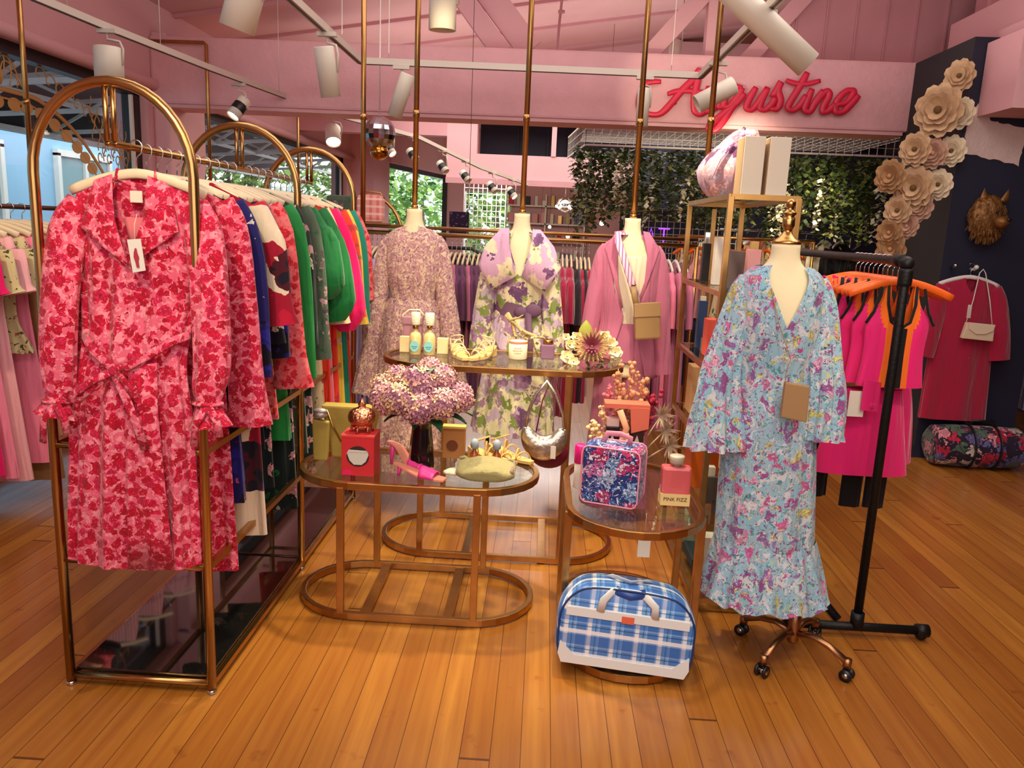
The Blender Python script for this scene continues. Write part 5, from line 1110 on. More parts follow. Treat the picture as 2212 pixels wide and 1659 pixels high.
for i, (a, r0, dz) in enumerate(((3.5, .12, -.0), (-.3, .16, .01), (-.9, .12, -.01), (.2, .17, .02), (-1.8, .05, -.02), (2.9, .13, .15), (-1.2, .05, .19))):
    m = MB(); P = []
    for k in range(7):
        t = k/6; w_ = .034*math.sin(PI*min(.98, .08+t*.9)); c = Vector((math.cos(a)*(.03+r0*t), math.sin(a)*(.03+r0*t), .055+dz+.03*math.sin(2.6*t)-.03*t)); s_ = Vector((-math.sin(a), math.cos(a), 0))
        P.append([tuple(c-s_*w_+Vector((0, 0, .008))), tuple(c), tuple(c+s_*w_+Vector((0, 0, .008)))])
    m.rings(P, closed=False); m.build('leaf', LEAF, bq)
for a in range(6): m = MB(); m.tube([(.012*math.cos(a), .012*math.sin(a), -.1), (.014*math.cos(a), .014*math.sin(a), .03), (.08*math.cos(a), .06*math.sin(a)-.01, .12)], .003, 6); m.build('stem', LEAF, bq)
# ---------------------------------------------------------------- low table goods
rb = thing('gift_box', 'red square box with silver bowl print on the low table', 'box', (-.672, 2.86, T1Z))
m = MB(); m.bx(-.060, .064, -.055, .055, 0, .158); m.build('carton', mat('red_card', (200, 36, 44), .6), rb, bevel=.002)
m = MB(); m.bx(-.062, .066, -.057, .057, .150, .160); m.build('lid', mat('red_card_lid', (212, 56, 58), .6), rb, bevel=.002)
m = MB(); m.prism([(.003+.043*math.cos(a), .078+.040*math.sin(a)) for a in [k*PI/16 for k in range(32)]], -.0565, -.0548); m.build('oval_print', mat('black_ink', (50, 24, 28), .6), rb)
m = MB(); m.prism([(-.034, .100), (.041, .098), (.044, .085), (.034, .060), (.018, .046), (-.012, .046), (-.028, .062), (-.036, .084)], -.0582, -.0562); m.prism([(-.041, .086), (-.030, .104), (.040, .102), (.030, .094), (-.024, .096)], -.060, -.0578); m.build('bowl_print', mat('silver_print', (206, 204, 196), .5), rb)
m = MB(); m.prism([(-.056, .004), (-.012, .004), (-.020, .020), (-.040, .026), (-.056, .020)], -.0570, -.0552); m.build('pink_sticker', mat('hot_pink_print', (220, 20, 90), .6), rb)
t_ = thing('candle_jar', 'ornate rose copper lidded jar on short legs on top of the red box', 'jar', (-.668, 2.865, T1Z+.160))
CP = mat('copper_relief', (216, 142, 108), .2, 1, bump=.8, bscale=90)
m = MB(); m.lathe([(.02, .022), (.040, .028), (.052, .045), (.054, .06), (.048, .078), (.036, .088), (.020, .094), (.012, .10), (.016, .106), (.010, .118), (.003, .13), (.0, .135)], n=32); m.build('pot', CP, t_)
m = MB()
for a in [k*PI/3+.3 for k in range(6)]: m.tube([(.036*math.cos(a), .036*math.sin(a), .034), (.038*math.cos(a), .038*math.sin(a), .015), (.042*math.cos(a), .042*math.sin(a), .0)], .005, 6)
m.tube([(.038*math.cos(a), .038*math.sin(a), .026) for a in [k*PI/12 for k in range(24)]], .004, 6, loop=True); m.build('stand', CP, t_)
def mule(loc, rz, label, mt, hl=.075, group=None):
    t_ = thing('heeled_sandal', label, 'shoe', loc, rz, group)
    m = MB(); kn = [(0, 0, .004), (.05, 0, .006), (.10, .0, .012), (.16, 0, hl), (.20, 0, hl+.012)]
    R_ = []
    for i in range(15):
        u = i/14; x = .21*u; z = hermite([(a, c_) for a, b, c_ in kn], x)[0]; w_ = .034*math.sin(PI*min(.93, .12+u*.85))**.5*(1-.32*u)
        R_.append([(x, -w_, z), (x, w_, z), (x, w_, z+.007), (x, -w_, z+.007)])
    m.rings(R_, cap0=True, cap1=True, sm=False); m.build('sole', mat('nude_insole', (224, 140, 120), .5), t_)
    m = MB(); m.tube([(.185, 0, hl+.006), (.19, 0, hl*.5), (.192, 0, 0)], [.013, .008, .006], 8); m.build('heel', mt, t_)
    m = MB(); R_ = []
    for i in range(7):
        x = .035+.06*i/6; R_.append([(x, .036*math.cos(a), .012+(.020+.02*i/6)*math.sin(a)) for a in [PI*k/10 for k in range(11)]])
    m.rings(R_, closed=False); m.build('upper_strap', mt, t_, solid=.003)
    return t_
FUC = mat('fuchsia_leather', (226, 60, 146), .35)
mule((-.40, 2.90, T1Z), math.radians(155), 'fuchsia pink heeled mule lying behind, heel towards the red box', FUC)
mule((-.335, 2.795, T1Z), math.radians(165), 'fuchsia pink heeled mule in front of the black vase', FUC, hl=.03)
t_ = thing('folded_bag', 'olive canvas clutch bag with tassels and a cream shell motif on the low table', 'bag', (-.185, 2.86, T1Z))
OL = fabric('olive_canvas', (150, 142, 96), bump=.3)
m = MB(); m.ball((0, 0, .032), (.118, .085, .034), 36, 14, fn=lambda a, b: 1+.02*math.sin(5*b)); m.v = [(max(-.112, min(.112, x*1.12)), max(-.078, min(.078, y*1.15)), z+.018*max(0, y/.08)) for x, y, z in m.v]; m.build('body', OL, t_)
m = MB(); m.tube([(-.11+.22*k/12, .075+.004*math.sin(k*2), .052+.006*math.sin(k*1.9)) for k in range(13)], .008, 8); m.build('rolled_edge', OL, t_)
m = MB(); m.prism([(-.045+.0, .0), (-.03, .028), (-.01, .036), (.015, .034), (.03, .022), (.045, 0), (.02, -.012), (-.02, -.012)], .058, .064, plane='xy'); m.build('shell_motif', mat('cream_yellow', (240, 224, 156), .7), t_)
m = MB()
for k in range(6): m.ball((.10+.008*math.sin(k*3), -.05+.022*k, .045), (.009, .008, .012), 8, 6)
m.build('tassel', mat('beads', (150, 116, 104), .6), t_)
t_ = thing('folded_scarf', 'small cream folded scarf beside the olive clutch', 'scarf', (-.315, 2.885, T1Z)); m = MB(); m.ball((0, 0, .012), (.038, .030, .012), 16, 8, fn=lambda a, b: 1+.1*math.sin(4*b)); m.build('cloth', F_WHITEC, t_)
# behind on the low table
t_ = thing('fragrance_box', 'amber brown box with a round dark label behind the black vase', 'box', (-.345, 3.12, T1Z)); m = MB(); m.bx(-.040, .052, -.02, .02, 0, .135); m.build('carton', mat('amber_card', (176, 118, 58), .6), t_, bevel=.002)
m = MB(); m.prism([(.0+.024*math.cos(a), .055+.024*math.sin(a)) for a in [k*PI/12 for k in range(24)]], -.0215, -.0202); m.build('round_label', mat('dark_amber', (110, 54, 22), .6), t_)
m = MB(); m.bx(-.042, .054, -.022, .022, .128, .137); m.build('lid', mat('gold_card', (220, 176, 90), .4), t_)
STR = mat('raffia', (214, 174, 104), .8, bump=.4, bscale=200)
def strappy(loc, rz, label, mt, sole=None, group=None):
    t_ = thing('strappy_sandal', label, 'shoe', loc, rz, group)
    m = MB(); R_ = []
    for i in range(12):
        u = i/11; x = -.11+.22*u; w_ = .032*math.sin(PI*min(.95, .10+u*.86))**.5; z = .004+.035*max(0, .5-u)*2*1.0
        R_.append([(x, -w_, z), (x, w_, z), (x, w_, z+.012), (x, -w_, z+.012)])
    m.rings(R_, cap0=True, cap1=True, sm=False); m.build('sole', sole or mt, t_)
    m = MB()
    for k, (x, h) in enumerate(((.06, .030), (.035, .038), (.0, .05), (-.03, .062))): m.tube([(x+.012*math.cos(a)*(-1)**k, .030*math.cos(a), .015+.01*max(0, -x)*8+h*math.sin(a)) for a in [PI*j/8 for j in range(9)]], .0035, 6)
    m.tube([(-.06+.042*math.cos(a), .030*math.sin(a), .085+.018*math.cos(a)) for a in [k*PI/6 for k in range(12)]], .003, 6, loop=True); m.tube([(-.10, 0, .04), (-.105, 0, .065)], .005, 6); m.tube([(-.06, .03, .085), (-.05, .032, .035)], .003, 6); m.tube([(-.06, -.03, .085), (-.05, -.032, .035)], .003, 6); m.build('straps', mt, t_)
    m = MB(); m.bx(-.11, -.065, -.02, .02, 0, .036); m.build('heel', sole or mt, t_, bevel=.003)
    return t_
strappy((-.175, 3.09, T1Z+.0), math.radians(-25), 'gold raffia strappy sandal behind the olive clutch, left shoe', STR)
strappy((-.10, 3.13, T1Z+.0), math.radians(-35), 'gold raffia strappy sandal behind the olive clutch, right shoe', STR)
t_ = thing('perfume_bottle', 'small bottle with pale blue tassel left of the other by the raffia sandals', 'bottle', (-.245, 3.02, T1Z)); AMB = mat('amber_glass', (150, 70, 24), .1, coat=.4); TS_ = mat('blue_tassel', (150, 162, 172), .7)
m = MB(); m.lathe([(.016, 0), (.018, .004), (.018, .05), (.008, .062), (.008, .075)], n=16); m.build('bottle_body', AMB, t_); m = MB(); m.lathe([(.010, .07), (.016, .076), (.018, .10), (.006, .112)], n=12); m.build('stopper', TS_, t_)
dup(t_, (-.155, 3.02, T1Z), 0, 'small bottle with pale blue tassel right of the other by the raffia sandals')
# olive handbag, teapot-like ornaments on a lower stool behind
t_ = thing('handbag', 'olive green leather handbag with flared sides behind the red box', 'bag', (-.76, 3.06, T1Z))
OLL = mat('olive_leather', (166, 146, 66), .5, bump=.1, bscale=120)
m = MB(); m.prism([(-.07, 0), (.075, 0), (.125, .215), (-.115, .215)], -.03, .04); m.build('body', OLL, t_, bevel=.008)
m = MB(); m.tube([(-.09, -.034, .20), (-.06, -.044, .13), (-.03, -.038, .07)], .004, 6); m.tube([(.09, -.034, .20), (.06, -.044, .13)], .004, 6); m.build('cord', GOLD_OLD, t_)
t_ = thing('handbag', 'small narrow olive pouch standing left of the flared handbag', 'bag', (-.865, 2.99, T1Z)); m = MB(); m.prism([(-.026, 0), (.03, 0), (.036, .16), (-.03, .17)], -.015, .015); m.build('body', OLL, t_, bevel=.006)
m = MB(); m.lathe([(.006, 0), (.03, .012), (.018, .03)], c=(0, 0, .17), n=12); m.ball((.0, 0, .20), (.03, .02, .014), 10, 6); m.build('bow', mat('silver_bow', (170, 160, 156), .4, .5), t_)
# silver crescent bag hanging from the taller table
t_ = thing('crescent_bag', 'silver crescent shoulder bag with swing tag hanging under the taller oval table', 'bag', (.035, 3.24, .60))
SIL = mat('silver_leather', (196, 190, 178), .22, .9, bump=.35, bscale=40)
m = MB(); P = []; K = 24
for i in range(K+1):
    a = PI*1.08+(PI*.84)*i/K; r = .082; w_ = .012+.045*math.sin(PI*i/K)**.7; P.append(((r*math.cos(a)), 0, .10+.115*math.sin(a)*1.05+.0, w_))
m.tube([(p[0], p[1], p[2]) for p in P], [p[3]*.55 for p in P], 14, ry=[p[3] for p in P], up=(0, 1, 0)); m.build('body', SIL, t_)
m = MB()
for dy in (-.014, .014): m.tube([(-.080, dy, .07), (-.072, dy, .14), (-.04, dy, .22), (.0, dy*.5, .272), (.04, dy, .22), (.075, dy, .13), (.082, dy, .07)], .0055, 8)
m.build('handle', SIL, t_)
m = MB(); m.bx(.03, .052, -.045, -.042, -.055, .0); m.tube([(.041, -.043, 0), (.06, -.03, .06)], .001, 5); m.build('swing_tag', WHITE, t_)
m = MB(); m.tube([(0, 0, .268), (0, .03, .275), (0, .115, .268)], .003, 6); m.build('hook', GOLD_OLD, t_)
t_ = thing('handbag', 'small maroon bag with gold front panel hanging beneath the silver bag', 'bag', (.06, 3.30, .47)); m = MB(); m.ball((0, 0, .07), (.085, .03, .07), 24, 14); m.build('body', mat('maroon', (104, 8, 44), .5), t_)
m = MB(); m.ball((-.01, -.022, .11), (.07, .02, .045), 20, 10); m.build('front_panel', mat('gold_leather', (176, 130, 50), .35, .6), t_)
m = MB(); m.tube([(-.07, 0, .10), (-.04, .02, .30), (.0, .055, .40), (.04, .02, .30), (.07, 0, .10)], .003, 6); m.build('strap', mat('maroon2', (104, 8, 44), .5), t_)
# ================================================================ TALLER TABLE GOODS
T2Z = H2-.003
PG = mat('pale_gold_liquid', (200, 182, 124), .15, coat=.5)
def spray(loc, label):
    t_ = thing('spray_bottle', label, 'bottle', loc)
    m = MB(); m.lathe([(.026, 0), (.028, .004), (.028, .085), (.022, .10), (.010, .112), (.010, .125)], n=24); m.build('bottle_body', PG, t_)
    m = MB(); m.lathe([(.0135, .122), (.014, .130), (.014, .140), (.012, .142)], n=16); m.build('neck_ring', GOLD, t_)
    m = MB(); m.lathe([(.021, .14), (.022, .143), (.022, .195), (.020, .198)], n=20); m.build('cap', mat('ribbed_cream', (226, 220, 196), .6, bump=.5, bscale=220), t_)
    m = MB(); m.prism([(.021*math.cos(a), .042+.026*math.sin(a)) for a in [k*PI/12 for k in range(24)]], -.0300, -.0275); rl_ = m.build('round_label', mat('aqua_label', (130, 192, 190), .6), t_)
    m = MB(); m.bx(-.014, .014, -.0308, -.0301, .040, .043); m.bx(-.010, .010, -.0308, -.0301, .032, .0345); m.build('label_print', mat('aqua_ink', (70, 140, 150), .6), rl_)
spray((-.588, 3.60, T2Z), 'left gold spray bottle with cream cap and aqua round label'); spray((-.522, 3.60, T2Z), 'right gold spray bottle with cream cap and aqua round label')
for x, lab in ((-.645, 'cream soap box left of the spray bottles'), (-.466, 'cream soap box right of the spray bottles')):
    t_ = thing('soap_box', lab, 'box', (x, 3.66, T2Z)); m = MB(); m.bx(-.026, .026, -.015, .015, 0, .075); m.build('carton', mat('buttercream', (216, 196, 146), .6), t_, bevel=.002)
t_ = thing('basket_bag', 'small mauve bag with pale arched handle behind the spray bottles', 'bag', (-.62, 3.72, T2Z)); m = MB(); m.bx(-.045, .045, -.02, .02, 0, .13); m.bx(-.048, .048, -.024, .024, .125, .165); m.build('body', mat('mauve_leather', (168, 120, 134), .6), t_, bevel=.006)
m = MB(); m.tube([(-.045*1.1, 0, .13), (-.05, 0, .17), (-.02, 0, .195), (.03, 0, .197), (.05, 0, .17)], .004, 6); m.build('handle', F_WHITEC, t_)
CRM = mat('cream_patent_strap', (206, 184, 144), .35)
strappy((-.375, 3.57, T2Z), math.radians(-70), 'cream strappy sandal on the taller table, left shoe', CRM, mat('gold_sole', (206, 172, 104), .5))
strappy((-.27, 3.57, T2Z), math.radians(-115), 'cream strappy sandal on the taller table, right shoe', CRM, mat('gold_sole2', (206, 172, 104), .5))
t_ = thing('candle', 'cream glass candle with coral lettering on the taller table', 'candle', (-.105, 3.62, T2Z)); m = MB(); m.lathe([(.042, 0), (.044, .004), (.044, .085), (.041, .085), (.040, .07)], n=28); m.build('glass', mat('cream_glass', (222, 206, 172), .3), t_)
m = MB(); m.lathe([(.0445, .074), (.045, .076), (.045, .083), (.0445, .085)], n=28, cap=False); m.build('rim_band', mat('coral_band', (214, 128, 96), .5), t_)
m = MB()
for i, (z, L_) in enumerate(((.055, 7), (.043, 9), (.031, 6))):
    for k in range(L_): a = -PI/2+(k-L_/2+.5)*.115; m.box((.0447*math.cos(a), .0447*math.sin(a), z), (.0028, .0012, .006 if (k+i) % 3 else .004), rot=Matrix.Rotation(a+PI/2, 3, 'Z'))
m.build('lettering', mat('coral_ink', (210, 120, 90), .6), t_)
t_ = thing('driftwood', 'twisted pale dried branch lying across the back of the taller table', 'ornament', (-.08, 3.70, T2Z)); m = MB(); DW = mat('dry_branch', (176, 154, 104), .9, bump=.8, bscale=60)
m.tube([(-.085, 0, .205), (-.07, .008, .17), (-.04, 0, .15), (-.02, .006, .125), (.015, 0, .112), (.05, .006, .098), (.09, 0, .094), (.135, -.006, .078)], [.009, .014, .009, .011, .008, .010, .006, .004], 8); m.tube([(-.095, .0, .195), (-.06, .012, .16), (-.05, .004, .11), (-.02, .0, .06), (0, 0, 0)], [.008, .011, .007, .006, .005], 8); m.tube([(-.02, .0, .125), (.04, .02, .07), (.07, .02, 0)], [.007, .005, .004], 8); m.tube([(-.07, .0, .17), (-.03, -.01, .185), (-.01, -.01, .20)], [.006, .004, .002], 6)
rnd = random.Random(2)
for k in range(40): leaf_quad(m, (rnd.uniform(-.1, .12), rnd.uniform(-.02, .02), rnd.uniform(.07, .12)), .025, rnd, 0)
m.build('branch', DW, t_)
t_ = thing('jar', 'small dark mauve square jar right of the candle', 'jar', (.035, 3.66, T2Z)); m = MB(); m.bx(-.032, .032, -.03, .03, 0, .07); m.build('jar_body', mat('dusk_jar', (120, 84, 110), .4), t_, bevel=.006); m = MB(); m.lathe([(.02, .07), (.024, .072), (.024, .09), (.02, .092)], n=16); m.build('lid', GOLD_OLD, t_)
# protea and cream blossoms
fb = thing('protea_arrangement', 'pink and gold protea with cream blossoms on the taller table', 'flowers', (.235, 3.58, T2Z))
PM = [mat('protea_gold', (180, 144, 90), .8), mat('protea_pink', (166, 90, 108), .8), mat('protea_pale', (206, 172, 126), .8)]
rot = Vector((-.05, -1, .25)).to_track_quat('Z', 'Y').to_matrix(); m = MB()
for lay, (n_, rr, lf, mi) in enumerate(((22, .085, .015, 0), (20, .074, .03, 2), (18, .060, .04, 0), (16, .048, .045, 1), (12, .035, .05, 1), (8, .02, .05, 1))):
    for k in range(n_): petal(m, rot @ Vector((0, 0, .006*lay))+Vector((0, -.03, .085)), 2*PI*(k+.5*lay)/n_, .006, rr, .0065, lf, rot, mi, n=3)
m.build('protea_head', PM, fb)
WB = mat('cream_blossom', (240, 228, 186), .8)
rnd = random.Random(3)
for i, (x, y, z, s_) in enumerate(((-.11, .0, .03, .035), (-.10, .0, .085, .032), (-.07, .02, .12, .03), (-.12, .0, .12, .022), (.085, .01, .10, .035), (.11, .0, .06, .035), (.115, .02, .02, .03), (.06, .02, .13, .03), (-.08, -.03, .012, .028))):
    m = MB()
    for k in range(16): petal(m, (x, y-.02, z), k*2.4, .003, s_*(1-.03*k), s_*.4, s_*(.2+.04*k), Vector((rnd.uniform(-.4, .4), -1, rnd.uniform(0, .6))).to_track_quat('Z', 'Y').to_matrix(), 0, n=3)
    m.build('blossom', WB, fb)
m = MB(); R_ = []
for k in range(8):
    t = k/7; w_ = .032*math.sin(PI*min(.97, .1+t*.88)); R_.append([(-.03-w_, .01, .10+.10*t), (-.03, 0, .10+.10*t), (-.03+w_, .01, .10+.10*t)])
m.rings(R_, closed=False); m.build('leaf', mat('lime_leaf', (150, 156, 60), .7), fb)
m = MB()
for k in range(30): leaf_quad(m, (rnd.uniform(-.03, .09), rnd.uniform(-.08, -.03), rnd.uniform(-.01, .03)), .03, rnd, 0)
m.build('trailing_foliage', mat('dark_leaf', (70, 66, 34), .7), fb)
# ================================================================ LOW END TABLE GOODS
T3Z = H3-.003
F_HYDR = fabric('hydrangea_print', (36, 54, 118), [('blob', [(60, 110, 180), (206, 50, 110), (170, 186, 222), (206, 110, 170), (80, 96, 170), (196, 24, 84), (120, 160, 210)], 17, .66, 1.0), ('fleck', (30, 44, 100), 90, .58), ('fleck', (220, 222, 240), 100, .60)], warp=.5, bump=.05)
t_ = thing('toiletry_case', 'square toiletry case with blue and pink hydrangea print on the end table', 'bag', (.285, 2.70, T3Z), math.radians(-18))
m = MB(); m.bx(-.105, .105, -.06, .06, 0, .215); m.build('body', F_HYDR, t_, bevel=.022)
PIPE = mat('pink_piping', (232, 150, 170), .5)
for y in (-.062, .062):
    m = MB(); P = [(-.085, y, .004), (.085, y, .004), (.098, y, .012), (.104, y, .03), (.104, y, .185), (.098, y, .203), (.085, y, .211), (-.085, y, .211), (-.098, y, .203), (-.104, y, .185), (-.104, y, .03), (-.098, y, .012)]; m.tube(P, .003, 6, loop=True); m.build('piping', PIPE, t_)
m = MB(); m.tube([(.05, 0, .215), (.055, -.01, .245), (.02, -.01, .255), (-.03, 0, .25), (-.045, 0, .215)], .004, 6, ry=.012, up=(0, 1, 0)); m.build('handle', PIPE, t_)
t_ = thing('bath_salts_bottle', 'square bottle of pink salts with cream label and chunky pale stopper', 'bottle', (.508, 2.70, T3Z)); m = MB(); m.bx(-.052, .052, -.028, .028, 0, .145); m.build('glass', mat('pink_salts', (214, 96, 102), .25, bump=.2, bscale=90, coat=.5), t_, bevel=.010)
m = MB(); m.bx(-.0525, .0525, -.0292, .0292, .004, .048); m.build('label', mat('label_cream', (226, 196, 130), .6), t_, bevel=.001)
m = MB(); m.lathe([(.014, .14), (.014, .155), (.026, .157), (.027, .18), (.025, .184)], n=20); m.build('stopper', mat('pale_stopper', (196, 190, 170), .4), t_)
def text(par, s, size, loc, m_, rx=PI/2, rz=0, ext=.0004, nme='lettering'):
    c = bpy.data.curves.new(nme, 'FONT'); c.body = s; c.size = size; c.extrude = ext; c.align_x = 'CENTER'; o = bpy.data.objects.new(nme, c); COL.objects.link(o)
    dg = bpy.context.evaluated_depsgraph_get(); me = bpy.data.meshes.new_from_object(o.evaluated_get(dg)); bpy.data.objects.remove(o)
    if me.polygons: pass
    me.materials.clear(); me.materials.append(m_); o = bpy.data.objects.new(nme, me); COL.objects.link(o); o.parent = par; o.location = loc; o.rotation_euler = (rx, 0, rz); return o
INK = mat('dark_ink', (60, 40, 30), .6)
text(t_, 'PINK FIZZ', .019, (0, -.0300, .022), INK)
t_ = thing('lotion_tube', 'magenta and white tube standing left of the printed toiletry case', 'tube', (.172, 2.83, T3Z)); m = MB(); m.lathe([(.020, 0), (.022, .003), (.022, .10), (.021, .102)], n=20); m.build('tube', WHITE, t_); m = MB(); m.lathe([(.0225, .098), (.024, .10), (.024, .165), (.02, .17)], n=20); m.build('cap', mat('magenta_cap', (214, 16, 120), .4), t_)
# pink gift bag of bottles with dried flowers
gb = thing('gift_bag', 'clear gift bag with coral ribbon and dark pamper bottles behind the toiletry case', 'gift bag', (.345, 2.96, T3Z))
m = MB(); m.bx(-.085, .085, -.04, .04, .0, .30); m.build('clear_bag', thin_glass('cellophane', (.97, .9, .88), .05), gb)
m = MB(); m.bx(-.086, .086, -.041, .041, .295, .312); m.prism([(.02, .20), (.085, .22), (.085, .30), (.01, .30)], -.043, -.041); m.build('coral_top', mat('coral_card', (222, 110, 84), .6), gb)
m = MB(); m.tube([(-.08, -.044, .10), (-.02, -.05, .15), (.0, -.05, .22), (-.03, -.05, .29)], .002, 6, ry=.014, up=(0, 1, 0)); m.tube([(.0, -.05, .20), (.02, -.05, .14), (.06, -.05, .08)], .002, 6, ry=.012, up=(0, 1, 0)); m.build('ribbon', mat('peach_ribbon', (240, 170, 130), .5), gb)
for x in (-.05, .045):
    t_ = thing('pamper_bottle', 'dark labelled bottle in the clear gift bag, %s one' % ('left' if x < 0 else 'right'), 'bottle', (.345+x, 2.95, T3Z+.08)); m = MB(); m.bx(-.026, .026, -.02, .02, 0, .14); m.build('bottle_body', mat('black_label_bottle', (40, 30, 34), .3), t_, bevel=.004)
    m = MB(); m.prism([(-.014, .07), (.014, .07), (.0, .11)], -.0215, -.0203); m.bx(-.016, -.008, -.0215, -.0203, .03, .06); m.bx(.004, .012, -.0215, -.0203, .025, .055); m.build('label_print', WHITE, t_)
    m = MB(); m.bx(-.023, .023, -.018, .018, .14, .17); m.build('cap', mat('white_red_cap', (236, 214, 208), .4), t_)
t_ = thing('riser_block', 'dark block lifting the two bottles inside the gift bag', 'block', (.345, 2.96, T3Z)); m = MB(); m.bx(-.08, .08, -.035, .035, 0, .078); m.build('block', mat('kraft', (120, 90, 60), .8), t_)
df = thing('dried_bouquet', 'dried flowers of pampas, pink seed heads and pale spiky thistle around the gift bag', 'flowers', (.35, 3.03, T3Z))
DM = [mat('dried_cream', (234, 200, 150), .9), mat('dried_pink', (206, 110, 120), .9), mat('dried_tan', (206, 150, 110), .9), mat('dried_berry', (160, 30, 60), .9), mat('dried_ash', (196, 170, 140), .9)]
rnd = random.Random(13)
def plume(a, b, r, mi, n_=90, s_=.012):
    m = MB(); a, b = Vector(a), Vector(b); m.tube([tuple(a), tuple(b)], .002, 5, m=mi)
    for k in range(n_):
        t = .35+.65*k/n_; p = a+(b-a)*t+Vector([rnd.gauss(0, r*.5) for _ in range(3)]); m.ball(tuple(p), rnd.uniform(s_*.5, s_), 6, 4, m=mi)
    m.build('dried_stem', DM, df)
plume((0, 0, 0), (-.13, -.01, .20), .03, 0, 70); plume((0, 0, 0), (-.10, .0, .28), .02, 0, 40, .01); plume((0, 0, 0), (-.04, 0, .43), .025, 2, 80); plume((0, 0, 0), (-.07, 0, .37), .02, 1, 60, .01)
plume((0, 0, 0), (.06, 0, .40), .03, 2, 80); plume((0, 0, 0), (.115, 0, .33), .028, 3, 90); plume((0, 0, 0), (.02, 0, .46), .02, 2, 50)
for k in range(3):
    m = MB(); c = Vector((.14+.02*k, -.03, .26-.06*k))
    for j in range(26):
        d = Vector((math.cos(j*.6)*(.5+.5*math.sin(j)), -.4+rnd.uniform(-.3, .2), math.sin(j*.9))).normalized(); e = Vector((-d.z, 0, d.x))*.010; m.add([c-e, c+e, c+d*.062], [(0, 1, 2)])
    m.tube([tuple(c), (0, 0, 0)], .003, 5); m.build('thistle', DM[4], df)
t_ = thing('swing_tag', 'white card tag hanging below the rim of the end table', 'tag', (.40, 2.60, .38)); m = MB(); m.bx(-.022, .022, -.001, .001, 0, .075); m.build('card', WHITE, t_); m = MB(); m.tube([(0, 0, .075), (0, 0, .165)], .0008, 5); m.build('string', WHITE, t_)
# ================================================================ BLUE CHECKED BAG ON THE FLOOR
def check_mat():
    m, t, b = nm('blue_check'); N = t.nodes; L = t.links; tc = N.new('ShaderNodeTexCoord'); sx = N.new('ShaderNodeSeparateXYZ'); L.new(tc.outputs['Object'], sx.inputs[0]); c = lin((104, 164, 226))
    def st(ax, s, o, d, col, al, c):
        cc = sx.outputs[0] if ax == 0 else math_node(t, 'SUBTRACT', sx.outputs[2], sx.outputs[1]); f = math_node(t, 'FRACT', math_node(t, 'ADD', math_node(t, 'MULTIPLY', cc, s), o)); return mixc(t, math_node(t, 'MULTIPLY', math_node(t, 'LESS_THAN', f, d), al), c, lin(col))
    for ax in (0, 2):
        c = st(ax, 12.5, .1, .42, (36, 96, 184), .55, c); c = st(ax, 12.5, .62, .17, (250, 250, 252), .80, c); c = st(ax, 25, .35, .12, (180, 204, 240), .35, c); c = st(ax, 12.5, .30, .05, (16, 40, 110), .6, c)
    L.new(c, b.inputs['Base Color']); b.inputs['Roughness'].default_value = .35; return m
CHK = check_mat(); WLT = mat('white_leatherette', (226, 228, 226), .4)
db = thing('duffel_bag', 'blue and white checked weekend bag with white trim under the end table', 'bag', (.335, 2.50, .035)); db.rotation_euler = (math.radians(-8), math.radians(3.0), math.radians(-4))
out = [(-.205, 0), (-.225, .02), (-.236, .08), (-.236, .15), (-.222, .205), (-.185, .25), (-.13, .272), (0, .278), (.13, .272), (.185, .25), (.222, .205), (.236, .15), (.236, .08), (.225, .02), (.205, 0)]
kn = [(i,)+p for i, p in enumerate(out)]; PO = [hermite(kn, i/4) for i in range((len(out)-1)*4+1)]
m = MB(); R_ = []
for y, s_ in ((-.085, .93), (-.078, .985), (-.055, 1.0), (0, 1.012), (.055, 1.0), (.078, .985), (.085, .93)): R_.append([(x*s_, y, .14+(z-.14)*s_) for x, z in PO])
m.rings(R_, cap0=True, cap1=True); m.build('body', CHK, db)
for y in (-.084, .084):
    m = MB(); m.tube([(x*.965, y, .14+(z-.14)*.965) for x, z in PO], .0035, 6, loop=True); m.build('piping', mat('navy_piping' if y < 0 else 'navy_piping2', (30, 50, 100), .5), db)
m = MB(); m.bx(-.208, .208, -.0885, -.083, .165, .195); m.build('trim_band', WLT, db, bevel=.001)
m = MB(); m.prism([(-.208, .0), (.208, .0), (.222, .03), (.218, .075), (.165, .030), (-.165, .030), (-.218, .075), (-.222, .03)], -.0895, -.083); m.build('base_trim', WLT, db)
m = MB(); m.bx(-.02, .022, -.0915, -.088, .162, .186); m.build('coral_patch', mat('coral_patch', (222, 104, 74), .5), db, bevel=.001)
m = MB(); m.tube([(-.095, -.088, .19), (-.088, -.10, .235), (-.06, -.085, .265), (.0, -.06, .262), (.05, -.085, .262), (.085, -.10, .235), (.09, -.088, .19)], .003, 8, ry=.014, up=(0, -1, 0)); m.build('front_handle', WLT, db)
m = MB(); m.tube([(-.095, .08, .19), (-.08, .06, .265), (-.055, .0, .292), (.0, -.03, .288), (.055, .0, .292), (.08, .06, .265), (.09, .08, .19)], .003, 8, ry=.014, up=(0, -1, 0)); m.build('rear_handle', WLT, db)
m = MB(); m.tube([(-.05, -.065, .262), (0, -.072, .255), (.05, -.065, .262)], .018, 12, ry=.022); m.build('handle_grip', mat('navy_leather', (38, 74, 150), .4), db, bevel=0)
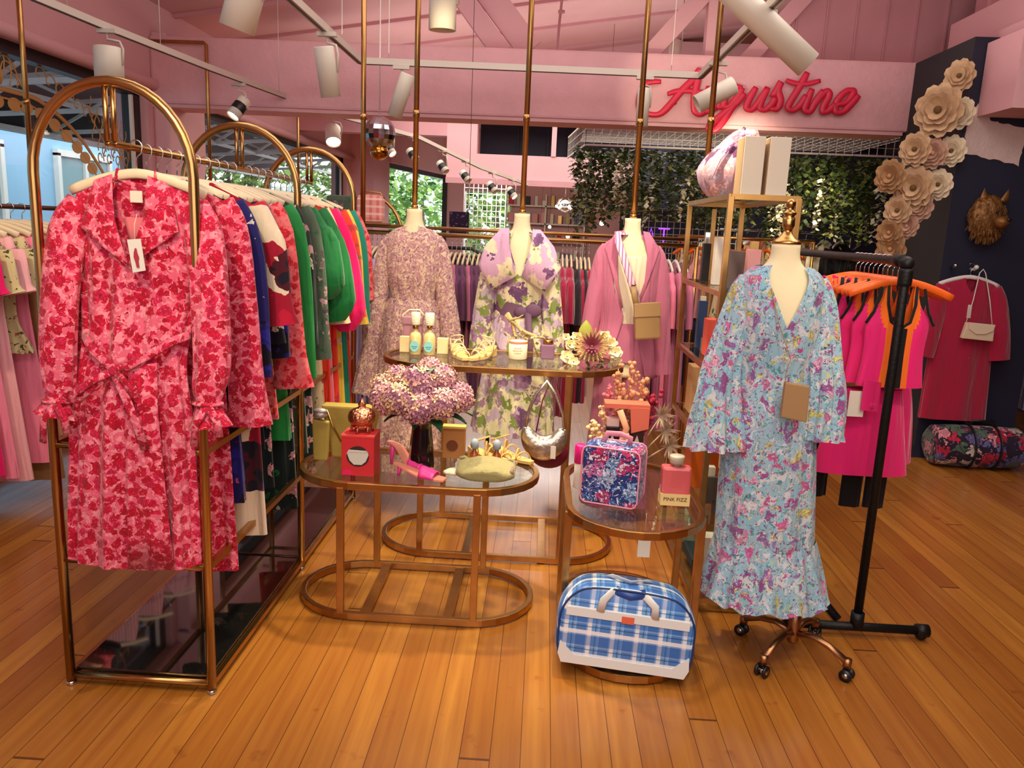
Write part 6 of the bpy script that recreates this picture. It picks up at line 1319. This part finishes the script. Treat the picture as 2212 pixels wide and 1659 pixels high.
# ================================================================ DISPLAY TOWER GOODS
TT = TH+.01
def boxy(nme, lab, cat, loc, d, m_, rz=0, top=None, lidm=None, bev=.002, group=None):
    t_ = thing(nme, lab, cat, loc, rz, group); m = MB(); m.bx(-d[0]/2, d[0]/2, -d[1]/2, d[1]/2, 0, d[2]); m.build('body', m_, t_, bevel=bev)
    if top: m = MB(); m.bx(-d[0]*.3, d[0]*.3, -d[1]*.3, d[1]*.3, d[2], d[2]+top); m.build('lid', lidm or GOLD, t_, bevel=.001)
    return t_
for x, lab in ((.752, 'left cream upright box on top of the display tower'), (.846, 'right cream upright box on top of the display tower')):
    t_ = thing('cream_box', lab, 'box', (x, 3.08, TT)); m = MB(); m.bx(-.036, .040, -.055, .055, 0, .212); m.build('slipcase', CREAM, t_, bevel=.002); m = MB(); m.bx(-.0385, -.036, -.05, .05, .004, .208); m.build('spine_edge', mat('card_edge', (190, 160, 120), .7), t_)
t_ = thing('floral_bag', 'lilac floral drawstring bag slumped behind the cream boxes on the tower', 'bag', (.745, 3.42, TT)); F_LIL = fabric('lilac_peony_print', (196, 160, 180), [('fleck', (120, 70, 120), 9, .58), ('blob', [(226, 140, 160), (236, 190, 196), (206, 196, 214), (110, 60, 110)], 13, .5, .9)], warp=.9)
m = MB(); m.ball((0, 0, .12), (.12, .11, .13), 32, 20, fn=lambda a, b: 1+.07*math.sin(7*b+a)+.05*math.sin(13*b+4*a)); m.v = [((x*(1-.45*max(0, z-.1)/.16))+.35*max(0, z-.10), y*(1-.4*max(0, z-.1)/.16), max(0, z*1.12)) for x, y, z in m.v]; m.build('sack', F_LIL, t_)
m = MB(); m.tube([(.0, -.08, .22), (-.06, -.11, .15), (-.09, -.12, .07)], .004, 6, ry=.012); m.tube([(.04, -.02, .26), (.1, .0, .27), (.12, 0, .22)], .02, 8); m.build('gathered_top', F_LIL, t_)
rnd = random.Random(31)
WHL = mat('white_label', (232, 226, 214), .5); KR = mat('kraft_card', (196, 150, 104), .8); PKC = mat('pink_card', (226, 160, 160), .6)
TWR = [('bottle', 'silver topped dark bottle on the upper tower shelf', 'bottle', (.73, 3.62, 1.30), (.035, .035, .17), BLACK, .05, CHROME), ('candle_box', 'tall white box on the upper tower shelf', 'box', (.75, 3.40, 1.30), (.06, .05, .20), WHL, 0, None),
 ('diffuser_box', 'grey box with hanging white tag on the upper tower shelf', 'box', (.76, 3.20, 1.30), (.07, .06, .15), mat('grey_card', (110, 96, 92), .7), 0, None), ('figurine', 'pink and white floral vessel at the front of the upper shelf', 'ornament', (.80, 3.07, 1.30), (.05, .04, .16), PKC, .03, GOLD),
 ('red_box', 'tall red box on the second tower shelf', 'box', (.775, 3.16, .99), (.08, .07, .25), mat('red_box', (176, 24, 36), .5), 0, None), ('fabric_pouch', 'coral and orange folded pouch on the second tower shelf', 'pouch', (.76, 3.42, .99), (.09, .08, .16), mat('coral_pouch', (226, 90, 74), .7), 0, None),
 ('blue_bottle', 'dark blue bottle at the back of the second tower shelf', 'bottle', (.74, 3.64, .99), (.04, .04, .22), mat('dark_blue', (40, 66, 110), .4), .02, WHITE), ('nail_polish', 'small pink and black bottle at the front of the second shelf', 'bottle', (.74, 3.28, .99), (.03, .03, .09), mat('pink_polish', (206, 80, 110), .2), .05, BLACK),
 ('cork_pot', 'small pot with round white lid on the second tower shelf', 'pot', (.745, 3.52, .99), (.04, .04, .06), mat('grey_pot', (120, 130, 110), .5), .02, WHITE),
 ('gift_box', 'large kraft box with ridged side on the third tower shelf', 'box', (.755, 3.62, .69), (.10, .12, .22), KR, 0, None), ('gift_box', 'ridged tan carton next to the kraft box on the third shelf', 'box', (.78, 3.42, .69), (.09, .10, .21), mat('ridged_card', (160, 116, 76), .8, bump=.8, bscale=120), 0, None), ('small_box', 'small blush box at the front of the third tower shelf', 'box', (.76, 3.24, .69), (.06, .08, .10), PKC, 0, None),
 ('orange_bag', 'orange and amber bag on the fourth tower shelf', 'bag', (.775, 3.52, .37), (.13, .16, .22), mat('orange_leather', (206, 96, 16), .5), 0, None), ('glass_jar', 'white topped jar on the fourth tower shelf', 'jar', (.76, 3.26, .37), (.06, .06, .12), mat('smoke_jar', (90, 80, 76), .3), .04, WHITE), ('black_box', 'black lacquer tray box at the front of the fourth shelf', 'box', (.80, 3.10, .37), (.10, .08, .05), BLACK, 0, None),
 ('candle_box', 'white candle box with grey lettering on the bottom tower shelf', 'box', (.745, 3.10, .06), (.07, .07, .22), WHL, 0, None), ('book', 'dark book lying flat on the bottom tower shelf', 'book', (.79, 3.36, .06), (.15, .22, .04), mat('dark_teal_book', (30, 52, 60), .6), 0, None), ('red_tin', 'low crimson tin at the front of the bottom tower shelf', 'tin', (.84, 3.08, .06), (.08, .08, .07), mat('crimson_tin', (150, 30, 50), .4), 0, None), ('makeup_box', 'pale green box behind on the bottom tower shelf', 'box', (.78, 3.60, .06), (.12, .10, .14), mat('sage', (150, 160, 140), .6), 0, None)]
for nme, lab, cat, loc, d, m_, tp_, lm in TWR:
    t_ = boxy(nme, lab, cat, (loc[0], loc[1], loc[2]+.001), d, m_, 0, tp_ or None, lm)
    if lab.startswith('white candle box'):
        for k in range(5): m = MB(); m.bx(-.008, .008, -.0362, -.0352, .04+.028*k, .052+.028*k); m.build('lettering', mat('grey_ink', (120, 116, 110), .6) if k == 0 else bpy.data.materials['grey_ink'], t_)
# ================================================================ REAR RAILS AND THEIR GARMENTS (garments seen edge on)
def row(x0, dx, n_, y, z, mats, labs, group, kind='dress', L_=.95, src=None, th=.014):
    for i in range(n_):
        x = x0+i*dx; hang(x, y, z, PI/2, 'hanger in the row of the %s' % group, src or HANG0, 'hangers of the %s' % group)
        garment(kind, 'dress' if kind == 'dress' else kind, labs, 'dress' if kind == 'dress' else kind, (mats[i % len(mats)],), (x, y, z), PI/2+.04*math.sin(i*2), L_, seed=100+i+int(x0*10), group=group, th=th, sleeve_len=.3, w=.19)
row(-1.20, .030, 6, 5.02, 1.415, [F_PASTEL], 'pastel lilac and blue print dress on the rear rail left of the smocked dress', 'pastel print dresses on the rear rail', L_=1.1)
row(-.60, .030, 10, 5.05, 1.40, [F_PLUM, F_MAUVED, F_PLUM], 'plum or mauve satin dress between the two left dress forms', 'plum dresses on the rear rail', L_=.95)
row(.11, .027, 3, 5.02, 1.415, [F_MAG], 'magenta dress on the rear rail between the middle and right dress forms', 'magenta dresses on the rear rail', L_=1.0)
row(.20, .026, 4, 5.04, 1.405, [F_DARK, F_MAG], 'dark dress on the rear rail beside the magenta dresses', 'dark dresses on the rear rail', L_=.9)
row(.69, .045, 5, 5.02, 1.415, [F_MAUVE, F_MAUVED, F_PINK1], 'mauve dress on white hanger between the suit form and the display tower', 'mauve dresses beside the display tower', L_=1.05, src=HANGW)
# items lying on the rear shelf rail
t_ = thing('vanity_bag', 'dark floral vanity bag standing on the rear rail shelf', 'bag', (-1.30, 5.02, 1.50)); m = MB(); m.bx(-.10, .08, -.05, .05, 0, .16); m.build('body', F_GPINK, t_, bevel=.03)
t_ = thing('vanity_bag', 'pink checked vanity bag next to the dark floral one', 'bag', (-1.12, 5.02, 1.50)); m = MB(); m.bx(-.085, .085, -.05, .05, 0, .17); m.build('body', fabric('pink_check_bag', (236, 160, 150), [('stripe', (214, 80, 96), 22, .4, 0, .6), ('stripe', (250, 220, 200), 22, .3, 2, .6)], bump=0), t_, bevel=.03)
m = MB(); m.tube([(-.07, 0, .17), (-.03, 0, .19), (.06, 0, .185), (.085, 0, .15)], .006, 6); m.build('handle', GOLD_OLD, t_)
t_ = thing('rail_shelf', 'thin brass shelf carrying the vanity bags', 'shelf', (-1.2, 5.02, 1.48)); m = MB(); m.bx(-1.42, -1.0, 4.96, 5.08, 1.488, 1.498); m.build('shelf_plate', GOLD_OLD, t_, world=True)
t_ = thing('hanging_pouch', 'small square navy sequinned pouch hanging by the far column', 'bag', (-.62, 5.6, 1.44)); m = MB(); m.bx(-.07, .07, -.01, .01, 0, .16); m.build('pouch', fabric('navy_sequin', (36, 22, 48), [('fleck', (120, 80, 110), 60, .62)]), t_, bevel=.004)
m = MB(); m.tube([(.06, 0, .16), (.065, 0, .4), (.06, 0, 1.6), (.06, 0, cz(-.56)-1.44)], .002, 5); m.build('cord', BLACK, t_)
# far round rail on the right, seen over the black pipe rail
t_ = thing('round_rail', 'chrome curved rail of clothes in the dark rear corner', 'clothing rack', (2.35, 8.0, 0)); m = MB(); m.tube([(1.9+.9*math.cos(a)+.3, 8.2-.35*math.sin(a), 1.58) for a in [k*PI/12 for k in range(13)]], .012, 8); m.tube([(3.1, 8.2, 0), (3.1, 8.2, 1.58)], .012, 8); m.tube([(1.3, 8.2, 0), (1.3, 8.2, 1.58)], .012, 8); m.build('tube', CHROME, t_, world=True)
CL = [(F_HOT, 'hot pink top on the far curved rail'), (F_WHITEC, 'cream top on the far curved rail'), (F_BLACK, 'black top on the far curved rail'), (F_PEACH, 'peach and cream top on the far curved rail'), (F_LEOP, 'leopard print top on the far curved rail'), (F_CREAMG, 'leaf print top on the far curved rail'), (F_WHITEC, 'white top with red motif on the far curved rail'), (F_BLACK, 'second black top at the right of the far curved rail')]
for i, (fb_, lab) in enumerate(CL):
    a = PI*(.80-.085*i); x, y = 2.2+.9*math.cos(a), 8.2-.35*math.sin(a); hang(x, y, 1.58, .35+.08*i, 'white hanger on the far curved chrome rail', HANGW, 'hangers on the far curved rail'); garment('blouse', 'blouse', lab, 'blouse', (fb_,), (x, y, 1.58), .9-.05*i, .75, seed=200+i, w=.19, sleeve_len=.3)
# mid right rail behind the tower: small tops on orange hangers
rail(1.15, 2.3, 6.9, 1.50, 'plain brass rail of blush tops behind the display tower', posts=(1.15, 2.3))
for i in range(9):
    x = 1.22+i*.115; hang(x, 6.9, 1.48, .8, 'orange hanger on the brass rail behind the tower', HANGO, 'orange hangers behind the display tower')
    garment('tank', 'top', 'blush and cream top on the brass rail behind the display tower', 'top', ((F_CREAMG, F_PALEP, F_SAND)[i % 3],), (x, 6.9, 1.48), .8, .6, seed=220+i, group='blush tops behind the display tower', w=.19)
# far right edge clothes
rail(3.55, 4.5, 6.6, 1.48, 'clothes rail past the navy pillar at the right edge', posts=(3.56, 4.5))
for i in range(6):
    x = 3.72+i*.12; hang(x, 6.6, 1.48, 1.35, 'cream hanger on the rail past the pillar', HANG0, 'hangers past the navy pillar')
    garment('dress', 'dress', ['mauve print dress nearest the pillar at the right edge', 'pale pink dress past the pillar', 'second mauve print dress past the pillar', 'blush dress past the pillar', 'third mauve print dress past the pillar', 'last pink dress past the pillar'][i], 'dress', ((F_PASTEL, F_PALEP, F_GPINK)[i % 3],), (x, 6.6, 1.48), 1.35, 1.2, seed=240+i)
# floral duffel on the floor by the pillar
t_ = thing('duffel_bag', 'dark floral barrel duffel bag with black straps on the floor by the pillar', 'bag', (3.06, 5.38, 0)); m = MB(); m.tube([(-.30, 0, .15), (-.29, 0, .15), (-.15, 0, .148), (.0, 0, .146), (.15, 0, .148), (.28, 0, .15), (.29, 0, .15)], [.10, .135, .145, .148, .145, .138, .10], 28, ry=.14); m.build('body', fabric('rose_navy_print', (40, 26, 50), [('blob', [(196, 40, 70), (226, 150, 160), (60, 120, 100), (230, 220, 210), (90, 110, 170)], 13, .66, 1.0), ('fleck', (30, 24, 40), 60, .62)], warp=.9), t_)
for x in (-.07, .10): m = MB(); m.tube([(x, .152*math.cos(a), .147+.152*math.sin(a)) for a in [k*PI/12 for k in range(24)]], .004, 6, loop=True, ry=.018); m.build('strap', BLACK, t_)
m = MB(); m.tube([(-.07, -.02, .30), (-.06, -.04, .34), (.08, -.04, .34), (.10, -.02, .30)], .008, 8); m.build('handle', BLACK, t_)
# back of the shop shelving
bs = thing('rear_shelves', 'pink and white rear wall shelving crowded with small goods', 'shelving', (0, 16, 0))
m = MB(); m.bx(-.85, .75, 16.2, 16.45, 0, .12); m.build('plinth', PINKW, bs, world=True)
for z in (.9, 1.25, 1.6, 1.95): m = MB(); m.bx(-.85, .75, 16.15, 16.45, z, z+.03); m.build('shelf', WHITE, bs, world=True)
for x in (-.86, -.05, .75): m = MB(); m.bx(x, x+.03, 16.15, 16.45, .12, 2.2); m.build('upright', WHITE, bs, world=True)
rnd = random.Random(77)
GM = [PKC, WHL, GOLD, mat('blue_grey', (110, 120, 150), .5), BLACK, mat('mint', (160, 200, 180), .5), RASP, CREAM]
for z in (.93, 1.28, 1.63, 1.98):
    for k in range(9):
        h = rnd.uniform(.10, .24); x = -.75+k*.17; mi = rnd.choice(GM); boxy('shelf_ornament', 'small decorated object on the crowded rear shelves', 'ornament', (x, 16.28, z+.002), (rnd.uniform(.06, .13), .1, h), mi, rnd.uniform(-.3, .3), group='ornaments on the rear shelves')
ch = thing('chandelier', 'small crystal chandelier glowing near the rear shelves', 'chandelier', (.27, 12.5, 1.75)); m = MB(); m.tube([(0, 0, .3), (0, 0, cz(.27)-1.75)], .006, 6); m.lathe([(.01, .3), (.10, .24), (.14, .15), (.13, .10), (.02, .02)], n=16); m.build('crystal_shade', thin_glass('crystal', (.9, .9, .9), .4), ch)
for k in range(6): a = k*PI/3; m = MB(); m.ball((.13*math.cos(a), .13*math.sin(a), .12), .022, 8, 6); m.build('bulb', LAMPGLOW, ch)
for i, (x, y, z) in enumerate(((.05, 13, 1.55), (.5, 13.5, 1.45), (.62, 9.0, 1.60), (.30, 11, 1.42), (-.1, 14, 1.3))):
    t_ = thing('fairy_bulb', 'small round glowing bulb near the rear of the shop', 'light bulb', (x, y, z), group='small glowing bulbs at the rear'); m = MB(); m.ball((0, 0, 0), .026, 10, 8); m.build('globe', LAMPGLOW, t_); m = MB(); m.tube([(0, 0, .026), (0, 0, cz(x)-z)], .002, 5); m.build('cord', BLACK, t_)
# mesh screens at the rear window
t_ = thing('mesh_screen', 'white wire mesh screen standing before the far window', 'screen', (-1.35, 12, 0)); m = MB(); grid_panel(m, (-1.25, 11.9, .01), (.62, 0, 0), (0, 0, 2.14), 9, 26, .010); m.build('mesh', WIRE, t_, world=True)
# ================================================================ WINDOW DECALS
GLD = mat('gold_decal', (196, 150, 84), .45, .3)
wd = thing('window_decal', 'gold arched floral decal with scrolls on the first shop window', 'window sign', (XL-.10, 4.6, 1.6))
X_ = XL-.104
def yz(px, py):
    """design points laid out on the glass plane"""
    return px, py
AR = [(4.1, 2.17), (4.76, 2.19), (5.03, 2.19), (5.31, 2.12), (5.55, 2.0), (5.72, 1.87), (5.90, 1.70), (6.0, 1.55)]
kn = [(i,)+p for i, p in enumerate(AR)]; P = [hermite(kn, i/6) for i in range(43)]
m = MB(); m.tube([(X_, a, b) for a, b in P], .003, 6, ry=.016, up=(1, 0, 0)); m.build('arch_band', GLD, wd, world=True)
m = MB(); m.tube([(X_, a-.06, b-.05) for a, b in P], .003, 6, ry=.007, up=(1, 0, 0)); m.build('inner_band', GLD, wd, world=True)
for i in range(0, 42, 3):
    a, b = P[i]; m = MB(); m.prism([(a-.03+.062*math.cos(q), b-.075+.042*math.sin(q)) for q in [k*PI/6 for k in range(12)]], X_-.002, X_+.002, plane='yz'); m.build('leaf', GLD, wd, world=True)
def scroll(pts): m = MB(); m.tube([(X_, a, b) for a, b in pts], .0025, 5, ry=.006, up=(1, 0, 0)); m.build('scroll', GLD, wd, world=True)
for k in range(9):      # opening lotus
    a0 = PI*(.12+.76*k/8); c, s_ = math.cos(a0), math.sin(a0); w_ = .045
    scroll([(4.78+.26*t*c-w_*math.sin(2*PI*t)*s_, 2.22+.20*math.sin(PI*t)*s_+w_*math.sin(2*PI*t)*c) for t in [j/12 for j in range(13)]])
for k in range(7):      # curling tendrils right of the lotus
    y0, z0 = 5.15+.10*k, 2.34-.035*k
    scroll([(y0+(.07*(1-t))*math.cos(5.2*t), z0+(.07*(1-t))*math.sin(5.2*t)) for t in [j/14 for j in range(15)]])
for k in range(9):      # hanging loops and drops
    y0, z0 = 5.72+.065*k, 2.30-.05*(k % 3)-.02*k
    scroll([(y0+.035*math.sin(PI*t)*math.cos(3*PI*t), z0-.30*t) for t in [j/14 for j in range(15)]])
for k in range(8): scroll([(5.80+.06*k+.026*math.cos(q), 1.88+.05*(k % 2)+.032*math.sin(q)) for q in [j*PI/6 for j in range(11)]])
# ================================================================ TREES OUTSIDE
LG = [mat('leaf_a', (110, 150, 60), .7), mat('leaf_b', (150, 180, 84), .7), mat('leaf_c', (70, 110, 44), .7)]; BARK = mat('bark', (96, 80, 64), .9, bump=.6)
rnd = random.Random(15)
def tree(name, label, x, y, h, r, n_=900, z0=.2):
    t_ = thing(name, label, 'tree', (x, y, -.12), group='trees beyond the shop windows')
    m = MB(); m.tube([(0, 0, 0), (.05, 0, h*.5), (0, .1, h*.8)], [.10, .08, .04], 8); m.build('trunk', BARK, t_)
    m = MB()
    for k in range(n_):
        d = Vector([rnd.gauss(0, 1) for _ in range(3)]).normalized()*rnd.uniform(.55, 1); leaf_quad(m, (d.x*r, d.y*r, max(z0, h*.6+d.z*h*.5)), rnd.uniform(.16, .30), rnd, rnd.randrange(3))
    m.build('crown', LG, t_)
TRL = ['tree filling the left of the second shop window', 'tree in the middle of the second shop window', 'tree at the right of the second shop window', 'tall tree seen past the far column', 'leafy tree behind the smocked dress form', 'tree outside the rear corner window', 'tree seen through the mesh screen', 'tree at the far end of the pavement', 'second tree at the far end of the pavement']
for i, (x, y, h, r) in enumerate(((-8.3, 20.4, 3.4, 1.2), (-8.3, 23.4, 3.8, 1.6), (-8.2, 27.0, 3.6, 1.8), (-7.6, 31.2, 4.0, 2), (-4.6, 21.8, 3.0, 1.3), (-4.0, 25.2, 3.2, 1.6), (-1.3, 20.0, 3.0, 1.3), (-6.5, 36.5, 4.5, 2.6), (-2.6, 30, 3.6, 2.2))): tree('street_tree', TRL[i], x, y, h, r)
